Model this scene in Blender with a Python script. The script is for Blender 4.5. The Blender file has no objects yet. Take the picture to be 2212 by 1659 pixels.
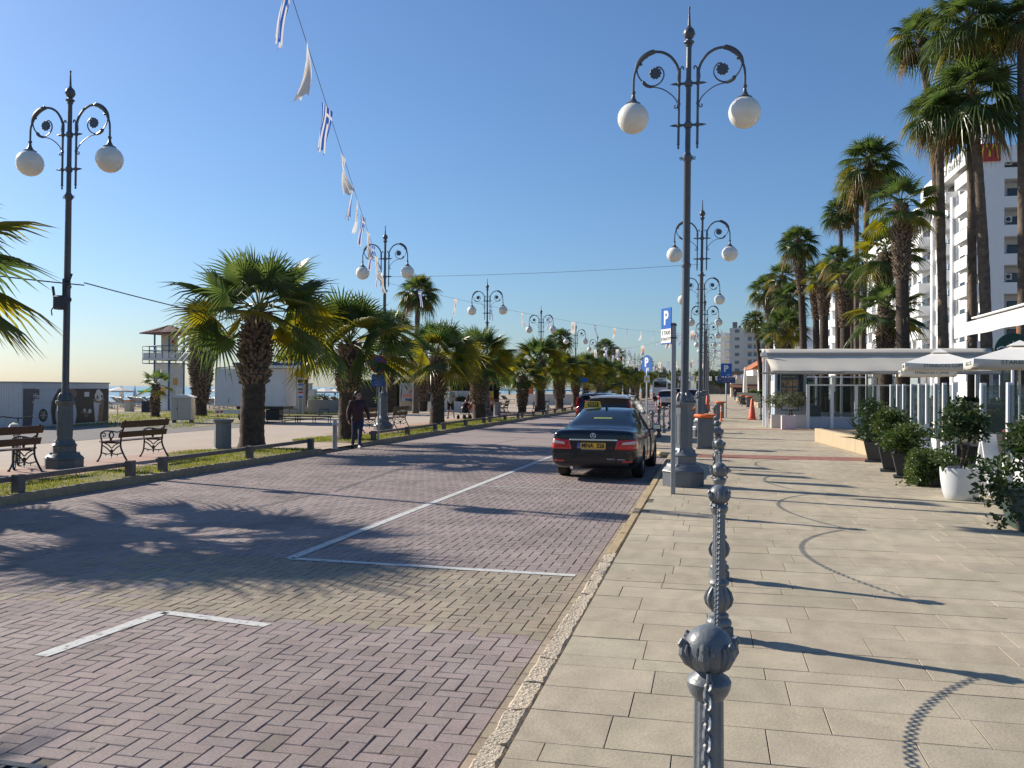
import bpy, bmesh, math, random
from math import sin, cos, pi, radians as R
from mathutils import Vector as V, Matrix as M
from mathutils.bvhtree import BVHTree
S = bpy.context.scene
COL = S.collection
# ------------------------------------------------------------------ camera
CAMZ = 1.72
yaw, pitch, roll = R(12.7), R(0.29), R(0.35)
f = V((-sin(yaw)*cos(pitch), cos(yaw)*cos(pitch), sin(pitch)))
r0 = V((cos(yaw), sin(yaw), 0)); u0 = r0.cross(f)
rr = r0*cos(roll)+u0*sin(roll); uu = -r0*sin(roll)+u0*cos(roll)
cd = bpy.data.cameras.new('camera'); cam = bpy.data.objects.new('camera', cd); COL.objects.link(cam)
mw = M.Identity(4)
for i in range(3):
    mw[i][0], mw[i][1], mw[i][2] = rr[i], uu[i], -f[i]
mw[2][3] = CAMZ
cam.matrix_world = mw
cd.sensor_width = 36; cd.lens = 1900/2212*36; cd.clip_start = .05; cd.clip_end = 60000
S.camera = cam
# ------------------------------------------------------------------ sky and sun
SUN_AZ = V((-.957, .290)); SUN_EL = R(30)
w = bpy.data.worlds.new('World'); S.world = w; w.use_nodes = True
nt = w.node_tree; bg = nt.nodes['Background']
sk = nt.nodes.new('ShaderNodeTexSky'); sk.sky_type = 'NISHITA'; sk.sun_disc = False
sk.sun_elevation = SUN_EL; sk.sun_rotation = math.atan2(SUN_AZ.x, SUN_AZ.y)
sk.air_density = 1.12; sk.dust_density = .7; sk.ozone_density = 8.0; sk.altitude = 0
nt.links.new(sk.outputs[0], bg.inputs[0]); bg.inputs[1].default_value = .088
sd = bpy.data.lights.new('sun', 'SUN'); sd.energy = 4.9; sd.angle = R(.55); sd.color = (1, .91, .78)
so = bpy.data.objects.new('sun', sd); COL.objects.link(so)
sdir = V((SUN_AZ.x*cos(SUN_EL), SUN_AZ.y*cos(SUN_EL), sin(SUN_EL)))
so.rotation_euler = sdir.to_track_quat('Z', 'Y').to_euler(); so.location = (-30, 10, 30)
S.view_settings.view_transform = 'Standard'; S.view_settings.look = 'None'
S.view_settings.exposure = 0.55; S.view_settings.gamma = 1
# ------------------------------------------------------------------ helpers
rnd = random.Random(7)
def tag(o, label=None, cat=None, group=None, kind=None):
    if label: o['label'] = label
    if cat: o['category'] = cat
    if group: o['group'] = group
    if kind: o['kind'] = kind
    return o
def thing(name, label, cat, loc=(0, 0, 0), rz=0, group=None):
    o = bpy.data.objects.new(name, None); COL.objects.link(o); o.empty_display_size = .2
    o.location = loc; o.rotation_euler = (0, 0, rz)
    return tag(o, label, cat, group)
def dup(root, loc=None, rz=None, label=None, group=None, scale=None):
    c = root.copy(); COL.objects.link(c)
    if loc is not None: c.location = loc
    if rz is not None: c.rotation_euler = (root.rotation_euler.x, root.rotation_euler.y, rz)
    if scale is not None: c.scale = (scale,)*3 if not hasattr(scale, '__len__') else scale
    if label: c['label'] = label
    if group: c['group'] = group
    for ch in root.children:
        d = ch.copy(); COL.objects.link(d); d.parent = c
        for g in ch.children:
            e = g.copy(); COL.objects.link(e); e.parent = d
    return c
class MB:
    def __init__(s): s.v = []; s.f = []; s.m = []
    def add(s, vs, fs, m=0):
        b = len(s.v); s.v += [tuple(v) for v in vs]
        for q in fs: s.f.append(tuple(i+b for i in q)); s.m.append(m)
        return s
    def bx(s, x0, x1, y0, y1, z0, z1, m=0):
        return s.add([(x0,y0,z0),(x1,y0,z0),(x1,y1,z0),(x0,y1,z0),(x0,y0,z1),(x1,y0,z1),(x1,y1,z1),(x0,y1,z1)],
            [(3,2,1,0),(4,5,6,7),(0,1,5,4),(1,2,6,5),(2,3,7,6),(3,0,4,7)], m)
    def cbx(s, x0, x1, y0, y1, z0, z1, c=.01, m=0):      # box with chamfered edges
        vs = []; 
        for (x, sx) in ((x0, 1), (x1, -1)):
            for (y, sy) in ((y0, 1), (y1, -1)):
                for (z, sz) in ((z0, 1), (z1, -1)):
                    vs += [(x, y+sy*c, z+sz*c), (x+sx*c, y, z+sz*c), (x+sx*c, y+sy*c, z)]
        bm = bmesh.new()
        for v in vs: bm.verts.new(v)
        bmesh.ops.convex_hull(bm, input=bm.verts); bm.verts.index_update()
        s.add([v.co[:] for v in bm.verts], [[v.index for v in q.verts] for q in bm.faces], m); bm.free()
        return s
    def lathe(s, prof, n=16, c=(0, 0, 0), m=0, rot=0, ax='z', cap=True):
        vs = []
        for (r, z) in prof:
            for k in range(n):
                a = rot+2*pi*k/n; x, y = r*cos(a), r*sin(a)
                p = (x, y, z) if ax == 'z' else ((z, x, y) if ax == 'x' else (x, z, y))
                vs.append((p[0]+c[0], p[1]+c[1], p[2]+c[2]))
        fs = []; L = len(prof)
        for i in range(L-1):
            for k in range(n):
                a, b = i*n+k, i*n+(k+1) % n
                fs.append((a, b, b+n, a+n) if ax != 'y' else (b, a, a+n, b+n))
        if cap:
            fs.append(tuple(range(n))[::-1]); fs.append(tuple((L-1)*n+k for k in range(n)))
        return s.add(vs, fs, m)
    def sph(s, c, r, n=16, m=0, sc=(1, 1, 1)):
        h = n//2; pr = [(max(.001, sin(pi*i/h))*r, -cos(pi*i/h)*r) for i in range(h+1)]
        b = len(s.v); s.lathe(pr, n, (0, 0, 0), m)
        for i in range(b, len(s.v)):
            v = s.v[i]; s.v[i] = (c[0]+v[0]*sc[0], c[1]+v[1]*sc[1], c[2]+v[2]*sc[2])
        return s
    def tube(s, pts, r, n=6, m=0, closed=False):
        pts = [V(p) for p in pts]; L = len(pts); vs = []
        rs = r if hasattr(r, '__len__') else [r]*L
        up = None
        for i, p in enumerate(pts):
            a = pts[i-1] if (i > 0 or closed) else p; b = pts[(i+1) % L] if (i < L-1 or closed) else p
            t = (b-a).normalized() if (b-a).length > 1e-9 else V((0, 0, 1))
            if up is None: up = V((0, 0, 1)) if abs(t.z) < .9 else V((1, 0, 0))
            x = up.cross(t).normalized() if up.cross(t).length > 1e-6 else V((1, 0, 0)); y = t.cross(x); up = y
            for k in range(n):
                q = 2*pi*k/n; vs.append(p+(x*cos(q)+y*sin(q))*rs[i])
        fs = []
        for i in range(L-1 if not closed else L):
            for k in range(n):
                a, b = i*n+k, i*n+(k+1) % n; c, d = ((i+1) % L)*n+(k+1) % n, ((i+1) % L)*n+k
                fs.append((a, b, c, d))
        if not closed: fs += [tuple(range(n))[::-1], tuple((L-1)*n+k for k in range(n))]
        return s.add(vs, fs, m)
    def prism(s, poly, a, b, pl='xz', m=0):              # polygon extruded between a and b
        def P(u, v, w): return (u, w, v) if pl == 'xz' else ((w, u, v) if pl == 'yz' else (u, v, w))
        n = len(poly); vs = [P(u, v, a) for u, v in poly]+[P(u, v, b) for u, v in poly]
        fs = [tuple(range(n)), tuple(range(2*n-1, n-1, -1))]+[(i, n+i, n+(i+1) % n, (i+1) % n) for i in range(n)]
        ar = sum(poly[i][0]*poly[(i+1) % n][1]-poly[(i+1) % n][0]*poly[i][1] for i in range(n))
        flip = (ar > 0) == (a < b)
        if pl == 'xz': flip = not flip
        if flip: fs = [q[::-1] for q in fs]
        return s.add(vs, fs, m)
    def xf(s, mat, start=0):
        for i in range(start, len(s.v)): s.v[i] = tuple(mat @ V(s.v[i]))
        return s
    def mesh(s, name, mats, smooth=35):
        me = bpy.data.meshes.new(name); me.from_pydata(s.v, [], s.f)
        mats = mats if isinstance(mats, (list, tuple)) else [mats]
        for q in mats: me.materials.append(q)
        if len(mats) > 1: me.polygons.foreach_set('material_index', s.m)
        if smooth:
            me.polygons.foreach_set('use_smooth', [True]*len(me.polygons)); me.set_sharp_from_angle(angle=R(smooth))
        me.update(); return me
    def build(s, name, mats, parent=None, loc=None, rz=None, smooth=35):
        o = bpy.data.objects.new(name, s.mesh(name, mats, smooth)); COL.objects.link(o)
        if parent: o.parent = parent
        if loc: o.location = loc
        if rz: o.rotation_euler = (0, 0, rz)
        return o
def inst(name, me, parent=None, loc=None, rz=0, sc=None):
    o = bpy.data.objects.new(name, me); COL.objects.link(o)
    if parent: o.parent = parent
    if loc is not None: o.location = loc
    o.rotation_euler = (0, 0, rz)
    if sc: o.scale = (sc,)*3
    return o
def baked(ob):                                            # evaluate modifiers into a plain mesh
    dg = bpy.context.evaluated_depsgraph_get(); dg.update()
    me = bpy.data.meshes.new_from_object(ob.evaluated_get(dg)); return me
def text(name, body, size, mat, parent, loc, rot=(pi/2, 0, 0), depth=.002, align='CENTER', sx=1, bold=0):
    cu = bpy.data.curves.new(name, 'FONT'); cu.body = body; cu.size = size; cu.extrude = depth
    cu.align_x = align; cu.align_y = 'CENTER'; cu.offset = bold; cu.resolution_u = 3
    t = bpy.data.objects.new(name, cu); COL.objects.link(t); me = baked(t); bpy.data.objects.remove(t)
    me.materials.clear(); me.materials.append(mat)
    o = bpy.data.objects.new(name, me); COL.objects.link(o); o.parent = parent
    o.location = loc; o.rotation_euler = rot; o.scale = (sx, 1, 1); return o
# ------------------------------------------------------------------ materials
def mat(name, c, rough=.6, metal=0, var=.12, scale=6, bump=0, bscale=40, coat=0, spec=.5, c2=None, space='Object', dirt=0):
    m = bpy.data.materials.new(name); m.use_nodes = True; n = m.node_tree.nodes; L = m.node_tree.links
    b = n['Principled BSDF']; b.inputs['Roughness'].default_value = rough; b.inputs['Metallic'].default_value = metal
    b.inputs['Specular IOR Level'].default_value = spec
    if coat: b.inputs['Coat Weight'].default_value = coat; b.inputs['Coat Roughness'].default_value = .03
    tc = n.new('ShaderNodeTexCoord')
    if var or c2:
        no = n.new('ShaderNodeTexNoise'); no.inputs['Scale'].default_value = scale; no.inputs['Detail'].default_value = 6; no.inputs['Roughness'].default_value = .65
        L.new(tc.outputs[space], no.inputs['Vector'])
        rp = n.new('ShaderNodeValToRGB'); L.new(no.outputs[0], rp.inputs[0])
        rp.color_ramp.elements[0].position = .3; rp.color_ramp.elements[1].position = .7
        a = tuple(min(1, x*(1-var)) for x in c); d = c2 or tuple(min(1, x*(1+var)) for x in c)
        rp.color_ramp.elements[0].color = (*a, 1); rp.color_ramp.elements[1].color = (*d, 1)
        out = rp.outputs[0]
        if dirt:
            n2 = n.new('ShaderNodeTexNoise'); n2.inputs['Scale'].default_value = scale*.23; n2.inputs['Detail'].default_value = 9; n2.inputs['Roughness'].default_value = .7
            L.new(tc.outputs[space], n2.inputs['Vector'])
            mp = n.new('ShaderNodeMapRange'); mp.inputs['From Min'].default_value = .45; mp.inputs['From Max'].default_value = .72; L.new(n2.outputs[0], mp.inputs[0])
            mp.inputs['To Max'].default_value = dirt
            mx = n.new('ShaderNodeMix'); mx.data_type = 'RGBA'; L.new(mp.outputs[0], mx.inputs[0]); L.new(out, mx.inputs[6])
            mx.inputs[7].default_value = (c[0]*.45, c[1]*.42, c[2]*.38, 1); out = mx.outputs[2]
        L.new(out, b.inputs['Base Color'])
    else: b.inputs['Base Color'].default_value = (*c, 1)
    if bump:
        n3 = n.new('ShaderNodeTexNoise'); n3.inputs['Scale'].default_value = bscale; n3.inputs['Detail'].default_value = 5
        L.new(tc.outputs[space], n3.inputs['Vector'])
        bp = n.new('ShaderNodeBump'); bp.inputs['Strength'].default_value = bump; bp.inputs['Distance'].default_value = .02
        L.new(n3.outputs[0], bp.inputs['Height']); L.new(bp.outputs[0], b.inputs['Normal'])
    return m
def leafmat(name, c, c2, tr=.35, rough=.5, var=.3):
    m = bpy.data.materials.new(name); m.use_nodes = True; n = m.node_tree.nodes; L = m.node_tree.links
    b = n['Principled BSDF']; b.inputs['Roughness'].default_value = rough; b.inputs['Specular IOR Level'].default_value = .4
    tc = n.new('ShaderNodeTexCoord'); no = n.new('ShaderNodeTexNoise'); no.inputs['Scale'].default_value = 2.2; no.inputs['Detail'].default_value = 4
    oi = n.new('ShaderNodeObjectInfo'); ad = n.new('ShaderNodeVectorMath'); ad.operation = 'ADD'
    sc = n.new('ShaderNodeVectorMath'); sc.operation = 'SCALE'; sc.inputs[3].default_value = 50
    L.new(oi.outputs['Random'], sc.inputs[0]); L.new(tc.outputs['Object'], ad.inputs[0]); L.new(sc.outputs[0], ad.inputs[1])
    L.new(ad.outputs[0], no.inputs['Vector'])
    rp = n.new('ShaderNodeValToRGB'); rp.color_ramp.elements[0].position = .32; rp.color_ramp.elements[1].position = .68
    rp.color_ramp.elements[0].color = (*c, 1); rp.color_ramp.elements[1].color = (*c2, 1); L.new(no.outputs[0], rp.inputs[0])
    L.new(rp.outputs[0], b.inputs['Base Color'])
    t = n.new('ShaderNodeBsdfTranslucent'); hs = n.new('ShaderNodeHueSaturation'); hs.inputs['Value'].default_value = 1.9; hs.inputs['Saturation'].default_value = 1.15
    L.new(rp.outputs[0], hs.inputs['Color']); L.new(hs.outputs[0], t.inputs[0])
    mx = n.new('ShaderNodeMixShader'); mx.inputs[0].default_value = tr
    L.new(b.outputs[0], mx.inputs[1]); L.new(t.outputs[0], mx.inputs[2]); L.new(mx.outputs[0], n['Material Output'].inputs[0])
    return m
def glassmat(name, c=(.75, .82, .82), tr=.75, rough=.02):
    m = bpy.data.materials.new(name); m.use_nodes = True; n = m.node_tree.nodes; L = m.node_tree.links
    b = n['Principled BSDF']; b.inputs['Base Color'].default_value = (.02, .03, .035, 1); b.inputs['Roughness'].default_value = rough
    t = n.new('ShaderNodeBsdfTransparent'); t.inputs[0].default_value = (*c, 1)
    mx = n.new('ShaderNodeMixShader'); mx.inputs[0].default_value = tr
    L.new(b.outputs[0], mx.inputs[1]); L.new(t.outputs[0], mx.inputs[2]); L.new(mx.outputs[0], n['Material Output'].inputs[0])
    return m
IRON = mat('grey_painted_iron', (.135, .15, .165), .42, .0, .12, 9, .15, 60, spec=.6, dirt=.3)
IRON_D = mat('backlit_grey_iron', (.070, .080, .095), .42, 0, .14, 9, .12, 60, spec=.6, dirt=.3)  # upper lamp parts: their darkness against the sky put into the colour
IRON_L = mat('green_grey_iron', (.10, .12, .125), .45, .0, .14, 9, .12, 60, spec=.6, dirt=.35)
DARK = mat('dark_iron', (.035, .04, .05), .45, .2, .15, 12, .1)
CHROME = mat('bright_metal', (.75, .75, .76), .18, 1, .03)
STEEL = mat('galvanised_steel', (.38, .39, .40), .42, .8, .12, 14)
GLOBE = mat('opal_globe', (.80, .77, .69), .25, 0, .04, 3, spec=.5)
GLOBE.node_tree.nodes['Principled BSDF'].inputs['Subsurface Weight'].default_value = .7; GLOBE.node_tree.nodes['Principled BSDF'].inputs['Subsurface Radius'].default_value = (.25, .22, .18)
BLACK = mat('black_plastic', (.015, .015, .016), .45, 0, .1)
RUBBER = mat('rubber', (.018, .018, .018), .8, 0, .2)
WHITE = mat('white_paint', (.78, .78, .76), .5, 0, .04, 4, dirt=.12)
WHITE2 = mat('white_cloth', (.80, .77, .70), .85, 0, .04, 3)
WOOD = mat('dark_bench_wood', (.085, .040, .025), .5, 0, .3, 14, .1)
FENCE = mat('weathered_wood', (.13, .115, .105), .85, 0, .25, 10, .4, 50)
BLUE = mat('sign_blue', (.012, .11, .42), .35, 0, .04)
RED = mat('sign_red', (.50, .03, .035), .4, 0, .06)
YEL = mat('yellow', (.80, .52, .03), .4, 0, .05)
ORANGE = mat('orange_plastic', (.75, .16, .03), .5, 0, .12, 8)
ORDS = 'first second third fourth fifth sixth seventh eighth ninth tenth eleventh twelfth thirteenth fourteenth fifteenth sixteenth seventeenth eighteenth nineteenth twentieth'.split()
def ordn(i): return ORDS[i] if i < 20 else 'twenty-'+ORDS[i-20]
# ================================================================== GROUND
def struct(o): o['kind'] = 'structure'; return o
def vcol_mat(name, rough=.85, bump=.25, bscale=90, speck=.25, stain=.35, grain=.03):
    """paving whose stones carry their own colour; fine speckle and irregular dirt on top"""
    m = bpy.data.materials.new(name); m.use_nodes = True; n = m.node_tree.nodes; L = m.node_tree.links
    b = n['Principled BSDF']; b.inputs['Roughness'].default_value = rough; b.inputs['Specular IOR Level'].default_value = .25
    at = n.new('ShaderNodeAttribute'); at.attribute_name = 'stone'; tc = n.new('ShaderNodeTexCoord')
    def noise(s, d=8, r=.65):
        q = n.new('ShaderNodeTexNoise'); q.inputs['Scale'].default_value = s; q.inputs['Detail'].default_value = d; q.inputs['Roughness'].default_value = r
        L.new(tc.outputs['Object'], q.inputs['Vector']); return q.outputs[0]
    def rng(x, a, bb, lo, hi):
        q = n.new('ShaderNodeMapRange'); q.inputs[1].default_value = a; q.inputs[2].default_value = bb; q.inputs[3].default_value = lo; q.inputs[4].default_value = hi
        L.new(x, q.inputs[0]); return q.outputs[0]
    def mul(c, x):
        q = n.new('ShaderNodeVectorMath'); q.operation = 'SCALE'; L.new(c, q.inputs[0]); L.new(x, q.inputs[3]); return q.outputs[0]
    c = mul(at.outputs['Color'], rng(noise(70), .3, .7, 1-speck, 1+speck))
    c = mul(c, rng(noise(.8, 10, .7), .38, .7, 1.06, 1-stain))
    c = mul(c, rng(noise(9, 9, .75), .55, .75, 1, 1-stain*.5))
    c = mul(c, rng(noise(23, 3, .5), .70, .76, 1, .72))
    def spots(sc, r1, r2, lo):                         # chewing gum, chips and oil drips: sparse round marks
        vz = n.new('ShaderNodeTexVoronoi'); vz.inputs['Scale'].default_value = sc; L.new(tc.outputs['Object'], vz.inputs['Vector'])
        wn = n.new('ShaderNodeTexWhiteNoise'); L.new(vz.outputs['Color'], wn.inputs['Vector'])
        ad = n.new('ShaderNodeMath'); ad.operation = 'MULTIPLY'; L.new(wn.outputs['Value'], ad.inputs[0]); ad.inputs[1].default_value = 1.6
        sb = n.new('ShaderNodeMath'); sb.operation = 'ADD'; L.new(vz.outputs['Distance'], sb.inputs[0]); L.new(ad.outputs[0], sb.inputs[1])
        return rng(sb.outputs[0], r1, r2, lo, 1)
    c = mul(c, spots(4.3, .10, .16, .60)); c = mul(c, spots(1.7, .05, .22, .80)); c = mul(c, spots(9.5, .08, .14, .66))
    wv = n.new('ShaderNodeTexWave'); wv.inputs['Scale'].default_value = .9; wv.inputs['Distortion'].default_value = 14; wv.inputs['Detail'].default_value = 4; wv.inputs['Detail Scale'].default_value = 1.3
    L.new(tc.outputs['Object'], wv.inputs['Vector']); c = mul(c, rng(wv.outputs['Fac'], 0, 1, 1-grain, 1+grain))
    L.new(c, b.inputs['Base Color'])
    bp = n.new('ShaderNodeBump'); bp.inputs['Strength'].default_value = bump; bp.inputs['Distance'].default_value = .01
    L.new(noise(bscale, 6), bp.inputs['Height']); L.new(bp.outputs[0], b.inputs['Normal'])
    return m
PAVE = vcol_mat('worn_paving')
def stones(name, rects, mats=None, ch=.004, depth=.03, tilt=.0015):
    """rects: (x0,x1,y0,y1,z,color[,jag]) -> one mesh of chamfered stones with a colour attribute"""
    vs = []; fs = []; cols = []
    for q in rects:
        x0, x1, y0, y1, z, c = q[:6]; b = len(vs)
        t1, t2 = rnd.uniform(-tilt, tilt), rnd.uniform(-tilt, tilt)
        for (zz, k) in ((z, ch), (z-ch, 0), (z-depth, 0)):
            for (x, y, sx, sy) in ((x0+k, y0+k, -1, -1), (x1-k, y0+k, 1, -1), (x1-k, y1-k, 1, 1), (x0+k, y1-k, -1, 1)):
                vs.append((x, y, zz+t1*sx+t2*sy))
        fs.append((b, b+1, b+2, b+3)); cols += [c]*4
        for r_ in (0, 4):
            for i in range(4):
                fs.append((b+r_+i, b+r_+4+i, b+r_+4+(i+1) % 4, b+r_+(i+1) % 4)); cols += [c]*4
    me = bpy.data.meshes.new(name); me.from_pydata(vs, [], fs); me.materials.append(mats or PAVE)
    a = me.attributes.new('stone', 'FLOAT_COLOR', 'CORNER'); a.data.foreach_set('color', [x for c in cols for x in (*c, 1)])
    me.update(); o = bpy.data.objects.new(name, me); COL.objects.link(o); return o
def jit(c, v=.08, h=.03):
    k = 1+rnd.uniform(-v, v); return tuple(max(.005, x*k*(1+rnd.uniform(-h, h))) for x in c)
def sheet(name, pts, z, m, kind='structure'):
    o = MB().add([(x, y, z) for x, y in pts], [tuple(range(len(pts)))]).build(name, m, smooth=0); o['kind'] = kind; return o
SAND = mat('beach_sand', (.36, .285, .19), .95, 0, .12, .6, .3, 8, dirt=.3)
SOIL = mat('dry_ground', (.25, .20, .135), .95, 0, .25, .5, .3, 10, c2=(.30, .25, .17))
JOINT = mat('joint_sand', (.10, .085, .072), .95, 0, .3, 30)
PURPLE = (.300, .245, .228); BUFF = (.325, .272, .205); STONE = (.408, .352, .258)
# --- wide base: land up to the shoreline, then the sea to the horizon
def seamat():
    m = mat('sea_water', (.24, .38, .44), .35, 0, .15, .02, 0)
    n = m.node_tree.nodes; L = m.node_tree.links; b = n['Principled BSDF']
    tc = n.new('ShaderNodeTexCoord'); mp = n.new('ShaderNodeMapping'); mp.inputs['Scale'].default_value = (.5, 1.3, 1); L.new(tc.outputs['Object'], mp.inputs[0])
    no = n.new('ShaderNodeTexNoise'); no.inputs['Scale'].default_value = 1.0; no.inputs['Detail'].default_value = 5; L.new(mp.outputs[0], no.inputs['Vector'])
    bp = n.new('ShaderNodeBump'); bp.inputs['Strength'].default_value = .6; bp.inputs['Distance'].default_value = .3
    L.new(no.outputs[0], bp.inputs['Height']); L.new(bp.outputs[0], b.inputs['Normal']); return m
sheet('sea', [(-40000, -8000), (-60, -8000), (-60, 20000), (-40000, 30000)], -.45, seamat())
sheet('ground', [(-50, -300), (3000, -300), (3000, 9000), (-50, 9000)], -.06, SOIL)
bm = MB(); ys = [-60+12*i for i in range(40)]
for i, y in enumerate(ys):
    sx = -73+1.5*sin(y*.05)+.8*sin(y*.13+1)
    bm.v += [(sx-9, y, -.75), (sx, y, -.42), (sx+6, y, -.05), (sx+16, y, .03), (-47, y, .06), (-30, y, .07), (-18, y, .07)]
for i in range(len(ys)-1):
    for k in range(6): bm.f.append((i*7+k, i*7+k+1, i*7+8+k, i*7+7+k)); bm.m.append(0)
struct(bm.build('beach', SAND, smooth=60))
# --- road: paver stones near the camera, plain sheet of the same colour beyond
ROADFAR = mat('distant_pavers', (.275, .222, .206), .9, 0, .10, 1.5, .15, 40, dirt=.3)
sheet('road_bed', [(-9.87, -30), (-.86, -30), (-.86, 26.2), (-9.87, 26.2)], -.008, JOINT)
sheet('road', [(-9.87, 26.2), (-1.0, 26.2), (-1.0, 420), (-9.87, 420)], -.002, ROADFAR)
rects = []; W = .1003; g = .0021
X0 = -9.83; nx = int((-1.203-X0)/W); Y0 = 1.2; ny = int((26.2-Y0)/W)
def paver_col(x, y):
    e = .12*sin(x*2.1)+.2*sin(x*.7+1)
    if x > -6.2 and 6.0 < y < 8.05:
        if x > -4.3+e or rnd.random() < (x+6.2)/1.9: return jit(BUFF, .06, .025)
    return jit(PURPLE, .055, .02) if rnd.random() > .04 else jit((.255, .21, .19), .06)
for i in range(nx+1):
    for j in range(ny+1):
        k = (i-j) % 4; x, y = X0+i*W, Y0+j*W; z = rnd.uniform(-.0012, .0012)
        e = .0025*(rnd.random() < .25)
        if k == 0 and i < nx: rects.append((x+g+e, x+2*W-g, y+g*.5, y+W-g*.5, z, paver_col(x+W, y)))
        elif k == 3 and j < ny: rects.append((x+g+e, x+W-g, y+g, y+2*W-g*.6, z, paver_col(x, y+W)))
        elif (k == 1 and i == 0) or (k == 0 and i == nx) or (k == 2 and j == 0): rects.append((x+g, x+W-g, y+g, y+W-g, z, paver_col(x, y)))
xe = X0+(nx+1)*W
rects = [q for q in rects if not (-3.60 < (q[0]+q[1])/2 < -2.90 and 2.98 < (q[2]+q[3])/2 < 3.44)]
struct(stones('road', rects)).name = 'road_paving'
rects = []; y = .8
while y < 26:
    rects.append((xe+.003, xe+.096, y+.002, y+.198, .001, jit(BUFF, .1))); y += .2
y = .8
while y < 26:
    rects.append((xe+.101, -1.003, y+.003, y+.297, .002, jit((.31, .26, .19), .08))); y += .3
struct(stones('gutter', rects))
# --- rough kerb of the promenade side on the right
KERB = mat('rough_kerb', (.50, .42, .31), .95, 0, .45, 55, 1.0, 60, dirt=.2)
KERBP = mat('painted_kerb', (.42, .315, .175), .85, 0, .15, 6, .5, 50, dirt=.35)
def kerb(name, x0, x1, y0, y1, zt, m, seg=.5, rough=.006, gap=.006):
    b = MB(); y = y0
    while y < y1-.05:
        L = min(seg*rnd.uniform(.9, 1.15), y1-y); n = max(2, int(L/.06)); base = len(b.v); dz = rnd.uniform(-.006, .006)
        for i in range(n+1):
            yy = y+gap/2+(L-gap)*i/n; q = rough
            for (x, z) in ((x0, -.05), (x0+rnd.uniform(-q, q), zt-.03), (x0+.02+rnd.uniform(-q, q), zt+rnd.uniform(-q, q)), ((x0+x1)/2, zt+rnd.uniform(-q, q)*1.3), (x1-.015+rnd.uniform(-q, q), zt+rnd.uniform(-q, q)), (x1, zt-.02), (x1, -.05)):
                b.v.append((x, yy, z+dz))
        for i in range(n):
            for k in range(6):
                a = base+i*7+k; b.f.append((a, a+7, a+8, a+1)); b.m.append(0)
        b.f.append(tuple(base+k for k in range(7))); b.f.append(tuple(base+n*7+k for k in range(6, -1, -1))); b.m += [0, 0]
        y += L
    return struct(b.build(name, m, smooth=30))
kerb('kerb', -1.0, -.872, .5, 8.6, .118, KERB, .42, .008)
kerb('kerb', -1.0, -.885, 8.6, 22.5, .115, KERBP, .6, .002)
kerb('kerb', -1.0, -.885, 37.5, 110, .115, KERBP, 1.2, .0)
# build-out beyond the taxi bay
b = MB(); poly = [(-.86, 22.4), (-1.15, 22.7), (-1.6, 23.6), (-1.9, 25.0), (-1.95, 27), (-1.95, 36.0), (-1.8, 36.8), (-1.4, 37.3), (-.86, 37.5)]
b.prism(poly[::-1], -.03, .118, 'xy'); struct(b.build('pavement_corner', mat('light_paving', (.37, .305, .22), .9, 0, .1, 3, .15, 40, dirt=.25)))
kb = MB(); pts = [(x-.07*(x > -2.5)-.0, y, .07) for x, y in poly]
kb.tube([(x, y, .06) for x, y in poly], .075, 6); struct(kb.build('kerb', KERBP))
# --- pavement slabs
rects = []; y = .2; row = 0
while y < 60:
    h = rnd.choice((.20, .36, .38, .40, .40, .42)); red = (21.0 < y < 22.3) or (36.4 < y < 37.3)
    if red:
        h = .11; x = -.87
        while x < 9:
            l = .22; rects.append((x+.002, x+l-.002, y+.002, y+h-.002, .12, jit((.30, .145, .115), .1))); x += l
    else:
        x = -.868-rnd.random()*.5
        while x < 9.5:
            l = rnd.uniform(.45, .95); xa = max(x, -.868)
            if x+l-xa > .12: rects.append((xa+.0025, x+l-.0025, y+.003, y+h-.003, .12+rnd.uniform(-.0015, .0015), jit(STONE, .06, .015)))
            x += l
    y += h
struct(stones('pavement', rects, ch=.0015, tilt=.0006, mats=vcol_mat('sandstone_slabs', .85, .3, 60, .12, .24, .05)))
sheet('pavement_bed', [(-.87, -10), (30, -10), (30, 60), (-.87, 60)], .105, JOINT)
sheet('pavement', [(-.87, 60), (12, 60), (12, 420), (-.87, 420)], .12, mat('far_pavement', (.37, .305, .22), .9, 0, .08, 1, dirt=.3))
# --- painted parking lines (thin worn sheets)
def paintmat():
    m = mat('worn_road_paint', (.52, .52, .50), .8, 0, .1, 20); n = m.node_tree.nodes; L = m.node_tree.links
    tc = n.new('ShaderNodeTexCoord'); no = n.new('ShaderNodeTexNoise'); no.inputs['Scale'].default_value = 14; no.inputs['Detail'].default_value = 10; no.inputs['Roughness'].default_value = .75
    L.new(tc.outputs['Object'], no.inputs['Vector'])
    mp = n.new('ShaderNodeMapRange'); mp.inputs[1].default_value = .33; mp.inputs[2].default_value = .46; L.new(no.outputs[0], mp.inputs[0])
    t = n.new('ShaderNodeBsdfTransparent'); mx = n.new('ShaderNodeMixShader'); L.new(mp.outputs[0], mx.inputs[0]); L.new(t.outputs[0], mx.inputs[1])
    L.new(n['Principled BSDF'].outputs[0], mx.inputs[2]); L.new(mx.outputs[0], n['Material Output'].inputs[0]); return m
PAINT = paintmat()
def line(a, b, wd):
    a, b = V(a), V(b); t = (b-a).normalized(); nrm = V((-t.y, t.x))*wd/2; mb = MB(); n = max(2, int((b-a).length/.12))
    for i in range(n+1):
        p = a+(b-a)*i/n; j = 1+rnd.uniform(-.08, .08)
        mb.v += [(p.x+nrm.x*j, p.y+nrm.y*j, .005), (p.x-nrm.x*j, p.y-nrm.y*j, .005)]
        if i: k = 2*i; mb.f.append((k-2, k-1, k+1, k)); mb.m.append(0)
    o = mb.build('road_marking', PAINT, smooth=0); o['kind'] = 'structure'
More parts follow.
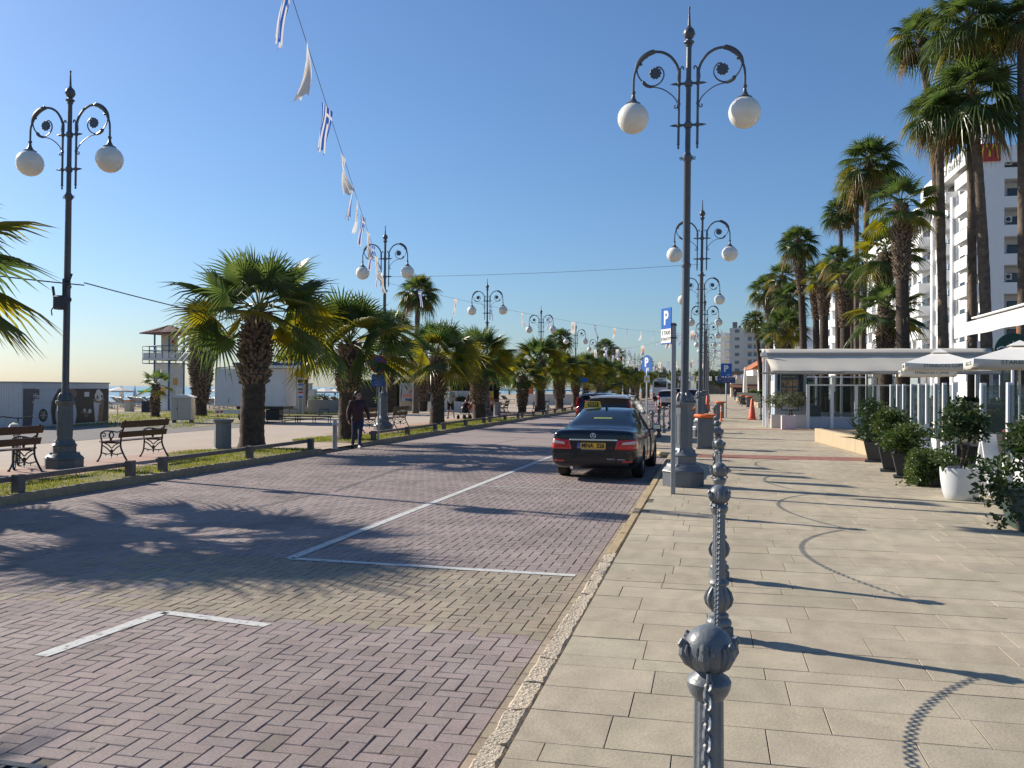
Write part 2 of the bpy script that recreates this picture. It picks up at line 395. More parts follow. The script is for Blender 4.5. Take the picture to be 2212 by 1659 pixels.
line((-4.10, 8.12), (-3.92, 22.6), .11); line((-4.10, 8.12), (-1.2, 8.03), .10); line((-3.95, 14.95), (-1.15, 14.8), .05)
line((-4.04, 5.95), (-4.14, 4.8), .11); line((-4.04, 5.95), (-3.1, 5.8), .10)
line((-3.9, 22.6), (-3.9, 27.5), .10)
# --- storm drain in the road
rects = []
b = MB(); b.bx(-3.55, -2.95, 3.00, 3.04, -.01, .008); b.bx(-3.55, -2.95, 3.38, 3.42, -.01, .008); b.bx(-3.59, -3.55, 3.00, 3.42, -.01, .008); b.bx(-2.95, -2.91, 3.00, 3.42, -.01, .008)
for i in range(9): b.bx(-3.51+i*.066, -3.485+i*.066, 3.04, 3.38, -.006, .006)
dr = tag(b.build('storm_drain', DARK), 'dark iron storm drain grate set in the road at the bottom left corner', 'drain grate')
MB().add([(-3.58, 3.0, -.0065), (-2.92, 3.0, -.0065), (-2.92, 3.42, -.0065), (-3.58, 3.42, -.0065)], [(0, 1, 2, 3)]).build('drain_dark_sheet', BLACK, dr, smooth=0)  # flat black sheet: the dark of the pit put into its colour
# --- left kerb, grass verge, promenade
KERBL = mat('tan_kerb', (.30, .235, .155), .95, 0, .2, 7, .6, 50, dirt=.35)
kerb('kerb', -9.99, -9.85, 2, 21.25, .125, KERBL, .5, .005)
kerb('kerb', -9.99, -9.85, 24.0, 140, .125, KERBL, .8, .002)
LAWN = mat('lawn_soil', (.13, .145, .035), .95, 0, .4, 2.5, .6, 30, c2=(.24, .20, .08))
PROM = mat('promenade_paving', (.41, .335, .265), .9, 0, .07, 2, .12, 40, dirt=.25)
REDP = mat('red_promenade_paving', (.40, .265, .205), .9, 0, .10, 5, .15, 60, dirt=.25)
sheet('promenade', [(-19.5, -5), (-9.87, -5), (-9.87, 200), (-19.5, 200)], .098, PROM)
sheet('bench_paving', [(-13.2, 5), (-9.98, 5), (-9.98, 20.4), (-13.2, 20.4)], .102, REDP)
sheet('bench_paving', [(-13.2, 28.5), (-9.98, 28.5), (-9.98, 200), (-13.2, 200)], .102, REDP)
struct(MB().add([(-13, 21.26, .106), (-10.3, 21.26, .106), (-9.84, 21.26, .006), (-9.84, 23.99, .006), (-10.3, 23.99, .106), (-13, 23.99, .106)], [(0, 1, 4, 5), (1, 2, 3, 4)]).build('crossing_ramp', PROM, smooth=0))
sheet('asphalt_path', [(-25.5, 12), (-18.2, 12), (-18.2, 33), (-21.5, 44), (-23, 44), (-25.5, 36)], .104, mat('grey_asphalt', (.17, .16, .15), .95, 0, .2, 3, .3, 60))
strips = [[(-9.99, 2), (-9.99, 21.25), (-11.5, 21.25), (-12.7, 19.8), (-12.7, 18.7), (-11.2, 16.6), (-11.2, 2)],
          [(-9.99, 24.0), (-9.99, 140), (-11.0, 140), (-11.0, 45.5), (-12.2, 44.6), (-12.3, 40), (-11.2, 38.8), (-11.9, 37.8), (-12.2, 34.4), (-11.1, 33.6), (-11.1, 28.5), (-12.3, 27.2), (-12.4, 24.6), (-11.9, 24.0)]]
for s_ in strips: sheet('lawn', s_, .112, LAWN)
VERGE = mat('dry_verge', (.16, .15, .06), .95, 0, .3, 1.2, .5, 20, c2=(.33, .27, .17))
sheet('verge', [(-19.6, 30), (-24, 40), (-25, 48), (-19.6, 58), (-19.6, 46), (-20.5, 36)], .109, VERGE)
sheet('verge', [(-40, 22), (-25.5, 22), (-25.5, 36), (-23, 44), (-25, 62), (-33, 60), (-40, 40)], .092, VERGE)
sheet('path', [(-33.5, 30), (-32.3, 30), (-30.5, 62), (-31.8, 62)], .098, mat('pale_path', (.42, .37, .29), .9))
def inside(p, poly):
    c = False; n = len(poly)
    for i in range(n):
        (x1, y1), (x2, y2) = poly[i], poly[(i+1) % n]
        if (y1 > p[1]) != (y2 > p[1]) and p[0] < (x2-x1)*(p[1]-y1)/(y2-y1)+x1: c = not c
    return c
GR1 = leafmat('grass_blades', (.13, .165, .025), (.26, .25, .06), .3, .7)
def grass(name, polys, dens, hmin, hmax, z=.112, fade=None):
    mb = MB(); 
    for poly, y0, y1 in polys:
        xs = [p[0] for p in poly]; a, bb = min(xs), max(xs)
        n = int((bb-a)*(y1-y0)*dens)
        for _ in range(n):
            x, y = rnd.uniform(a, bb), rnd.uniform(y0, y1)
            if not inside((x, y), poly): continue
            if sin(x*3.1+y*1.3)+sin(y*2.3-x*1.1) < -.9 and rnd.random() < .8: continue
            h = rnd.uniform(hmin, hmax); t = rnd.uniform(0, 2*pi); wd = .007+.00025*y
            dx, dy = cos(t), sin(t); lx, ly = rnd.uniform(-.6, .6)*h, rnd.uniform(-.6, .6)*h
            b0 = len(mb.v); mb.v += [(x-dx*wd, y-dy*wd, z-.004), (x+dx*wd, y+dy*wd, z-.004), (x+lx, y+ly, z+h)]; mb.f.append((b0, b0+1, b0+2)); mb.m.append(0)
    o = mb.build(name, GR1, smooth=0); return tag(o, None, None, None, 'stuff')
o = grass('grass', [(strips[0], 9, 21.3), (strips[1], 24, 46)], 420, .025, .06); tag(o, 'short bright grass growing in the kerbside strip under the low rail', 'grass')
o = grass('grass', [([(-25.5, 30), (-19.6, 30), (-24, 40), (-23, 46), (-19.6, 50), (-25.5, 62), (-33, 60), (-33, 30)], 28, 60)], 40, .04, .13, .1); tag(o, 'dry patchy grass between the asphalt path and the beach', 'grass')
# ================================================================== STREET LAMPS
def arc(c, r, a0, a1, n=10): return [(c[0]+r*cos(R(a0+(a1-a0)*i/n)), c[1]+r*sin(R(a0+(a1-a0)*i/n))) for i in range(n+1)]
def smoothpath(p, n=4):                                  # Catmull-Rom through points
    out = []; q = [V(x) for x in p]
    for i in range(len(q)-1):
        a, b, c, d = q[max(0, i-1)], q[i], q[i+1], q[min(len(q)-1, i+2)]
        for k in range(n):
            t = k/n; out.append(.5*((2*b)+(c-a)*t+(2*a-5*b+4*c-d)*t*t+(3*b-a-3*c+d)*t**3))
    return out+[q[-1]]
def make_lamp(name, label, mt, group):
    t = thing(name, label, 'street lamp', group=group)
    b = MB(); o8 = pi/8; k8 = 1/cos(o8)
    b.lathe([(.335*k8, 0), (.335*k8, .225), (.325*k8, .232)], 8, rot=o8)
    b.lathe([(.34*k8, .232), (.345*k8, .25), (.325*k8, .285), (.28*k8, .325), (.265*k8, .37)], 8, rot=o8)
    b.lathe([(.205*k8, .37), (.205*k8, .495), (.215*k8, .50), (.225*k8, .515), (.205*k8, .535), (.165*k8, .59), (.15*k8, .635)], 8, rot=o8)
    b.lathe([(.137*k8, .63), (.137*k8, 1.33)], 8, rot=o8)
    for i in range(8):                                   # raised panel frames and leaves
        s0 = len(b.v); b.bx(.135, .141, -.04, .04, .70, .715); b.bx(.135, .141, -.04, .04, 1.19, 1.205); b.bx(.135, .141, -.042, -.034, .70, 1.205); b.bx(.135, .141, .034, .042, .70, 1.205)
        b.sph((.175, 0, .565), .03, 8, sc=(.6, 1.1, 1.5)); b.xf(M.Rotation(i*pi/4, 4, 'Z'), s0)
    b.lathe([(.14*k8, 1.31), (.155*k8, 1.335), (.165*k8, 1.345), (.172*k8, 1.375), (.172*k8, 1.40), (.15*k8, 1.41)], 8, rot=o8)
    b.lathe([(.135, 1.405), (.14, 1.43), (.125, 1.49), (.095, 1.545), (.085, 1.565)], 20)
    for i in range(10):
        s0 = len(b.v); b.tube([(.142, 0, 1.42), (.135, 0, 1.47), (.112, 0, 1.53), (.10, 0, 1.56)], [.022, .024, .02, .008], 6); b.xf(M.Rotation(i*pi/5, 4, 'Z'), s0)
    b.build('pedestal', mt, t)
    b = MB(); b.lathe([(.074, 1.55), (.066, 1.7), (.064, 3.66), (.075, 3.67), (.08, 3.70), (.075, 3.73), (.064, 3.74), (.058, 5.44), (.07, 5.46), (.085, 5.49), (.085, 5.53), (.06, 5.56), (.046, 5.60), (.042, 7.38)], 16)
    for s in (-1, 1): b.tube([(s*.08, 0, 5.5)]+[(s*(.11+.025*cos(a)), 0, 5.5+.025*sin(a)) for a in [i*pi/4 for i in range(8)]], .007, 5)
    b.build('pole', IRON_D, t)
    b = MB(); b.lathe([(.042, 7.36), (.06, 7.40), (.05, 7.415), (.085, 7.44), (.085, 7.46), (.05, 7.48), (.045, 7.50), (.07, 7.525), (.092, 7.57), (.096, 7.60), (.085, 7.65), (.055, 7.69), (.03, 7.70), (.034, 7.72), (.024, 7.73), (.012, 8.0), (.018, 8.02), (.018, 8.04), (.002, 8.055)], 16)
    for i in range(6): b.sph((.092*cos(i*pi/3), .092*sin(i*pi/3), 7.59), .014, 6)
    b.build('finial', IRON_D, t)
    for z in (6.06, 6.76):
        b = MB()
        b.tube([(-.30, 0, z), (-.24, 0, z), (-.235, 0, z), (.235, 0, z), (.24, 0, z), (.30, 0, z)], [.004, .02, .022, .022, .02, .004], 8)
        b.lathe([(.06, z-.05), (.065, z-.03), (.065, z+.03), (.05, z+.05)], 12)
        for s in (-.155, .155): b.lathe([(.02, z-.04), (.035, z-.025), (.035, z+.025), (.02, z+.04)], 10, c=(s, 0, 0))
        b.build('crossbar', IRON_D, t)
    for s in (-1, 1):
        b = MB(); P = lambda u, z: (s*u, 0, z)
        b.tube([P(.155, 5.76), P(.155, 6.98)], .021, 8); b.sph(P(.155, 5.74), .026, 8); b.lathe([(.012, 5.66), (.02, 5.69), (.008, 5.72)], 8, c=(s*.155, 0, 0))
        b.tube([P(.155, 6.78), P(.16, 6.86), P(.155, 6.98), P(.17, 7.02)], [.026, .036, .03, .022], 8)
        b.tube(smoothpath([P(.14, 7.0), P(.11, 7.05), P(.085, 7.03), P(.09, 6.995)], 4), .012, 6)
        b.tube(smoothpath([P(.165, 6.98), P(.20, 7.09), P(.30, 7.23), P(.43, 7.31), P(.55, 7.33)], 4), .024, 8)
        b.tube(smoothpath([P(.55, 7.33), P(.64, 7.315), P(.75, 7.25), P(.835, 7.15), P(.875, 7.03)], 4), [.026, .034, .04, .044, .045, .046, .046, .047, .047, .046, .045, .042, .04, .036, .032, .028, .024], 8)
        for q in ((.60, 7.35), (.70, 7.25), (.82, 7.20), (.79, 7.13)): b.sph(P(*q), .025, 8)
        b.tube(smoothpath([P(.875, 7.04), P(.905, 6.93), P(.912, 6.75), P(.912, 6.55)], 4), .020, 8)
        b.lathe([(.018, 6.62), (.036, 6.64), (.036, 6.67), (.018, 6.69)], 10, c=(s*.912, 0, 0))
        b.lathe([(.115, 6.455), (.125, 6.47), (.07, 6.50), (.035, 6.56), (.022, 6.63)], 14, c=(s*.912, 0, 0))
        b.tube(smoothpath([P(.855, 7.12), P(.853, 7.0), P(.80, 6.88), P(.70, 6.785), P(.58, 6.75), P(.47, 6.80), P(.41, 6.90), P(.42, 7.0), P(.48, 7.065), P(.545, 7.06)], 4), .013, 6)
        b.lathe([(.02, -.02), (.085, -.02), (.095, 0), (.085, .02), (.02, .02)], 14, c=(s*.55, 0, 6.965), ax='y')
        for i in range(10): b.sph((s*.55+.088*cos(i*pi/5), 0, 6.965+.088*sin(i*pi/5)), .02, 6)
        b.tube(smoothpath([P(.76, 6.84), P(.70, 6.77), P(.60, 6.73)], 4), [.02, .03, .034, .032, .03, .03, .026, .022, .016], 6)
        b.tube(smoothpath([P(.60, 6.735), P(.45, 6.70), P(.32, 6.62), P(.22, 6.52), P(.175, 6.42), P(.19, 6.36), P(.225, 6.36), P(.225, 6.395), P(.205, 6.40)], 4), .010, 6)
        b.sph(P(.155, 6.42), .032, 8)
        b.build('arm', IRON_D, t)
        g = MB(); g.sph((s*.912, 0, 6.22), .262, 28); g.build('lamp_globe', GLOBE, t, smooth=80)
    return t
lamp = make_lamp('street_lamp', 'nearest tall twin globe street lamp on the right kerb, behind the taxi sign post', IRON, 'street lamps along the right kerb')
LY = [14.95+15.4*i for i in range(13)]
lamp.scale = (1, 1, .992); lamp.location = (-.43, LY[0], .12); lamp.rotation_euler = (R(.2), R(.45), 0)
for i in range(1, 13):
    dup(lamp, (-.43+.1*sin(i*2.1), LY[i], .12), 0, '%s twin globe street lamp along the right kerb counted from the camera' % ordn(i))
o = dup(lamp, (-.43, LY[0]-15.4, .12), 0, 'twin globe street lamp behind the viewpoint on the right kerb')
lampL = make_lamp('street_lamp', 'nearest twin globe street lamp on the seaside promenade, beside the park bench', IRON_L, 'street lamps along the promenade')
lampL.scale = (1, 1, .985); lampL.location = (-12.47, 15.05, .04); lampL.rotation_euler = (0, R(.5), 0)
LLY = [15.4+16.5*i for i in range(12)]
for i in range(1, 12):
    o = dup(lampL, (-12.33+.08*sin(i*1.7), LLY[i], .02), R(3*sin(i*3.)), '%s twin globe street lamp along the promenade counted from the camera' % ordn(i)); o.rotation_euler[1] = R(.25*sin(i*2))
b = MB(); b.cbx(-.11, .11, -.28, -.08, 3.22, 3.50, .03); b.bx(-.03, .03, -.10, -.05, 3.35, 3.85); b.tube([(-.12, -.2, 3.45), (-.16, -.2, 3.68)], .025, 8); b.tube([(.07, -.06, 3.75), (.15, -.06, 3.95)], .022, 8); b.tube([(-.1, -.22, 3.3), (-.17, -.22, 3.2), (-.15, -.22, 3.1)], .012, 6)
b.lathe([(.075, 3.40), (.085, 3.42), (.085, 3.46), (.075, 3.48)], 12)
b.build('junction_box', DARK, lampL)
# ================================================================== BOLLARDS AND CHAINS
def make_bollard():
    t = thing('bollard', 'nearest ornate iron bollard with ball head and worn turquoise patch', 'bollard', group='ornate bollards on the pavement')
    b = MB(); b.cbx(-.07, .07, -.07, .07, 0, .075, .008)
    b.lathe([(.062, .07), (.082, .085), (.084, .10), (.078, .115), (.058, .13), (.066, .14), (.064, .15), (.046, .165), (.058, .19), (.076, .225), (.079, .25), (.072, .28), (.05, .325), (.048, .335), (.064, .345), (.066, .355), (.058, .37), (.044, .38)], 24)
    for i in range(8):
        s0 = len(b.v); b.tube([(.05, 0, .18), (.075, 0, .215), (.083, 0, .25), (.073, 0, .29), (.052, 0, .325)], [.006, .012, .014, .011, .005], 6); b.xf(M.Rotation(i*pi/4, 4, 'Z'), s0)
    pts = []; n = 40                                     # fluted shaft
    for z, r in ((.375, .0425), (.80, .0385)):
        pts += [((r-.0035*(i % 5 in (0, 4)))*cos(2*pi*i/n), (r-.0035*(i % 5 in (0, 4)))*sin(2*pi*i/n), z) for i in range(n)]
    b.add(pts, [(i, (i+1) % n, n+(i+1) % n, n+i) for i in range(n)])
    b.lathe([(.039, .795), (.05, .81), (.056, .825), (.058, .84), (.052, .85), (.036, .86), (.03, .872), (.034, .88)], 24)
    b.build('post', IRON, t)
    b = MB(); b.sph((0, 0, .922), .064, 24)
    for i in range(6):
        s0 = len(b.v); b.tube([(.030, 0, .868), (.056, 0, .893), (.067, 0, .915), (.066, 0, .94), (.074, 0, .947), (.079, 0, .938), (.076, 0, .930)], [.006, .013, .016, .012, .009, .007, .004], 8)
        for q in (-.011, .011): b.tube([(.036, q, .875), (.058, q*1.3, .90), (.066, q*1.5, .925), (.064, q*1.6, .94)], [.004, .006, .006, .003], 6)
        b.xf(M.Rotation(i*pi/3+.35, 4, 'Z'), s0)
    b.build('ball_head', IRON, t)
    b = MB(); b.tube([(0, -.03, .868), (0, -.062, .872), (0, -.07, .86), (0, -.06, .848)], .006, 8); b.build('chain_eye', IRON, t); b = MB(); b.tube([(0, .03, .868), (0, .062, .872), (0, .07, .86), (0, .06, .848)], .006, 8); b.build('chain_eye', IRON, t)
    return t
bol = make_bollard()
BY = [2.36, 5.85, 7.66, 11.24, 14.75, 18.2, 21.6]; BX = [.0, .06, .08, .11, .14, .14, .15]
bol.location = (BX[0], BY[0], .12)
BD = ['nearest', 'second bollard from the camera, at the end of the first chain', 'third bollard from the camera, after the gap without chain', 'fourth bollard from the camera, beside the taxi sign post', 'fifth bollard from the camera, right of the nearest lamp', 'sixth bollard from the camera, in front of the red brick band', 'seventh bollard from the camera, on the red brick band']
for i in range(1, 7): dup(bol, (BX[i], BY[i], .12), rnd.uniform(0, 6), 'ornate iron '+BD[i] if 'bollard' in BD[i] else BD[i])
b = MB()
PATCH = mat('turquoise_patch', (.25, .42, .42), .6, 0, .3, 60)
s0 = len(b.v)
for (a, z, r) in ((-1.75, .925, .011), (-1.62, .921, .009), (-1.85, .912, .007)): b.lathe([(.001, .002), (r, .0)], 9, ax='x', cap=False); 
# patch: small blobs hugging the ball
b = MB()
for (a, e, r) in ((-1.62, .10, .012), (-1.50, .02, .010), (-1.72, .0, .008)):
    c = V((cos(a)*cos(e), sin(a)*cos(e), sin(e))); b.sph(tuple(V((0, 0, .922))+c*.060), r, 10, sc=(1, .8, 1))
b.build('paint_patch', PATCH, bol)
def chain_mesh(span, sag, link=.046, wr=.0052):
    mb = MB(); a = span/2; pts = []; N = 400
    for i in range(N+1):
        x = -a+2*a*i/N; pts.append(V((0, x, -sag*(1-(x/a)**2))))
    acc = [0]
    for i in range(N): acc.append(acc[-1]+(pts[i+1]-pts[i]).length)
    nl = int(acc[-1]/(link*.74)); st = acc[-1]/nl; j = 0
    for k in range(nl):
        s = (k+.5)*st
        while acc[j+1] < s: j += 1
        p = pts[j].lerp(pts[j+1], (s-acc[j])/(acc[j+1]-acc[j])); t = (pts[j+1]-pts[j]).normalized()
        side = V((1, 0, 0)); n2 = t.cross(side)
        q = R(38 if k % 2 else 128); e = side*cos(q)+n2*sin(q); L, Wd = link/2-wr, link*.30
        ring = [p+t*(L*cos(x)*(1 if abs(cos(x)) < .8 else 1.0))+e*(Wd*(max(-.8, min(.8, sin(x)*1.3)))) for x in [2*pi*i/10 for i in range(10)]]
        mb.tube(ring, wr, 5, closed=True)
    return mb.mesh('chain', IRON, 60)
ch = {}
def chain(a, b_, lab, z=.97, sag=.36):
    a, b_ = V((*a, z)), V((*b_, z)); d = b_-a; L = round(d.length-.14, 1)
    if (L, sag) not in ch: ch[(L, sag)] = chain_mesh(L+.0, sag)
    o = inst('chain', ch[(L, sag)], None, (a+b_)/2, math.atan2(d.y, d.x)-pi/2)
    return tag(o, lab, 'chain', 'chains hanging between the bollards')
b0 = dup(bol, (-.03, -1.05, .12), 1, 'ornate iron bollard just behind the viewpoint')
chain((-.03, -1.05), (BX[0], BY[0]), 'grey chain links hanging down in front of the nearest bollard')
CL = ['grey chain sagging between the first and second bollards', 'grey chain sagging between the third and fourth bollards', 'grey chain sagging between the fourth and fifth bollards', 'grey chain sagging between the fifth and sixth bollards', 'grey chain sagging between the sixth and seventh bollards']
for lab, (i, j) in zip(CL, ((0, 1), (2, 3), (3, 4), (4, 5), (5, 6))): chain((BX[i], BY[i]), (BX[j], BY[j]), lab)
# second group on the pavement build-out and across the pavement far away
G2 = [(-1.6, 25.2), (-1.65, 29.6), (-1.67, 32.8), (-1.6, 36.3)]
for i, p in enumerate(G2):
    dup(bol, (*p, .118), i, 'ornate bollard on the rounded pavement corner beyond the taxi, %s from the camera' % ordn(i), 'bollards on the pavement corner')
    if i: chain(G2[i-1], p, 'chain between the %s and %s bollards on the far pavement corner' % (ordn(i-1), ordn(i)), .97, .3)
G3 = [(.15, 33.0), (.2, 36.2), (2.62, 48.3), (3.3, 51.5)]
G3L = ['ornate bollard beside the second right kerb lamp', 'ornate bollard left of the far parking sign', 'green stained bollard right of the tall traffic cone', 'far bollard beside the olive planters']
for p, l_ in zip(G3, G3L): dup(bol, (*p, .12), 1, l_, 'bollards far along the pavement')
chain(G3[0], G3[1], 'chain hanging beside the second right kerb lamp', .97, .3)
chain((.3, 49.5), (2.55, 48.4), 'chain hung across the pavement behind the orange delineator', .97, .34)
# ================================================================== BENCHES, BINS
def make_bench():
    t = thing('park_bench', 'bench with iron legs', 'bench', group='park benches along the promenade')
    for i in range(5):
        b = MB(); y = -.24+i*.095; b.cbx(-.80, .80, y-.038, y+.038, .425+.004*i, .45+.004*i, .006); b.build('seat_slat', WOOD, t)
    for z0, z1, y0 in ((.53, .66, .20), (.74, .885, .255)):
        b = MB(); b.cbx(-.83, .83, y0, y0+.03, z0, z1, .008); b.xf(M.Translation((0, y0, z0)) @ M.Rotation(R(-14), 4, 'X') @ M.Translation((0, -y0, -z0))); b.build('back_slat', WOOD, t)
    for x in (-.72, .72):
        b = MB(); Q = lambda y, z: (x, y, z)
        b.tube(smoothpath([Q(.36, .02), Q(.28, .14), Q(.20, .30), Q(.19, .43), Q(.215, .60), Q(.27, .78), Q(.31, .90)]), .019, 8)
        b.tube(smoothpath([Q(-.36, .02), Q(-.29, .15), Q(-.27, .30), Q(-.26, .44)]), .018, 8)
        b.tube([Q(-.28, .415), Q(.20, .415)], .02, 6)
        b.sph(Q(.37, .015), .028, 8); b.sph(Q(-.37, .015), .028, 8)
        b.tube(smoothpath([Q(.24, .70), Q(.12, .645), Q(-.05, .66), Q(-.20, .66), Q(-.29, .61), Q(-.29, .53), Q(-.27, .44)]), .016, 8)
        b.tube(smoothpath([Q(-.27, .60), Q(-.21, .62), Q(-.18, .57), Q(-.22, .54), Q(-.245, .57)]), .011, 6)
        b.tube(smoothpath([Q(-.05, .64), Q(-.09, .58), Q(-.06, .50), Q(-.05, .43)]), .018, 6); b.tube(smoothpath([Q(-.02, .64), Q(.02, .58), Q(-.03, .50), Q(-.05, .43)]), .013, 6)
        b.tube(smoothpath([Q(-.27, .36), Q(-.15, .30), Q(-.03, .20), Q(.08, .17), Q(.22, .20)]), .013, 6)
        b.tube(smoothpath([Q(.20, .37), Q(.09, .31), Q(-.03, .20), Q(-.14, .17), Q(-.28, .20)]), .013, 6)
        b.tube(smoothpath([Q(-.20, .40), Q(-.10, .36), Q(-.03, .30), Q(.04, .36), Q(.13, .40)]), .012, 6)
        b.tube([Q(-.03, .19), Q(-.03, .08)], [.013, .004], 6); b.sph(Q(-.03, .25), .03, 8); b.sph(Q(-.03, .15), .024, 8)
        for yy in (-.17, .11): b.tube([Q(yy, .19), Q(yy, .12)], [.013, .004], 6); b.sph(Q(yy, .17), .018, 6)
        b.build('iron_frame', BLACK if x < 0 else BLACK, t)
    return t
bench = make_bench(); bench.location = (-12.38, 17.1, .10); bench.rotation_euler = (0, 0, -pi/2)
bench['label'] = 'dark wooden bench with scrolled iron legs between the near promenade lamp and grey bin'
for (x, y, rz, l_) in ((-12.45, 13.3, -90, 'dark wooden bench at the left edge with a bicycle behind it'), (-12.35, 30.1, -90, 'dark bench half hidden behind the walking woman'), (-12.3, 33.3, -90, 'dark bench right of the no stopping sign'),
        (-12.3, 48.0, -75, 'dark bench right of the fourth kerbside palm'), (-12.2, 62.5, -80, 'dark bench behind the kerbside palms, left of the taxi mirror'), (-12.2, 66, -80, 'dark bench farthest along the promenade, above the taxi mirror'), (-12.4, 52.5, -85, 'dark bench beside the short kerbside palm')):
    dup(bench, (x, y, .102), R(rz), l_)
for i, (x, y) in enumerate(((3.35, 88), (3.4, 96), (3.5, 104), (3.6, 112))):
    dup(bench, (x, y, .12), R(-90), 'black bench in the far pavement row, %s from the camera' % ordn(i), 'benches in front of the far planter')
def make_bin():
    t = thing('litter_bin', 'grey octagonal litter bin on the grass by the large near palm', 'litter bin', (-12.2, 20.4, .11), group='litter bins')
    b = MB(); o8 = pi/8
    b.lathe([(.235, 0), (.24, .03), (.215, .05), (.21, .68), (.225, .69), (.26, .70), (.26, .735), (.28, .74), (.28, .775), (.245, .78), (.22, .74)], 8, rot=o8)
    b.build('bin_body', mat('bin_grey', (.16, .17, .175), .6, 0, .15, 8, dirt=.4), t)
    b = MB(); b.lathe([(.20, .70), (.205, .755)], 8, rot=o8); b.build('inner_liner', BLACK, t); return t
lb = make_bin(); dup(lb, (-12.4, 51.0, .11), 0, 'grey litter bin beside the short kerbside palm')
def make_rbin(loc, label):
    t = thing('litter_bin', label, 'litter bin', loc, group='litter bins with orange lids')
    b = MB(); b.cbx(-.24, .24, -.24, .24, 0, .05, .01); b.cbx(-.21, .21, -.21, .21, .05, .84, .012)
    for s in (-1, 1):
        for ax in (0, 1):
            s0 = len(b.v); b.bx(-.14, .14, .208, .216, .12, .14); b.bx(-.14, .14, .208, .216, .74, .76); b.bx(-.15, -.13, .208, .216, .12, .76); b.bx(.13, .15, .208, .216, .12, .76)
            b.xf(M.Rotation(pi/2*ax+(pi if s < 0 else 0), 4, 'Z'), s0)
    b.build('bin_body', IRON, t)
    b = MB(); b.lathe([(.27, .84), (.33, .86), (.34, .90), (.31, .935), (.24, .94), (.20, .90)], 8, rot=pi/8); b.build('lid', ORANGE, t); return t
rb = make_rbin((-.12, 24.4, .12), 'grey litter bin with orange lid between the lamps and the pavement bollards')
dup(rb, (.55, 51.2, .12), 0, 'grey litter bin with orange lid left of the far parking sign'); dup(rb, (-.55, 33.8, .12), .2, 'grey litter bin behind the nearest right lamp pedestal')
for i, y in enumerate((84, 100)): dup(rb, (3.5, y, .12), 0, 'dark bin with orange lid among the far benches, %s from the camera' % ordn(i), scale=1.1)
# ================================================================== LOW RAIL FENCE
def rail_fence(posts, lab, x=-10.07):
    t = thing('rail_fence', lab, 'fence', (x, posts[0], .11), group='low rail fences along the grass')
    for y in posts:
        b = MB(); b.cbx(-.07, .07, -.07, .07, 0, .285, .008); b.build('fence_post', FENCE, t, (0, y-posts[0], 0), rnd.uniform(-.1, .1))
    b = MB(); L = posts[-1]-posts[0]; b.cbx(-.045, .045, -.05, L+.05, .175, .255, .012); o = b.build('rail', FENCE, t, (-.09, 0, 0)); return t
rail_fence([8.6, 11.2, 13.8], 'low dark wooden rail fence at the left edge in front of the bicycle')
rail_fence([14.75, 17.95, 21.05], 'low dark wooden rail fence in front of the near bench and bin')
yy = 25.4; FL = ['just right of the walking woman', 'in front of the third kerbside palm', 'in front of the fourth kerbside palm']
for i in range(9):
    rail_fence([yy, yy+3.1, yy+6.2] if i < 5 else [yy, yy+3.3, yy+6.6, yy+9.9], 'low rail fence on the grass strip '+(FL[i] if i < 3 else '%s section counted from the woman' % ordn(i)))
    yy += 7.3 if i < 5 else 11
def steelpost(loc, lab):
    b = MB(); b.lathe([(.09, 0), (.09, .02), (.065, .025), (.062, .60), (.066, .61), (.066, .64), (.062, .65), (.062, .70), (.055, .73), (.02, .75)], 20); o = b.build('bollard', STEEL, None, loc)
    return tag(o, lab, 'bollard', 'plain steel posts')
o = steelpost((-9.6, 21.5, .106), 'plain round steel post at the dropped kerb beside the walking woman')
o = steelpost((-9.6, 52.5, .1), 'plain round steel post at the far dropped kerb')
# ================================================================== SIGNS
def pole(t, h, r=.03, x=0, y=0, m=STEEL):
    b = MB(); b.lathe([(r, 0), (r, h), (r*.8, h+.01)], 14, c=(x, y, 0)); return b.build('sign_pole', m, t)
def disc(r, y0, y1, n=36): 
    b = MB(); b.lathe([(r, y0), (r, y1)], n, ax='y'); return b
# no stopping sign
t = thing('road_sign', 'round red and blue no stopping sign with a blue plate on a thin steel pole', 'sign', (-9.93, 25.45, .11)); pole(t, 2.6, .03)
sg = thing('sign_disc', None, None); sg.parent = t; sg.location = (0, -.03, 2.32); sg.rotation_euler = (0, 0, R(38))
d = disc(.275, -.008, 0); me = d.mesh('sign_face', RED); bpy.data.objects.remove(sg)
sg = bpy.data.objects.new('sign_disc', me); COL.objects.link(sg); sg.parent = t; sg.location = (0, -.04, 2.32); sg.rotation_euler = (0, 0, R(38))
b = MB(); gp = .045; rr_ = .225; hw = .03
for q in range(4):
    a0 = 45+90*q; pts = []
    for i in range(13):
        a = R(a0-45+7.8+i*(90-15.6)/12)+R(45); pts.append((rr_*cos(a), rr_*sin(a)))
    a = R(a0+45); pts.append((hw*1.414*cos(R(a0)+pi/4), hw*1.414*sin(R(a0)+pi/4)))
    b.prism(pts, -.012, -.0085, 'xz')
b.build('blue_field', BLUE, sg)
b = MB(); b.cbx(-.20, .20, -.006, .006, -.185, .185, .004); pl = b.build('sign_plate', BLUE, t, (0, -.04, 1.84), R(20))
SGREY = mat('faded_lettering', (.42, .44, .5), .6, 0, .1)
for i, (s_, x) in enumerate((('ΔΕΥ - ΠΑΡ', .04), ('8.00-13.00', -.05), ('15.00-18.00', .05), ('ΟΛΕΣ ΟΙ', 0), ('ΑΡΓΙΕΣ', 0))): text('lettering', s_, .062, SGREY if i != 0 else mat('orange_lettering', (.6, .25, .12), .6), pl, (x, -.008, .14-.07*i))
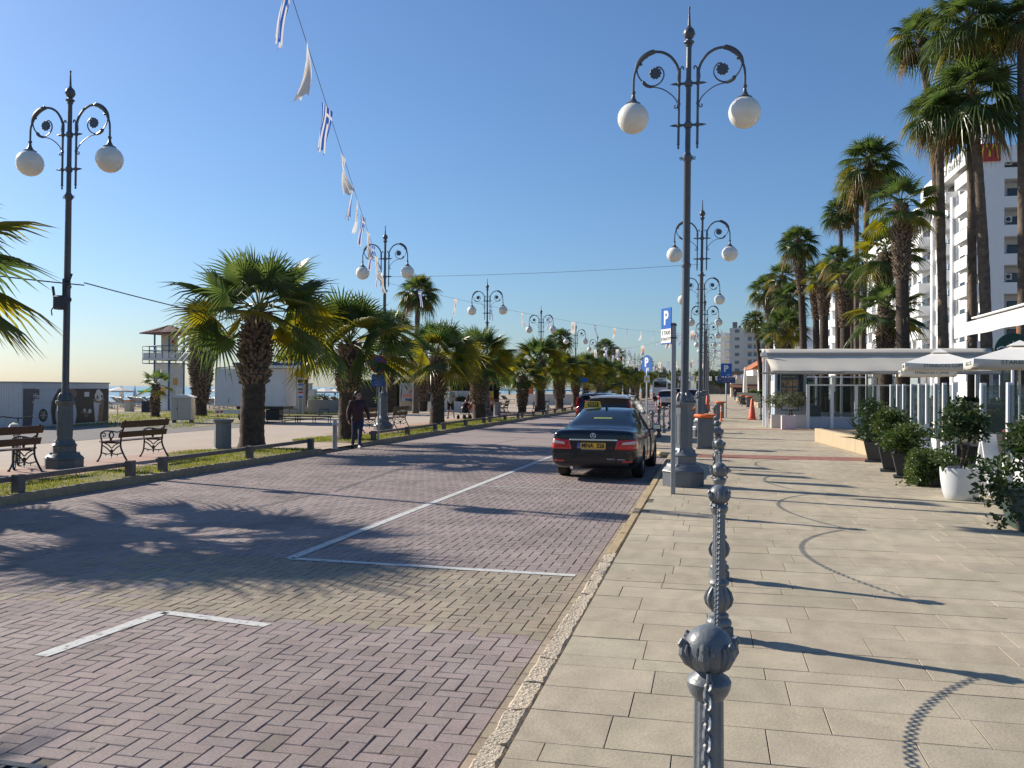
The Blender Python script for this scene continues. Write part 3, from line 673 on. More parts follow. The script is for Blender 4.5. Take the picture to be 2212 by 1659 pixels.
# taxi stand sign
t = thing('road_sign', 'blue and white taxi parking sign on a tall square grey post beside the near lamp', 'sign', (-.55, 13.72, .12))
b = MB(); b.cbx(-.035, .035, -.05, .05, 0, 2.62, .008); b.build('sign_pole', mat('sign_post_grey', (.30, .31, .32), .5, .3, .12, 10), t)
an = math.atan2(-.27, .163); b = MB(); b.cbx(-.16, .16, -.006, .006, 0, .56, .003); pl = b.build('sign_plate', BLUE, t, (-.115, .08, 2.30), an)
b = MB(); b.bx(-.155, .155, -.010, -.006, .02, .235); b.build('white_panel', WHITE, pl); b = MB()
text('lettering', 'P', .30, WHITE, pl, (0, -.008, .395), bold=.008)
text('lettering', '2 TAXI', .085, BLACK, pl, (0, -.0115, .17)); text('lettering', 'ETHI KTY', .07, BLACK, pl, (0, -.0115, .075))
b = MB(); 
for z in (2.38, 2.58): b.bx(-.045, .045, -.06, .06, z, z+.02)
b.build('clamp', DARK, t)
# oval looking round P sign seen at an angle
t = thing('road_sign', 'round blue parking sign on a thin pole beyond the black taxi', 'sign', (-1.78, 25.6, .118)); pole(t, 2.2, .025)
d = disc(.34, -.01, 0); sd_ = d.build('sign_disc', BLUE, t, (0, -.02, 2.33), R(-50)); text('lettering', 'P', .46, WHITE, sd_, (-.02, -.012, .05), bold=.02); sd_.scale = (.76,)*3
b = MB(); 
for z in (-.17, -.21, -.25): b.bx(-.02, .14, -.013, -.010, z, z+.022)
b.build('white_bar', WHITE, sd_)
b = MB(); b.bx(-.08, .08, -.035, -.025, 1.80, 2.0); b.build('small_plate', WHITE, t); b = MB(); b.lathe([(.05, -.038), (.05, -.036)], 14, c=(0, 0, 1.9), ax='y'); b.build('yellow_disc', YEL, t)
# far P sign on the pavement
t = thing('road_sign', 'square blue parking sign with a wide blue plate standing far along the pavement', 'sign', (.9, 52.1, .12)); pole(t, 2.5, .035)
b = MB(); b.cbx(-.31, .31, -.02, 0, 2.35, 3.12, .004); pl = b.build('sign_plate', BLUE, t, (0, -.04, 0)); text('lettering', 'P', .5, WHITE, pl, (-.02, -.022, 2.80), bold=.02); b = MB(); b.bx(.02, .2, -.025, -.021, 2.44, 2.475); b.build('white_bar', WHITE, pl)
b = MB(); b.cbx(-.5, .5, -.02, 0, 1.98, 2.32, .004); pl = b.build('lower_plate', mat('navy_plate', (.03, .06, .18), .4), t, (0, -.04, 0))
for i, s_ in enumerate(('ΔΕΥ - ΠΑΡ 8.00-18.00', 'MON - FRI')): text('lettering', s_, .085, SGREY, pl, (0, -.022, 2.21-.12*i))
# delineators and cones
def delineator(loc, lab):
    t = thing('lane_delineator', lab, 'delineator', loc, group='orange delineator posts')
    b = MB(); b.lathe([(.11, 0), (.10, .03), (.05, .05), (.042, .08), (.040, .78), (.03, .80)], 14); b.build('post', ORANGE, t)
    b = MB(); b.lathe([(.0415, .50), (.0415, .58)], 14, cap=False); b.lathe([(.0415, .64), (.0415, .72)], 14, cap=False); b.build('reflective_band', WHITE, t); return t
d1 = delineator((.55, 46.0, .12), 'orange delineator post in front of the far orange lidded bin')
dup(d1, (-3.9, 65.6, 0), 0, 'orange delineator post standing on the road left of the white van'); dup(d1, (-4.0, 74.5, 0), 0, 'orange delineator post behind the white van bumper', scale=1.2); dup(d1, (-2.3, 74, 0), 0, 'orange delineator post right of the white van', scale=1.05)
def cone(loc, lab, s):
    t = thing('traffic_cone', lab, 'traffic cone', loc, group='traffic cones'); t.scale = (s,)*3
    b = MB(); b.cbx(-.2, .2, -.2, .2, 0, .04, .01); b.lathe([(.16, .04), (.15, .07), (.05, .85), (.035, .87), (.03, .84)], 18); b.build('cone_body', mat('cone_red', (.70, .10, .04), .5, 0, .1), t); return t
cone((2.2, 48.9, .12), 'tall red traffic cone at the chain across the pavement', 1.3); cone((-.2, 66, .12), 'distant red traffic cone beside the lamp row', 1.35)
# ================================================================== PALMS
FROND = leafmat('palm_frond', (.040, .072, .022), (.10, .128, .040), .42, .32)
FROND2 = leafmat('yellowing_frond', (.10, .115, .022), (.24, .20, .035), .5, .5)
FRONDD = leafmat('dry_frond', (.16, .10, .05), (.27, .19, .10), .25, .8)
STALK = mat('leaf_stalk', (.14, .15, .05), .5, 0, .25, 5)
BARK = mat('palm_bark', (.045, .032, .024), .95, 0, .35, 7, .8, 22, c2=(.10, .075, .055))
BOOT = mat('leaf_base_stubs', (.13, .088, .058), .9, 0, .45, 5, .4, 30, c2=(.30, .215, .15))
BARKG = mat('grey_palm_bark', (.11, .08, .06), .95, 0, .3, 4, .7, 14, c2=(.20, .15, .11))
def fan(mb, base, az, el, pet, Rf, droop, ns, m, rg, spread=125, twist=.35):
    """one fan leaf: stalk of length pet leaving base at (az, el), pleated fan of radius Rf at its end"""
    d = V((cos(az)*cos(el), sin(az)*cos(el), sin(el))); side = V((-sin(az), cos(az), 0)); up = side.cross(d)*-1
    if up.z < 0: up = -up
    sag = pet*.16*max(.15, cos(el)); pts = [base+d*(pet*t)-V((0, 0, sag*t*t)) for t in (0, .35, .7, 1)]
    mb.tube(pts, [.028, .018, .014, .011], 4, 3)
    hub = pts[-1]; t = (pts[-1]-pts[-2]).normalized(); up = side.cross(t)*-1
    if up.z < 0 and el < 1.3: up = -up
    tw = rg.uniform(-twist, twist); s2 = side*cos(tw)+up*sin(tw); up = t.cross(s2); 
    if up.z < 0: up = -up
    n = ns; A = R(spread); fold = .28
    def P(a, r, lift=0):
        q = hub+(t*cos(a)+s2*sin(a))*r+up*(abs(sin(a))*r*fold*-.5+lift)
        x = r/Rf; return q-V((0, 0, droop*Rf*(x**2.4)*(.55+.45*abs(sin(a)))))
    b0 = len(mb.v); mb.v.append(tuple(hub)); mids = []
    r1 = .40*Rf
    for i in range(2*n+1):
        a = -A+A*i/n; mids.append(len(mb.v)); mb.v.append(tuple(P(a, r1*(1 if i % 2 else .97), .018*Rf*(1 if i % 2 else -1))))
    for i in range(2*n): mb.f.append((b0, mids[i], mids[i+1])); mb.m.append(m)
    for i in range(n):
        a = -A+A*(2*i+1)/n; L = Rf*(1-.28*abs(a/A)**2)*rg.uniform(.82, 1.12); ja = rg.uniform(-.06, .06); dz = V((0, 0, -rg.uniform(.0, .10)*Rf))
        wa = A/n*.34; r2 = .70*L
        k = len(mb.v); mb.v += [tuple(P(a-wa+ja*.5, r2, -.006)), tuple(P(a+ja*.5, r2, .012)), tuple(P(a+wa+ja*.5, r2, -.006)), tuple(P(a+ja, L)+dz)]
        l, c, r = mids[2*i], mids[2*i+1], mids[2*i+2]
        mb.f += [(l, k, k+1, c), (c, k+1, k+2, r), (k, k+3, k+1), (k+1, k+3, k+2)]; mb.m += [m]*4
def crown_mesh(seed, nl, pet, Rf, elmin, droop, ns, dry=0, ymix=.2, pw=1.0, twist=.35):
    rg = random.Random(seed); mb = MB()
    for i in range(nl):
        u = (i+.5)/nl; el = R(86-(86-elmin)*u**pw)+rg.uniform(-.12, .12); az = i*2.39996+rg.uniform(-.3, .3)
        k = .62+.42*min(1, u*2.2); y = rg.random()
        m = 1 if (u > .45 and y < ymix*2) or y < ymix*.25 else 0
        if dry and u > 1-dry: m = 2 if rg.random() < .75 else 1
        b = V((cos(az)*.10*u, sin(az)*.10*u, .12*(1-u)-.12*u))
        fan(mb, b, az, el, pet*k*rg.uniform(.88, 1.1), Rf*(.75+.3*min(1, u*3))*rg.uniform(.9, 1.08), droop*(.35+1.0*u)*rg.uniform(.7, 1.3), ns, m, rg, twist=twist)
    return mb.mesh('crown', [FROND, FROND2, FRONDD, STALK], 0)
def trunk_mesh(seed, h, r0, r1, boots0=1, rb=.12, bs=1, lean=(0, 0), bulge=0, barkmat=None, nr=40):
    """trunk of height h; above height boots0 it is clad in stubs of cut leaves"""
    rg = random.Random(seed); mb = MB(); n = 18; pr = []
    for i in range(nr+1):
        t = i/nr; r = r0+(r1-r0)*t
        if t < .08: r *= 1+.22*(1-t/.08)**2
        if boots0 < h and t*h > boots0: r += bulge*sin(min(1, (t*h-boots0)/(h-boots0))*pi)**.8
        pr.append((r*(1+.018*sin(i*2.7)+rg.uniform(-.015, .015)), t*h, lean[0]*t*t, lean[1]*t*t))
    vs = []
    for (r, z, dx, dy) in pr:
        for k in range(n):
            a = 2*pi*k/n; q = 1+rg.uniform(-.03, .03); vs.append((dx+r*q*cos(a), dy+r*q*sin(a), z))
    fs = [(i*n+k, i*n+(k+1) % n, (i+1)*n+(k+1) % n, (i+1)*n+k) for i in range(nr) for k in range(n)]+[tuple(nr*n+k for k in range(n))]
    mb.add(vs, fs, 0)
    z = boots0; row = 0
    while z < h-.02:
        t = z/h; i = min(nr, int(t*nr)); r, _, dx, dy = pr[i]; c = max(9, int(2*pi*(r+.02)/(.115*bs)))
        for k in range(c):
            if rg.random() < .08: continue
            a = 2*pi*(k+.5*(row % 2)+rg.uniform(-.25, .25))/c; wd = rg.uniform(.032, .055)*bs; L = rg.uniform(.7, 1.3)*rb; up = rg.uniform(-.25, 1.0) if z < h*.9 else rg.uniform(.4, 1.2)
            e = V((cos(a), sin(a), 0)); s_ = V((-sin(a), cos(a), 0)); b = V((dx, dy, z))+e*(r-.02)
            q = (e*.75+V((0, 0, up*.9))).normalized(); hgt = V((0, 0, .022*bs)); tip = b+q*L
            k0 = len(mb.v); tw = rg.uniform(-.02, .02)
            mb.v += [tuple(x) for x in (b-s_*wd-hgt*2.2, b+s_*wd-hgt*2.2, b+s_*wd*.9+hgt, b-s_*wd*.9+hgt, tip-s_*wd*.55+s_*tw-hgt*.4, tip+s_*wd*.45+s_*tw-hgt*.4, tip+s_*wd*.4+hgt*.7, tip-s_*wd*.4+hgt*.7)]
            mb.f += [tuple(k0+j for j in q_) for q_ in ((0, 1, 5, 4), (1, 2, 6, 5), (2, 3, 7, 6), (3, 0, 4, 7), (4, 5, 6, 7))]; mb.m += [1]*5
        z += .075*bs*rg.uniform(.8, 1.2); row += 1
    return mb.mesh('trunk', [barkmat or BARK, BOOT], 50), (lean[0], lean[1], h)
CA = [crown_mesh(i, 33, 1.15, 1.12, -20, .22, 30, .0, .24, .85, 1.15) for i in (1, 2, 3)]             # spreading young crowns
CB = [crown_mesh(i+10, 42, .80, .92, -58, .75, 22, .10, .12) for i in (1, 2, 3)]           # drooping crowns of the tall palms
CC = crown_mesh(31, 30, .9, 1.0, -30, .3, 26, 0, .2, .9, .9)                                       # for young low palms
CR = [crown_mesh(i+60, 25, 1.15, 1.12, -38, .42, 24, .06, .15) for i in (1, 2, 3)]
CD = crown_mesh(41, 32, .85, 1.0, -48, .55, 22, .12, .25)
def palm(name, label, loc, trunk, crown, group, cs=1, rz=0, cz=0, crz=0):
    t = thing(name, label, 'palm tree', loc, rz, group); me, top = trunk
    inst('trunk', me, t); inst('crown', crown, t, (top[0], top[1], top[2]+cz), rz*1.7+crz, cs); return t
TA = [trunk_mesh(1, 3.6, .33, .28, 1.75, .15, 1.15, (.14, .05), .07), trunk_mesh(2, 2.95, .31, .27, 1.5, .14, 1.1, (.03, .0), .06), trunk_mesh(3, 3.0, .33, .27, 1.35, .14, 1.1, (-.04, 0), .06),
      trunk_mesh(4, 2.4, .27, .24, .5, .13, 1.0, (.05, 0), .08), trunk_mesh(5, 3.6, .36, .30, 1.7, .15, 1.1, (.0, .05), .07), trunk_mesh(6, 3.2, .33, .29, .9, .15, 1.1, (.05, 0), .08)]
row = [(-11.0, 3.7, 4, 0, 'kerbside palm behind the viewpoint on the left'), (-12.35, 10.75, 4, 1, 'kerbside palm cut off by the left edge, fronds reaching into the sky'), (-11.85, 21.25, 0, 0, 'largest near kerbside palm with shaggy leaning trunk and wide crown, above the grey bin'),
       (-10.95, 25.5, 1, 1, 'kerbside palm directly behind the walking woman'), (-11.6, 36.7, 2, 2, 'kerbside palm between the second bench and the man in shorts'), (-11.3, 42.7, 5, 0, 'kerbside palm hiding the man with the pushchair'),
       (-11.8, 55.4, 3, 1, 'shorter kerbside palm with stubby trunk right of the distant bench'), (-11.4, 59.4, 4, 2, 'tall kerbside palm with smooth dark lower trunk'), (-11.6, 68.5, 5, 0, None), (-11.5, 76.5, 2, 1, None), (-11.7, 84, 4, 2, None), (-11.3, 91, 0, 0, None), (-11.6, 99, 3, 1, None),
       (-11.4, 107, 4, 2, None), (-11.6, 115, 2, 0, None), (-11.5, 124, 5, 1, None), (-11.4, 133, 4, 2, None), (-11.5, 143, 2, 0, None), (-11.4, 155, 4, 1, None), (-11.5, 168, 4, 2, None)]
for i, (x, y, ti, ci, l_) in enumerate(row):
    palm('palm_tree', l_ or '%s kerbside palm in the promenade row counted from the camera' % ordn(i-1), (x, y, .09), TA[ti], CA[ci], 'fan palms along the promenade kerb', {0: 1.1, 1: 1.12, 2: 1.05, 6: .8}.get(i, 1.0), 0 if i == 2 else i*1.9+.6, .05, i*.8)
# palms on the beach side
TBF = trunk_mesh(21, 5.0, .30, .38, .75, .17, 1.5, (.05, 0), .22)
palm('palm_tree', 'fat shaggy palm trunk between the lifeguard tower and the white trailer', (-27.3, 43.4, .08), TBF, CC, 'palms on the beach side', .62, 1)
TSM = trunk_mesh(22, 1.75, .24, .15, .3, .09, .9, (.12, 0), .03)
palm('palm_tree', 'small young palm in front of the lifeguard tower', (-28.6, 41.2, .08), TSM, crown_mesh(51, 9, .55, .62, -30, .25, 18, 0, .1), 'palms on the beach side', .95, 2)
TSL = trunk_mesh(23, 5.4, .24, .20, .8, .10, 1.0, (-.2, 0), .06)
palm('palm_tree', 'slim beach palm right of the white trailer', (-25.6, 52.4, .08), TSL, CC, 'palms on the beach side', .9, .5)
palm('palm_tree', 'small drooping palm behind the white trailer', (-29.5, 58, .08), trunk_mesh(25, 3.4, .2, .18, 1.0, .1, 1, (0, 0), .04), CB[1], 'palms on the beach side', .85, 2.2)
TT = [trunk_mesh(24, 7.8, .20, .15, 7.2, .1, 1, (.15, .1), .02, BARKG), trunk_mesh(26, 5.6, .36, .30, 3.5, .12, 1.1, (0, 0), .06), trunk_mesh(27, 4.0, .22, .26, .8, .12, 1.2, (.1, 0), .12)]
palm('palm_tree', 'tall slender palm standing above the flag line left of centre', (-18.2, 53.0, .08), TT[0], CB[0], 'palms on the beach side', .95, .4)
for i, (x, y, k, c, s_, l_) in enumerate(((-20.5, 54.8, 1, CC, 1.0, 'smooth trunked palm left of the flamingo poster'), (-19.3, 57.5, 2, CD, .9, 'thinner palm right behind the flamingo poster'), (-23.5, 61, 2, CC, .9, 'palm beside the dark roofed pavilion'), (-20.0, 73, 2, CC, .8, 'booted palm behind the orange snack cart'),
        (-21, 84, 2, CC, .8, 'booted palm on the beach right of the snack cart'), (-22.5, 92, 1, CD, .8, 'beach palm behind the low white wall'), (-17.5, 104, 0, CB[1], 1.1, 'tall far palm standing left of the fifth promenade lamp'), (-14.5, 126, 0, CB[2], 1.05, 'tall far palm behind the sixth promenade lamp'), (-15.5, 150, 0, CB[0], 1.0, 'farthest tall palm on the beach side'),
        (-13.5, 190, 0, CB[1], 1.0, 'distant palm left of the bus'), (-8.5, 230, 1, CC, 1.2, 'distant low palm above the bus'), (-3, 260, 1, CD, 1.3, 'distant low palm right of the bus'))):
    palm('palm_tree', l_, (x, y, .05), TT[k], c, 'palms on the beach side', s_, i*1.3)
# tall palms on the right
def rpalm(X, Y, h, cr, kind, l_, lean=(0, 0), r=.19, cs=1.0, boots=None):
    tr = trunk_mesh(int(X*100+Y*7), h, r*1.08, r*.85, h-.5 if boots is None else boots, .12, 1.25, lean, .02 if boots is None else .10, BARKG if kind else BARK, 46)
    palm('palm_tree', l_, (X, Y, .1), tr, cr, 'palms along the right side gardens', cs, 0, 0, X*3+Y)
RP = [
      (12.08, 43.0, 14.93, CB[0], 1, 'stout curving palm trunk left of the red restaurant sign, its crown near the top edge', (-0.70, 0), 0.24, 1.55, None),
      (11.74, 44.0, 18.67, CB[1], 1, 'straight palm trunk just left of the curving one, crown leaving the top edge', (-0.23, 0), 0.19, 1.35, None),
      (10.35, 43.5, 14.54, CB[2], 1, 'tall slender palm left of the hotel corner, crown near the top right corner', (-0.22, 0), 0.20, 1.02, None),
      (11.54, 48.0, 19.70, CB[0], 1, 'slender palm with the highest crown, behind the one left of the hotel corner', (-1.22, 0), 0.20, 1.1, None),
      (13.52, 43.0, 18.19, CB[1], 1, 'palm trunk at the right edge of the picture', (-0.10, 0), 0.22, 0.89, None),
      (8.67, 43.5, 10.26, CR[0], 0, 'upright palm with shaggy dark neck in front of the hotel', (-0.13, 0), 0.30, 0.93, 6.77),
      (8.23, 52.0, 14.46, CB[1], 1, 'high palm crown left of the shaggy necked palm', (0.34, 0), 0.17, 1.2, None),
      (8.25, 54.0, 13.65, CB[2], 1, 'thin palm trunk close beside the high crowned palm', (-0.05, 0), 0.15, 0.83, None),
      (7.57, 55.0, 12.26, CB[0], 1, 'thin palm with round dark crown standing out against the sky', (-0.11, 0), 0.14, 0.78, None),
      (5.74, 57.6, 10.98, CB[1], 0, 'palm with ragged crown at the left shoulder of the palm group', (-0.42, 0), 0.22, 0.89, 7.69),
      (4.80, 72.7, 9.82, CB[2], 0, 'palm at the left of the palm group above the white awning', (-0.46, 0), 0.22, 0.95, 7.37),
      (4.82, 88.0, 8.43, CB[0], 0, 'leaning far palm at the left end of the palm group', (-0.67, 0), 0.22, 0.83, 7.59),
      (5.10, 62.6, 5.97, CC, 0, 'low bushy palm above the left end of the white awning', (-0.13, 0), 0.27, 1.00, 2.39),
      (8.17, 45.0, 5.52, CR[1], 0, 'low dark palm just above the white awning', (0.03, 0), 0.32, 0.94, 3.04),
      (8.34, 46.8, 8.52, CR[2], 0, 'mid height palm with wide pale crown in front of the hotel', (0.13, 0), 0.30, 0.97, 5.96),
      (7.15, 53.0, 9.11, CD, 0, 'feathery palm in the middle of the group', (-0.13, 0), 0.18, 0.68, 6.83),
      (6.71, 56.0, 8.57, CR[0], 0, 'palm with booted neck inside the palm group', (-0.03, 0), 0.27, 0.65, 6.17),
      (7.07, 50.0, 7.80, CR[1], 0, 'palm with thick booted neck left of the low dark palm', (-0.02, 0), 0.27, 0.55, 5.07),
      (5.52, 67.8, 10.10, CD, 0, 'palm behind the left shoulder of the group', (-0.35, 0), 0.20, 0.82, 7.07),
      (5.65, 64.8, 8.24, CB[1], 0, 'palm with drooping crown low in the group', (-0.21, 0), 0.20, 0.89, 5.77),
      (6.87, 61.0, 9.05, CD, 0, 'palm deep in the middle of the group', (-0.17, 0), 0.22, 0.78, 6.33),
      (5.60, 78.0, 8.82, CD, 0, 'palm in the shadowed left part of the group', (-0.10, 0), 0.22, 0.81, 5.29),
      (5.17, 82.0, 6.91, CC, 0, 'low palm under the leaning far palm', (-0.02, 0), 0.22, 0.72, 3.46),
      (8.94, 60.0, 9.18, CB[2], 1, 'thin trunk showing in front of the white block', (-0.14, 0), 0.15, 0.74, None),]
for q in RP: rpalm(q[0], q[1], q[2], q[3], q[4], q[5], q[6], q[7], q[8], q[9])
# far palm trees on the right of the street
# ================================================================== LEAFY SHRUBS
LEAFD = leafmat('dark_leaves', (.018, .038, .012), (.055, .085, .025), .25, .4)
LEAFG = leafmat('green_leaves', (.035, .065, .016), (.09, .12, .03), .3, .4)
LEAFO = leafmat('olive_leaves', (.07, .085, .045), (.16, .17, .10), .25, .55)
def leaves(mb, blobs, n, size, m=0, rg=rnd, flat=0):
    """n small pointed leaves spread through ellipsoids (cx,cy,cz,rx,ry,rz)"""
    tot = sum(q[3]*q[4]*q[5] for q in blobs)
    for q in blobs:
        k = int(n*q[3]*q[4]*q[5]/tot)+1
        for _ in range(k):
            d = V((rg.gauss(0, 1), rg.gauss(0, 1), rg.gauss(0, 1))).normalized(); r = rg.random()**.35*rg.uniform(.82, 1.1)
            p = V((q[0]+d.x*q[3]*r, q[1]+d.y*q[4]*r, q[2]+d.z*q[5]*r))
            a = V((rg.gauss(0, 1), rg.gauss(0, 1), rg.gauss(0, .7))).normalized(); a = (a+d*.6).normalized(); s_ = a.cross(V((rg.gauss(0, 1), rg.gauss(0, 1), rg.gauss(0, 1)))).normalized()
            L = size*rg.uniform(.7, 1.3); k0 = len(mb.v); nrm = a.cross(s_)*L*.12
            mb.v += [tuple(p), tuple(p+a*L*.5+s_*L*.28+nrm), tuple(p+a*L), tuple(p+a*L*.5-s_*L*.28+nrm)]
            mb.f.append((k0, k0+1, k0+2, k0+3)); mb.m.append(m)
    return mb
def clumps(c, r, n, rg=rnd, k=.5):
    out = [(c[0], c[1], c[2], r[0]*.6, r[1]*.6, r[2]*.6)]
    for _ in range(n):
        d = V((rg.gauss(0, 1), rg.gauss(0, 1), rg.gauss(0, 1))).normalized(); s_ = rg.uniform(k*.6, k*1.2)
        out.append((c[0]+d.x*r[0]*.72, c[1]+d.y*r[1]*.72, c[2]+d.z*r[2]*.72, r[0]*s_, r[1]*s_, r[2]*s_))
    return out
def shrub(parent, c, r, n, size, m, seed, name='foliage', nc=9):
    rg = random.Random(seed); return leaves(MB(), clumps(c, r, nc, rg), n, size, 0, rg).build(name, m, parent, smooth=0)
# ================================================================== VEHICLES
def loft_car(name, sts, glass, paint, mats, wheels, wr, top_sub=2):
    """sts: stations (y, w, zsill, zshoulder, wbelt, zbelt, wroof, zroofedge, zroof); glass(i, j) -> material index"""
    mb = MB(); n = len(sts); ring = 17
    for (y, w, zs, zsh, wb, zb, wr_, zre, zr) in sts:
        h = [(0, zs), (w*.8, zs), (w*.965, zs+.05), (w, zs+(zsh-zs)*.5), (w*.995, zsh), (wb, zb), (wr_, zre), (wr_*.62, zr-.012), (0, zr)]
        full = h+[(-x, z) for x, z in h[-2:0:-1]]
        mb.v += [(x, y, z) for x, z in full]
    m = len(full)
    for i in range(n-1):
        for k in range(m):
            a, b_ = i*m+k, i*m+(k+1) % m; mb.f.append((a, b_, b_+m, a+m)[::-1]); kk = min(k, m-1-k); mb.m.append(glass(i, kk))
    mb.f.append(tuple(range(m))); mb.m.append(0); mb.f.append(tuple((n-1)*m+k for k in range(m))[::-1]); mb.m.append(0)
    ob = mb.build(name, mats, smooth=0); bmm = bmesh.new(); bmm.from_mesh(ob.data); bmesh.ops.recalc_face_normals(bmm, faces=bmm.faces)
    cr = bmm.edges.layers.float.new('crease_edge')
    for e in bmm.edges:
        if len(e.link_faces) == 2 and e.link_faces[0].material_index != e.link_faces[1].material_index: e[cr] = .75
    bmm.to_mesh(ob.data); bmm.free()
    md = ob.modifiers.new('s', 'SUBSURF'); md.levels = top_sub; md.render_levels = top_sub
    cut = MB()
    for (x, y) in wheels:
        s_ = 1 if x > 0 else -1
        cut.lathe([(wr+.045, x-.30*s_), (wr+.045, x+.5*s_)] if s_ > 0 else [(wr+.045, x-.5), (wr+.045, x+.30)], 28, c=(0, y, wr+.0), ax='x')
    co = cut.build('cutter', BLACK, smooth=0); bb = bmesh.new(); bb.from_mesh(co.data); bmesh.ops.recalc_face_normals(bb, faces=bb.faces); bb.to_mesh(co.data); bb.free()
    bo = ob.modifiers.new('b', 'BOOLEAN'); bo.operation = 'DIFFERENCE'; bo.object = co; bo.solver = 'EXACT'
    me = baked(ob); bpy.data.objects.remove(ob); bpy.data.objects.remove(co)
    me.polygons.foreach_set('use_smooth', [True]*len(me.polygons)); me.set_sharp_from_angle(angle=R(40)); me.name = name
    return me
def bvh_of(me): return BVHTree.FromPolygons([v.co[:] for v in me.vertices], [p.vertices[:] for p in me.polygons])
def conform(mb, bv, d, off, far=6):
    """drop a flat patch on the car body along direction d"""
    d = V(d)
    for i, v in enumerate(mb.v):
        h = bv.ray_cast(V(v)-d*far, d)
        if h[0] is not None: mb.v[i] = tuple(h[0]-d*off)
    return mb
def grid(poly4, nu=10, nv=6):
    a, b_, c, d = [V(p) for p in poly4]; mb = MB()
    for j in range(nv+1):
        for i in range(nu+1): u, v = i/nu, j/nv; mb.v.append(tuple((a*(1-u)+b_*u)*(1-v)+(d*(1-u)+c*u)*v))
    for j in range(nv):
        for i in range(nu): k = j*(nu+1)+i; mb.f.append((k, k+1, k+nu+2, k+nu+1)); mb.m.append(0)
    return mb
def wheel(parent, x, y, r, wd, mrim, nsp=7):
    s_ = 1 if x > 0 else -1; t = MB()
    t.lathe([(r*.66, -wd/2), (r*.93, -wd/2), (r, -wd*.38), (r, wd*.38), (r*.93, wd/2), (r*.66, wd/2), (r*.64, wd*.2), (r*.64, -wd*.2)], 32, ax='x', cap=False)
    w = bpy.data.objects.new('wheel', t.mesh('wheel', RUBBER)); COL.objects.link(w); w.parent = parent; w.location = (x, y, r)
    b = MB(); f_ = s_*wd*.42
    b.lathe([(r*.66, f_*.9), (r*.64, f_), (r*.58, f_), (r*.57, f_*.7)], 32, ax='x', cap=False); b.lathe([(.001, f_*.85), (r*.17, f_*.85), (r*.19, f_*.6)], 16, ax='x', cap=False)
    for k in range(nsp):
        s0 = len(b.v); b.prism([(-.035, r*.15), (.035, r*.15), (.045, r*.6), (-.045, r*.6)], f_*.65, f_*.82, 'yz'); b.xf(M.Rotation(2*pi*k/nsp, 4, 'X'), s0)
    b.lathe([(r*.6, 0), (.02, 0)], 24, ax='x', cap=False)
    b.build('rim', mrim, w); return w
def carpaint(n, c, metal=.0, rough=.22, coat=1): return mat(n, c, rough, metal, .03, 3, coat=coat)
CG = mat('tinted_car_glass', (.012, .016, .020), .04, 0, 0, spec=.6, coat=.6); CG.node_tree.nodes['Principled BSDF'].inputs['Base Color'].default_value = (.010, .014, .018, 1)
TAILR = mat('tail_light_red', (.55, .012, .015), .12, 0, .05, coat=1); TAILW = mat('tail_light_clear', (.62, .52, .52), .15, 0, .05, coat=1)
RIM = mat('alloy_rim', (.45, .46, .47), .28, .9, .05)
TP = carpaint('black_car_paint', (.004, .005, .009), 0, .2, .35)
TRIM = mat('black_trim', (.02, .02, .022), .4, 0, .1)
# ---- black taxi saloon, 4.87 m long
st = [(.00, .80, .40, .70, .78, .93, .70, .98, 1.00), (.05, .87, .30, .74, .83, .965, .76, 1.035, 1.06), (.22, .905, .25, .76, .85, .97, .78, 1.05, 1.075), (.55, .92, .22, .78, .865, .965, .76, 1.055, 1.075),
      (1.02, .927, .20, .79, .875, .955, .72, 1.06, 1.085), (1.45, .927, .19, .79, .88, .95, .64, 1.26, 1.29), (1.85, .927, .19, .79, .88, .945, .585, 1.40, 1.425), (2.3, .927, .19, .79, .88, .94, .575, 1.445, 1.47), (2.75, .927, .19, .79, .88, .935, .575, 1.44, 1.47),
      (3.1, .925, .19, .785, .88, .93, .60, 1.36, 1.40), (3.55, .92, .19, .775, .875, .92, .69, 1.14, 1.17), (3.9, .915, .19, .76, .86, .90, .74, .95, .985), (4.4, .89, .22, .70, .80, .80, .66, .84, .87), (4.75, .80, .26, .60, .70, .70, .55, .73, .75), (4.87, .66, .32, .50, .58, .60, .46, .63, .65)]
def tg(i, k):
    if k in (6, 7) and i in (4, 5): return 1
    if k in (6, 7) and i in (9, 10): return 1
    if k == 5 and 5 <= i <= 9: return 1
    if k == 0 : return 2
    return 0
tx = thing('taxi', 'black saloon taxi parked by the right kerb with yellow roof sign and orange number plate', 'taxi', (-2.12, 16.30, 0), R(-1.5)); tx.scale = (.91,)*3
WH = [(.80, 1.16), (-.80, 1.16), (.80, 4.03), (-.80, 4.03)]
me = loft_car('body', st, tg, TP, [TP, CG, TRIM], WH, .33); body = inst('body', me, tx); bv = bvh_of(me)
for (x, y) in WH: wheel(tx, x, y, .33, .235, RIM)
REAR = (0, 1, 0)
def lamp_patch(pl, m, nm, off=.006, par=None):
    g_ = grid(pl, 14, 6); conform(g_, bv, REAR, off); o = g_.build(nm, m, par or tx, smooth=60); sm = o.modifiers.new('t', 'SOLIDIFY'); sm.thickness = .012; sm.offset = 0; return o
for s_ in (-1, 1):
    tl = lamp_patch([(s_*.895, 0, .655), (s_*.44, 0, .655), (s_*.50, 0, .845), (s_*.885, 0, .865)], TAILR, 'tail_light')
    lamp_patch([(s_*.86, 0, .775), (s_*.585, 0, .755), (s_*.60, 0, .80), (s_*.855, 0, .835)], TAILW, 'reversing_lamp', .012, tl)
    lamp_patch([(s_*.80, 0, .40), (s_*.60, 0, .395), (s_*.60, 0, .425), (s_*.79, 0, .435)], TAILR, 'reflector')
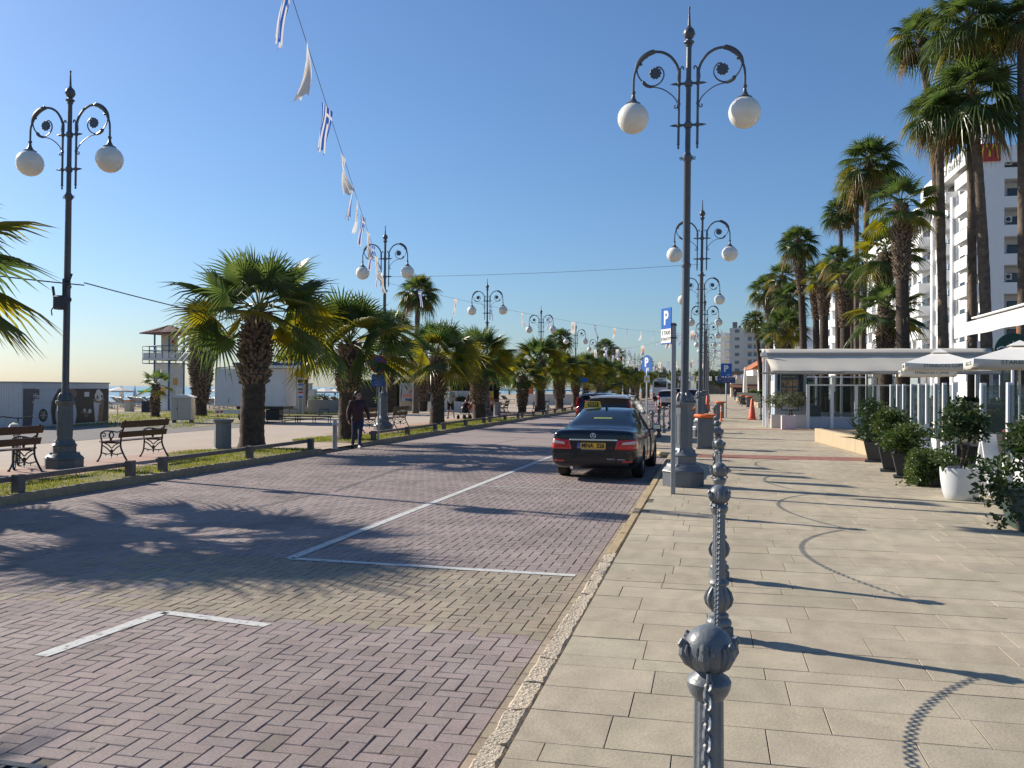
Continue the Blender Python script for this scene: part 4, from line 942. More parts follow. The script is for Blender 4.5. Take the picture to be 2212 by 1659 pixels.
o = lamp_patch([(-.50, 0, .835), (.50, 0, .835), (.49, 0, .865), (-.49, 0, .865)], CHROME, 'chrome_strip', .012)
lamp_patch([(-.74, 0, .30), (.74, 0, .30), (.70, 0, .37), (-.70, 0, .37)], TRIM, 'lower_diffuser', .004)
lamp_patch([(-.885, 0, .628), (.885, 0, .628), (.885, 0, .640), (-.885, 0, .640)], TRIM, 'bumper_seam', .002)
PLY = mat('plate_orange', (.75, .42, .03), .4, 0, .04)
yb = bv.ray_cast(V((0, -5, .73)), V(REAR))[0].y
b = MB(); b.cbx(-.26, .26, yb-.022, yb-.006, .665, .790, .004); np_ = b.build('number_plate', PLY, tx)
b = MB(); b.bx(-.326, -.262, yb-.021, yb-.005, .668, .787); b.build('blue_band', BLUE, np_)
text('lettering', 'MNA  326', .125, BLACK, np_, (.0, yb-.0235, .728), bold=.004, sx=.88); text('lettering', 'CY', .05, YEL, np_, (-.294, yb-.023, .70))
b = MB(); b.bx(-.24, .24, yb-.012, yb-.004, .645, .660); b.build('plate_caption_strip', mat('grey_strip', (.3, .3, .3), .4), tx)
ye = bv.ray_cast(V((0, -5, .93)), V(REAR))[0].y
b = MB(); b.tube([(.052*cos(a), ye-.02, .935+.052*sin(a)) for a in [2*pi*i/28 for i in range(28)]], .007, 8, closed=True)
for q in (90, 210, 330): b.tube([(0, ye-.02, .935), (.05*cos(R(q)), ye-.02, .935+.05*sin(R(q)))], [.009, .003], 6)
b.build('star_emblem', CHROME, tx)
text('lettering', 'E 220', .072, CHROME, tx, (-.575, ye+.012, .915), sx=1.25, bold=.003); text('lettering', 'CDI', .06, CHROME, tx, (.60, ye+.012, .915), sx=1.3, bold=.003)
yl = bv.ray_cast(V((.4, -5, .47)), V(REAR))[0].y
text('lettering', 'TAXI 4', .055, mat('pale_lettering', (.5, .5, .5), .5), tx, (.36, yl-.008, .46)); b = MB(); b.bx(.50, .66, yl-.01, yl-.006, .45, .462); b.build('sticker_line', mat('pale_sticker', (.5, .5, .5), .5), tx)
b = MB(); b.lathe([(.035, -.02), (.04, .10)], 12, c=(-.45, .06, .27), ax='y'); b.build('exhaust_pipe', CHROME, tx)
# roof sign, fin, mirrors, rear shelf light
b = MB(); b.prism([(-.19, 1.455), (.19, 1.455), (.165, 1.60), (-.165, 1.60)], 2.15, 2.28, 'xz'); b.xf(M.Translation((-.36, 0, .0))); ts = b.build('taxi_sign', YEL, tx)
b = MB(); b.bx(-.34-.12, -.36+.14, 2.143, 2.149, 1.485, 1.585); b.build('black_panel', BLACK, ts); text('lettering', 'TAXI', .088, YEL, ts, (-.36+.01, 2.14, 1.535), bold=.003, sx=1.05)
b = MB(); b.prism([(1.9, 1.42), (2.06, 1.45), (1.98, 1.505), (1.93, 1.51)], -.02, .02, 'yz'); b.build('antenna_fin', TP, tx)
for s_ in (-1, 1):
    b = MB(); b.cbx(-.10, .10, -.05, .06, -.065, .075, .03); b.xf(M.Translation((s_*1.02, 3.22, 1.0))); b.tube([(s_*.86, 3.24, .95), (s_*.98, 3.22, .96)], .02, 6); mo = b.build('wing_mirror', TP, tx)
    b = MB(); b.bx(-.08, .08, -.0535, -.051, -.045, .055); b.build('mirror_glass', CHROME, mo, (s_*1.02, 3.22, 1.0))
sg_ = grid([(-.20, 1.35, 1.36), (.20, 1.35, 1.36), (.20, 1.42, 1.385), (-.20, 1.42, 1.385)], 4, 2); conform(sg_, bv, (0, 0, -1), .005); sg_.build('third_brake_light', mat('green_yellow_strip', (.25, .30, .08), .3), tx, smooth=0)
# door seams and side glass bars
SILV = mat('window_chrome', (.5, .5, .5), .25, 1, .03)
for s_ in (-1, 1):
    b = MB(); pts = [V((s_*3, y, .965)) for y in [1.35+.1*i for i in range(21)]]; q = []
    for p in pts:
        h = bv.ray_cast(p, V((-s_, 0, 0)))[0]
        if h: q.append(h+V((s_*.004, 0, 0)))
    b.tube(q, .008, 5); b.build('window_strip', SILV, tx)
    for y in (1.9, 2.72):
        b = MB(); q = []
        for z in [.32+.06*i for i in range(18)]:
            h = bv.ray_cast(V((s_*3, y, z)), V((-s_, 0, 0)))[0]
            if h: q.append(h+V((s_*.002, 0, 0)))
        b.tube(q, .006 if y < 2 else .02, 4); b.build('door_seam' if y < 2 else 'door_pillar', TRIM, tx)
    for y in (1.75, 2.65):
        h = bv.ray_cast(V((s_*3, y, .83)), V((-s_, 0, 0)))[0]; b = MB(); b.tube([(h.x+s_*.005, y-.09, .83), (h.x+s_*.03, y-.07, .83), (h.x+s_*.03, y+.07, .83), (h.x+s_*.005, y+.09, .83)], .012, 6); b.build('door_handle', TP, tx)
# ---- sport utility / estate cars
su = [(.00, .74, .45, .80, .80, .98, .74, 1.02, 1.04), (.06, .86, .32, .85, .84, 1.02, .76, 1.06, 1.08), (.14, .89, .28, .88, .855, 1.03, .74, 1.25, 1.27), (.30, .90, .26, .89, .86, 1.03, .69, 1.57, 1.60), (.55, .905, .25, .89, .87, 1.03, .655, 1.64, 1.675), (1.2, .91, .24, .89, .875, 1.02, .645, 1.665, 1.705),
      (2.2, .91, .24, .89, .875, 1.0, .645, 1.66, 1.70), (2.7, .91, .24, .88, .875, .99, .66, 1.56, 1.60), (3.3, .905, .24, .86, .86, .97, .74, 1.09, 1.12), (4.0, .88, .26, .80, .80, .90, .70, .95, .99), (4.4, .78, .32, .66, .68, .76, .56, .80, .83), (4.5, .66, .4, .56, .56, .64, .46, .68, .7)]
def sug(i, k):
    if k in (6, 7) and i in (1, 2): return 1
    if k in (6, 7) and i in (7,): return 1
    if k == 5 and 3 <= i <= 7: return 1
    if k == 0: return 2
    return 0
def make_suv(name, label, loc, rz, paint, sc, rails=True, cat='car'):
    t = thing(name, label, cat, loc, rz); t.scale = (sc,)*3; wh = [(.79, .95), (-.79, .95), (.79, 3.55), (-.79, 3.55)]
    me = loft_car('body', su, sug, paint, [paint, CG, TRIM], wh, .35); inst('body', me, t); b2 = bvh_of(me)
    for (x, y) in wh: wheel(t, x, y, .35, .22, RIM, 5)
    for s_ in (-1, 1):
        g_ = grid([(s_*.87, 0, .82), (s_*.73, 0, .82), (s_*.70, 0, 1.50), (s_*.78, 0, 1.50)], 5, 12); conform(g_, b2, REAR, .01); o = g_.build('tail_light', TAILR, t, smooth=60); sm = o.modifiers.new('t', 'SOLIDIFY'); sm.thickness = .02; sm.offset = 0
        b = MB(); b.cbx(-.11, .11, -.05, .06, -.07, .08, .03); b.xf(M.Translation((s_*1.02, 2.95, 1.08))); b.tube([(s_*.84, 2.97, 1.03), (s_*.98, 2.95, 1.04)], .022, 6); b.build('wing_mirror', paint, t)
        if rails:
            b = MB(); b.tube([(s_*.60, .55, 1.67), (s_*.60, .62, 1.73), (s_*.60, 1.4, 1.765), (s_*.60, 2.2, 1.75), (s_*.60, 2.4, 1.69)], .02, 6); b.build('roof_rail', TRIM, t)
    b = MB(); b.cbx(-.62, .62, -.02, .26, 1.60, 1.64, .015); b.build('roof_spoiler', paint, t)
    yb_ = b2.ray_cast(V((0, -5, .80)), V(REAR))[0].y; b = MB(); b.cbx(-.26, .26, yb_-.02, yb_-.004, .76, .87, .004); np2 = b.build('number_plate', PLY, t)
    g_ = grid([(-.80, 0, .36), (.80, 0, .36), (.82, 0, .60), (-.82, 0, .60)], 14, 3); conform(g_, b2, REAR, .012); g_.build('rear_bumper', TRIM, t, smooth=60)
    b = MB(); b.tube([(.25, .45, 1.68), (.25, .35, 1.86)], [.008, .004], 5); b.build('roof_antenna', BLACK, t)
    return t
make_suv('parked_car', 'pale silver estate car with roof rails just ahead of the black taxi', (-3.12, 27.4, 0), R(-6), carpaint('pale_silver_paint', (.55, .52, .48), .5, .3), .91)
make_suv('parked_car', 'dark car with roof bars ahead of the silver estate car', (-4.4, 34.5, 0), R(-2), carpaint('dark_blue_paint', (.05, .055, .065), .3, .25), .93)
make_suv('van', 'white van with red upright tail lights standing beyond the parking signs', (-3.55, 77, 0), 0, carpaint('white_car_paint', (.72, .72, .72), 0, .3), 1.0, False, 'van')
make_suv('parked_car', 'silver car parked beyond the second right kerb lamp', (-1.95, 92, 0), 0, carpaint('silver_paint', (.45, .46, .48), .6, .3), 1.05, False)
make_suv('parked_car', 'dark car standing behind the white van', (-3.3, 100, 0), 0, carpaint('dark_grey_paint', (.03, .03, .035), .2, .3), 1.1, True)
make_suv('parked_car', 'dark red car far down the right kerb', (-2.1, 112, 0), 0, carpaint('dark_red_paint', (.10, .01, .015), .2, .3), 1.0, False)
# ---- coach in the distance
t = thing('coach', 'white coach driving away down the far end of the street', 'bus', (-6.9, 126, 0))
BW = carpaint('white_coach_paint', (.74, .74, .73), 0, .3)
b = MB(); prof = [(-1.05, .45), (-1.08, .8), (-1.08, 2.5), (-1.0, 2.95), (-.7, 3.22), (0, 3.32), (.7, 3.22), (1.0, 2.95), (1.08, 2.5), (1.08, .8), (1.05, .45)]
b.prism(prof, 0, 10.5, 'xz'); body = b.build('body', BW, t, smooth=50)
b = MB(); b.cbx(-.85, .85, -.04, .03, 2.0, 2.85, .06); b.build('rear_window', CG, t)
b = MB(); b.cbx(-.4, .4, -.05, .03, 3.0, 3.12, .02); b.build('roof_vent', TRIM, t)
b = MB(); b.cbx(-1.06, 1.06, -.06, .02, .40, .75, .04); b.build('rear_bumper', TRIM, t); b = MB(); b.bx(-.5, .5, -.02, .01, 1.0, 1.05); b.bx(.4, .95, -.03, .01, 1.38, 1.46); b.build('grille_slot', TRIM, t)
for s_ in (-1, 1):
    b = MB(); b.cbx(s_*.86-.12, s_*.86+.12, -.05, .02, .85, 1.15, .03); b.build('tail_light', TAILR, t)
    b = MB(); b.bx(min(s_*1.085, s_*1.07), max(s_*1.085, s_*1.07), .5, 10, 1.6, 2.6); b.build('side_window', CG, t)
    for y in (2.6, 8): wheel(t, s_*.95, y, .48, .28, RIM)
# ================================================================== THINGS ON THE SEAFRONT SIDE
CREAM = mat('cream_wall', (.55, .49, .38), .8, 0, .08, 2, dirt=.2); WALLW = mat('whitewashed_wall', (.68, .67, .63), .8, 0, .06, 2, .1, 30, dirt=.25)
CORR = mat('white_corrugated', (.55, .56, .57), .6, 0, .06, 4, dirt=.25); GREYD = mat('dark_grey_cladding', (.05, .05, .055), .7, 0, .2, 3)
BLUEP = mat('blue_paint', (.03, .10, .24), .5, 0, .1); ROOFB = mat('blue_roof', (.012, .06, .22), .5, 0, .1)
# ---- kiosk with printed drink poster wall
A = V((-25.44, 28.45, .1)); Bv = V((-26.17, 34.33, .1)); L = (Bv-A).length; an = math.atan2(Bv.y-A.y, Bv.x-A.x)
t = thing('drinks_kiosk', 'low white corrugated kiosk with a printed smoothie poster wall, behind the near promenade lamp', 'kiosk', A, an)
b = MB(); H = 1.72
b.bx(0, L, 0, 2.7, 0, H); b.build('wall', CORR, t)
b = MB(); 
for i in range(27): b.bx(-.012, .0, .05+i*.1, .10+i*.1, .02, H-.02)
b.build('corrugation', CORR, t)
b = MB(); b.bx(-.04, L+.04, -.03, 2.74, H, H+.05); b.build('roof', mat('kiosk_roof', (.30, .30, .30), .8), t)
PD = mat('poster_dark', (.035, .03, .03), .5, 0, .3, 5); PWh = mat('poster_white', (.50, .52, .54), .5, 0, .08, 3); PBr = mat('poster_brown', (.15, .075, .04), .5, 0, .4, 6, c2=(.30, .20, .13)); PCr = mat('poster_cream', (.62, .60, .56), .5, 0, .08, 8)
PG = mat('poster_grey', (.11, .10, .10), .5, 0, .2, 4)
b = MB(); b.bx(.05, L-.05, -.012, -.002, .06, 1.50); po = b.build('poster_wall', PG, t)
def el(cx, cz, rx, rz, n=24, a0=0, a1=360): return [(cx+rx*cos(R(a0+(a1-a0)*i/n)), cz+rz*sin(R(a0+(a1-a0)*i/n))) for i in range(n if a1-a0 == 360 else n+1)]
def flatshape(poly, y, m, nm, par): return MB().prism(poly, y-.003, y, 'xz').build(nm, m, par, smooth=0)
flatshape([(.55, .06), (.75, 1.5), (2.25, 1.5), (2.0, 1.25), (1.75, .95), (1.72, .6), (1.85, .06)], -.0125, PWh, 'glass_shape', po)
flatshape([(.62, 1.1), (.62, 1.48), (1.0, 1.48), (1.0, 1.1)], -.016, PG, 'dark_square', po)
flatshape(el(1.25, .45, .28, .26), -.016, PD, 'fruit_slice', po); flatshape(el(1.25, .45, .2, .18), -.0195, PBr, 'fruit_flesh', po)
b = MB(); 
for k in range(6): b.tube([(1.25, -.021, .45), (1.25+.2*cos(k*pi/3), -.021, .45+.18*sin(k*pi/3))], .01, 4)
b.build('fruit_segment', PCr, po)
flatshape([(1.95, 1.2), (2.25, 1.5), (3.9, 1.5), (3.9, .06), (1.95, .06), (1.8, .6)], -.0125, PD, 'dark_field', po)
flatshape(el(2.75, .45, .72, .75), -.0155, PWh, 'plate_shape', po); flatshape(el(2.45, .62, .16, .22), -.019, PBr, 'berry', po); flatshape(el(2.85, .3, .12, .12), -.019, PBr, 'berry', po)
flatshape(el(3.0, 1.3, .5, .2), -.017, PBr, 'fruit_heap', po)
flatshape([(3.9, .06), (3.9, 1.5), (L-.06, 1.5), (L-.06, .06)], -.0126, PD, 'dark_field', po); flatshape([(4.02, 1.16), (4.02, 1.36), (4.38, 1.36), (4.38, 1.16)], -.016, PCr, 'small_label', po)
rg = random.Random(3)
for k in range(7): flatshape(el(4.25+rg.uniform(-.4, .4), .45+rg.uniform(-.12, .12), rg.uniform(.06, .16), rg.uniform(.04, .1), 10), -.016-.001*k, rg.choice((PBr, PWh, PBr)), 'chocolate_piece', po)
flatshape([(4.85, .06), (4.68, 1.05), (5.52, 1.05), (5.35, .06)], -.0160, PWh, 'cup', po); flatshape([(5.02, .06), (5.15, .8), (5.5, 1.0), (5.38, .06)], -.0195, PBr, 'coffee', po)
flatshape(el(5.1, .98, .43, .10), -.0225, PBr, 'cup_rim', po); flatshape(el(5.1, 1.18, .33, .22), -.0255, PCr, 'cream_top', po); flatshape(el(5.05, 1.35, .18, .12), -.0285, PCr, 'cream_top', po); flatshape(el(4.98, 1.12, .08, .09), -.0315, PBr, 'cherry', po); flatshape(el(5.32, 1.17, .07, .06), -.0315, PD, 'cherry', po)
text('lettering', 'Have a', .26, PCr, po, (.98, -.021, 1.22), bold=.004); text('lettering', 'smoothie day', .20, PCr, po, (1.12, -.021, .99), bold=.004)
# ---- lifeguard tower (stands cornerwise to the street)
t = thing('lifeguard_tower', 'white lifeguard tower with blue railings and a small hipped tile roof', 'lifeguard tower', (-34.8, 51.6, .06), R(12.7+45+20))
b = MB(); hs = .64; b.bx(-hs, hs, -hs, hs, .12, 3.2); b.build('wall', WALLW, t); b = MB(); b.bx(-hs-.2, hs+.2, -hs-.2, hs+.2, 0, .12); b.build('base', CREAM, t)
b = MB(); b.bx(-1.17, 1.17, -1.17, 1.17, 3.36, 3.48); b.build('platform', WALLW, t)
b = MB(); b.bx(-.1, hs, -.1, hs, 3.48, 5.1); b.build('cabin', CREAM, t)
for (x, y) in ((-hs, -hs), (hs, -hs), (hs, hs), (-hs, hs)):
    b = MB(); b.bx(x-.04*(1 if x > 0 else 1), x+.04, y-.04, y+.04, .12, 5.1); b.build('corner_post', BLUEP, t)
b = MB(); e = 1.15
for z in (3.15, 3.42, 3.98, 4.28): 
    for (p, q) in (((-e, -e), (e, -e)), ((e, -e), (e, e)), ((e, e), (-e, e)), ((-e, e), (-e, -e))): b.tube([(*p, z), (*q, z)], .025, 4)
for k in range(4):
    for i in range(4):
        s0 = len(b.v); b.tube([(-e+i*2*e/4, -e, 3.15), (-e+i*2*e/4, -e, 4.28)], .022, 4); b.xf(M.Rotation(k*pi/2, 4, 'Z'), s0)
b.build('railing', BLUEP, t)
b = MB()
for k in range(4): s0 = len(b.v); b.bx(-e+.03, e-.03, -e+.02, -e+.04, 3.48, 3.85); b.xf(M.Rotation(k*pi/2, 4, 'Z'), s0)
b.build('railing_panel', WALLW, t)
b = MB(); q = 1.30; b.add([(-q, -q, 5.08), (q, -q, 5.08), (q, q, 5.08), (-q, q, 5.08), (-q, -q, 5.15), (q, -q, 5.15), (q, q, 5.15), (-q, q, 5.15), (0, 0, 5.72)], [(3, 2, 1, 0), (0, 1, 5, 4), (1, 2, 6, 5), (2, 3, 7, 6), (3, 0, 4, 7), (4, 5, 8), (5, 6, 8), (6, 7, 8), (7, 4, 8)])
for k in range(4):
    for i in range(1, 9):
        s0 = len(b.v); x = -q+i*2*q/9; b.tube([(x, -q, 5.155), (x*.15, -q*max(.12, abs(x)/q), 5.17+.56*(1-max(.12, abs(x)/q)))], .02, 4); b.xf(M.Rotation(k*pi/2, 4, 'Z'), s0)
b.build('roof', mat('brown_red_tiles', (.13, .06, .055), .8, 0, .25, 8), t)
FO = mat('orange_notice', (.65, .36, .12), .6, 0, .1)
b = MB(); b.bx(-.30, .10, -hs-.015, -hs-.003, 1.75, 2.2); b.build('orange_notice', FO, t); b = MB(); b.bx(-hs-.015, -hs-.003, -.35, .15, 1.2, 1.6); b.build('orange_notice', FO, t); b = MB(); b.bx(-.40, .45, -hs-.017, -hs-.004, 2.35, 3.1)
b = MB(); b.bx(-.1, .5, -hs-.02, -hs-.004, .95, 1.6); b.build('white_notice', WHITE, t)
b = MB(); b.add([(.1, -.13, 4.75), (.42, -.16, 4.55), (.40, -.16, 4.42), (.1, -.13, 4.55)], [(0, 1, 2, 3)]); b.build('warning_flag', RED, t)
# ---- utility cabinet
t = thing('utility_cabinet', 'cream metal utility cabinet with pitched lid on short legs by the promenade edge', 'cabinet', (-22.9, 35.0, .1), R(14))
b = MB(); b.cbx(-.44, .44, -.28, .28, .13, 1.12, .01); b.build('body', CREAM, t); b = MB(); b.prism([(-.50, 1.12), (.50, 1.12), (.50, 1.15), (.25, 1.25), (-.25, 1.25), (-.5, 1.15)], -.34, .34, 'xz'); b.build('lid', WALLW, t)
b = MB(); b.bx(-.142, -.135, -.286, -.28, .15, 1.1); b.bx(-.19, -.16, -.30, -.28, .6, .66); b.build('door_seam', GREYD, t)
for x in (-.38, .38): b = MB(); b.bx(x-.03, x+.03, -.2, .2, 0, .13); b.build('leg', DARK, t)
# ---- white trailer stall
t = thing('trailer', 'white food trailer with blue roof edge parked on the promenade behind the largest near palm', 'trailer', (-21.7, 35.55, .1), R(12))
b = MB(); b.cbx(0, 3.2, 0, 1.9, .74, 2.46, .03); b.build('body', WALLW, t); b = MB(); b.bx(.92, 4.0, -.25, 1.9, 2.47, 2.58); b.bx(.92, 3.0, -.2, 1.9, 2.58, 2.60); b.build('canopy', WALLW, t); b = MB(); b.bx(.90, 4.02, -.28, 1.92, 2.605, 2.70); b.build('roof', ROOFB, t)
b = MB(); b.tube([(.1, .02, 2.47), (.95, -.1, 2.52)], .02, 5); b.build('awning_bar', BLACK, t); b = MB(); b.bx(1.0, 3.1, .02, 1.8, .62, .735); b.build('chassis', BLACK, t)
b = MB(); b.bx(.05, 1.6, -.05, .0, .42, .58); lb_ = b.build('light_board', WALLW, t)
for x in (.1, 1.35): b = MB(); b.prism([(x, .44), (x+.16, .44), (x+.08, .56)], -.056, -.051, 'xz'); b.build('red_triangle', RED, lb_)
for x in (.3, 1.18): b = MB(); b.bx(x, x+.12, -.056, -.051, .46, .54); b.build('tail_light', RED, lb_)
for y in (.15, 1.75): b = MB(); b.lathe([(.15, -.1), (.28, -.1), (.3, -.06), (.3, .06), (.28, .1), (.15, .1)], 20, c=(1.35, y, .30), ax='y'); b.build('wheel', RUBBER, t)
b = MB(); b.bx(2.3, 2.9, .1, .8, .12, .6); b.bx(2.35, 2.85, .05, .1, .45, .56); b.build('gas_locker', BLACK, t)
b = MB(); b.tube([(.66, -.005, 2.2), (.66, -.02, 2.1)], .012, 4); b.tube([(.66, -.01, 1.1), (.66, -.01, .9)], .01, 4); b.build('latch', GREYD, t)
# display racks in front of the trailer
for i, (x, y, l_) in enumerate(((-18.9, 36.5, 'low steel rack with brown boards right of the white trailer'), (-17.6, 36.9, 'second low steel rack with brown board nearer the street'))):
    t = thing('display_rack', l_, 'rack', (x, y, .1), R(10)); b = MB(); b.cbx(-.9, .9, -.22, .22, .28, .33, .01); b.build('board', WOOD, t)
    b = MB()
    for s_ in (-.7, .1, .8): b.tube([(s_, -.2, .28), (s_, -.2, .0), (s_, .2, 0), (s_, .2, .28)], .018, 5)
    b.tube([(.3, .2, .3), (.3, .2, .62), (.7, .2, .62), (.7, .2, .4)], .016, 5); b.build('steel_frame', DARK, t)
# hut and column behind
t = thing('beach_hut', 'beige beach hut with open slots under its flat roof, right of the white trailer', 'hut', (-25.2, 48.6, .08), R(12))
b = MB(); b.bx(-.6, 1.1, 0, 1.6, 0, 1.85); b.build('wall', CREAM, t); b = MB(); b.bx(-.7, 1.3, -.1, 1.7, 2.12, 2.22); b.build('roof', WALLW, t)
for x in (-.55, -.25, .05, .35, .65, 1.0): b = MB(); b.bx(x, x+.08, .0, .08, 1.85, 2.12); b.build('roof_post', GREYD, t)
b = MB(); b.lathe([(.18, -.03), (.18, -.005)], 24, c=(-.22, 0, 1.05), ax='y'); b.build('round_sign', ORANGE, t)
b = MB(); b.cbx(-.25, .25, -.35, -.1, .1, .45, .02); b.tube([(-.25, -.3, .5), (.3, -.3, .55)], .05, 6)
t = thing('bar_stool', 'orange padded stool with steel legs in front of the beige hut', 'stool', (-24.9, 47.4, .08)); b.build('seat', ORANGE, t); b = MB()
for x in (-.2, .2): b.tube([(x, -.3, 0), (x, -.3, .9)], .015, 5)
b.build('leg', STEEL, t)
t = thing('info_board', 'narrow standing information board beside the slim beach palm', 'board', (-22.0, 44.7, .1), R(10)); b = MB(); b.cbx(-.14, .14, -.02, .02, 1.0, 1.85, .004); pb_ = b.build('panel', PWh, t)
for s_ in (-1, 1): b = MB(); b.tube([(s_*.13, 0, 0), (s_*.13, 0, 1.0)], .014, 5); b.build('leg', STEEL, t)
for z, m_ in ((1.76, BLUE), (1.5, GREYD), (1.33, RED), (1.08, BLUE)): b = MB(); b.bx(-.13, .13, -.026, -.021, z-.05, z+.05); b.build('printed_band', m_, pb_)
t = thing('white_column', 'white stone gate column near the beach parasols', 'column', (-27.4, 57.3, .08)); b = MB(); b.cbx(-.2, .35, -.2, .2, 0, 1.5, .02); b.cbx(-.22, -.0, -.22, .22, 1.5, 1.85, .02); b.cbx(-.26, .04, -.26, .26, 1.85, 1.93, .02); b.build('pillar', WALLW, t)
t = thing('planter_wall', 'long low grey planter wall in front of the beach, left of the walking woman', 'wall', (-24.6, 51.0, .08), R(24)); b = MB(); b.cbx(0, 2.4, 0, .35, 0, .85, .02); b.cbx(-1.2, 0, .2, .5, 0, .4, .02); b.build('wall', mat('grey_render', (.30, .29, .27), .9, 0, .1, 3, dirt=.3), t); shrub(t, (.9, .25, .95), (.9, .25, .22), 500, .09, LEAFG, 5)
# flat roofed dark pavilion, hedges and walls
t = thing('beach_pavilion', 'dark beach bar with flat canopy and a grey hipped roof behind the kerbside palms', 'pavilion', (-25.9, 62, .08), R(12))
b = MB(); b.bx(0, 5, 0, 4, 0, 2.1); b.build('wall', GREYD, t); b = MB(); b.bx(-.6, 5.2, -.2, 4.2, 2.1, 2.24); b.build('flat_roof', mat('grey_roof_slab', (.22, .22, .23), .8), t)
b = MB(); cx, cy = 4.0, 9; q = 3.0; b.add([(cx-q, cy-q, 2.35), (cx+q, cy-q, 2.35), (cx+q, cy+q, 2.35), (cx-q, cy+q, 2.35), (cx, cy, 4.1)], [(3, 2, 1, 0), (0, 1, 4), (1, 2, 4), (2, 3, 4), (3, 0, 4)]); b.build('hipped_roof', mat('grey_slate', (.13, .145, .17), .6, 0, .15, 4), t, smooth=0)
b = MB(); b.bx(cx-2.4, cx+2.4, cy-2.4, cy+2.4, 0, 2.34); b.build('lower_wall', GREYD, t); b = MB(); b.tube([(1.6, 1, 2.2), (1.6, 1, 3.1)], .025, 5); b.build('mast', STEEL, t)
t = thing('garden_wall', 'pale garden wall in two steps behind the man in shorts', 'wall', (-18.7, 57.0, .08), R(12)); b = MB(); b.cbx(0, 3.4, 0, .3, 0, .72, .02); b.cbx(.2, 4.2, .9, 1.2, 0, 1.45, .02); b.build('wall', WALLW, t); b = MB(); b.lathe([(.09, -.012), (.09, -.002)], 14, c=(2.3, 0, .4), ax='y')
def hedge(name, lab, loc, rz, box, n, m, seed, size=.12, cat='hedge'):
    t = thing(name, lab, cat, loc, rz); rg = random.Random(seed); x0, x1, y0, y1, z0, z1 = box; mb = MB()
    b = MB(); b.cbx(x0+.1, x1-.1, y0+.1, y1-.1, z0, z1-.12, .05); b.build('branches', mat('hedge_wood', (.02, .025, .012), .9), t)
    bl = []
    for i in range(int(6+(x1-x0)*2.5)): bl.append((rg.uniform(x0+.2, x1-.2), rg.uniform(y0, y1), rg.uniform(z0+.1, z1-.1), .45, .3, .28))
    leaves(mb, bl, n, size, 0, rg); mb.build('foliage', m, t, smooth=0); return t
hedge('hedge', 'dark clipped hedge above the pale garden wall', (-18.6, 58.6, .08), R(12), (0, 4.4, 0, 1.2, .9, 2.3), 2600, LEAFD, 8, .16)
hedge('hedge', 'low dark hedge between the two steps of the garden wall', (-17.0, 57.6, .08), R(12), (0, 2.2, 0, .6, .4, 1.15), 1100, LEAFD, 9, .13)
hedge('hedge', 'bushes with yellow tips left of the flamingo poster', (-23.8, 60.2, .08), R(12), (0, 3.6, 0, 1, .6, 1.9), 1600, LEAFG, 10, .15)
hedge('hedge', 'green hedge right of the flamingo poster', (-19.6, 60.6, .08), R(12), (0, 1.8, 0, 1, .5, 2.0), 1000, LEAFG, 11, .15)
# flamingo poster and dark green bin
t = thing('poster_board', 'standing poster showing pink flamingos on a beach', 'poster', (-20.7, 58.9, .1), R(13))
b = MB(); b.cbx(-.66, .66, -.05, .05, .02, 1.98, .01); bd = b.build('board', mat('poster_sky', (.42, .50, .53), .5, 0, .08, 2), t)
PK = mat('flamingo_pink', (.62, .27, .29), .5, 0, .1); SB = mat('poster_sea', (.02, .12, .35), .5); SN = mat('poster_sand', (.45, .40, .30), .6)
for poly, y, m_, nm in (([(-.6, .35), (.62, .35), (.62, .62), (-.6, .72)], -.051, SN, 'printed_sand'), ([(-.25, .72), (.62, .62), (.62, .86), (-.25, .86)], -.0515, SB, 'printed_sea'), ([(-.6, .06), (.62, .06), (.62, .35), (-.6, .35)], -.051, mat('poster_grey_water', (.30, .31, .33), .5), 'printed_water')): flatshape(poly, y, m_, nm, bd)
for (x, z, s_) in ((-.22, 1.06, 1), (.34, .98, -1)):
    b = MB(); b.prism(el(x, z, .26, .14, 18), -.0575, -.0545, 'xz'); b.tube(smoothpath([(x+s_*.2, -.058, z+.05), (x+s_*.3, -.058, z+.2), (x+s_*.2, -.058, z+.28), (x+s_*.26, -.058, z+.38), (x+s_*.33, -.058, z+.34)]), .02, 4)
    for q in (-.05, .06): b.tube([(x+q, -.058, z-.1), (x+q, -.058, z-.52)], .008, 4)
    b.build('printed_flamingo', PK, bd)
for (x, z) in ((-.2, 1.62), (.25, 1.35)): flatshape([(x-.12, z+.08), (x, z+.14), (x+.05, z), (x+.16, z-.14), (x+.02, z-.1), (x-.02, z-.02)], -.055, mat('printed_bird', (.10, .03, .03), .5), 'printed_bird', bd)
b = MB(); 
for q in range(3): b.tube([(-.58, -.056, .7), (-.58+.05*q, -.056, 1.3+.25*q)], .012, 4)
b.build('printed_palm', PD, bd)
t = thing('recycling_bin', 'dark green recycling container right of the flamingo poster', 'bin', (-19.75, 58.9, .1), R(13)); b = MB(); b.cbx(-.34, .34, -.3, .3, .04, 1.1, .03); b.build('body', mat('dark_green_plastic', (.012, .03, .025), .5, 0, .15), t); b = MB(); b.cbx(-.36, .36, -.32, .32, 1.1, 1.2, .03); b.build('lid', mat('green_lid', (.02, .06, .04), .5), t); b = MB(); b.prism(el(0, .95, .16, .09, 14), -.31, -.302, 'xz'); b.build('green_sticker', mat('sticker_green', (.05, .25, .12), .5), t)
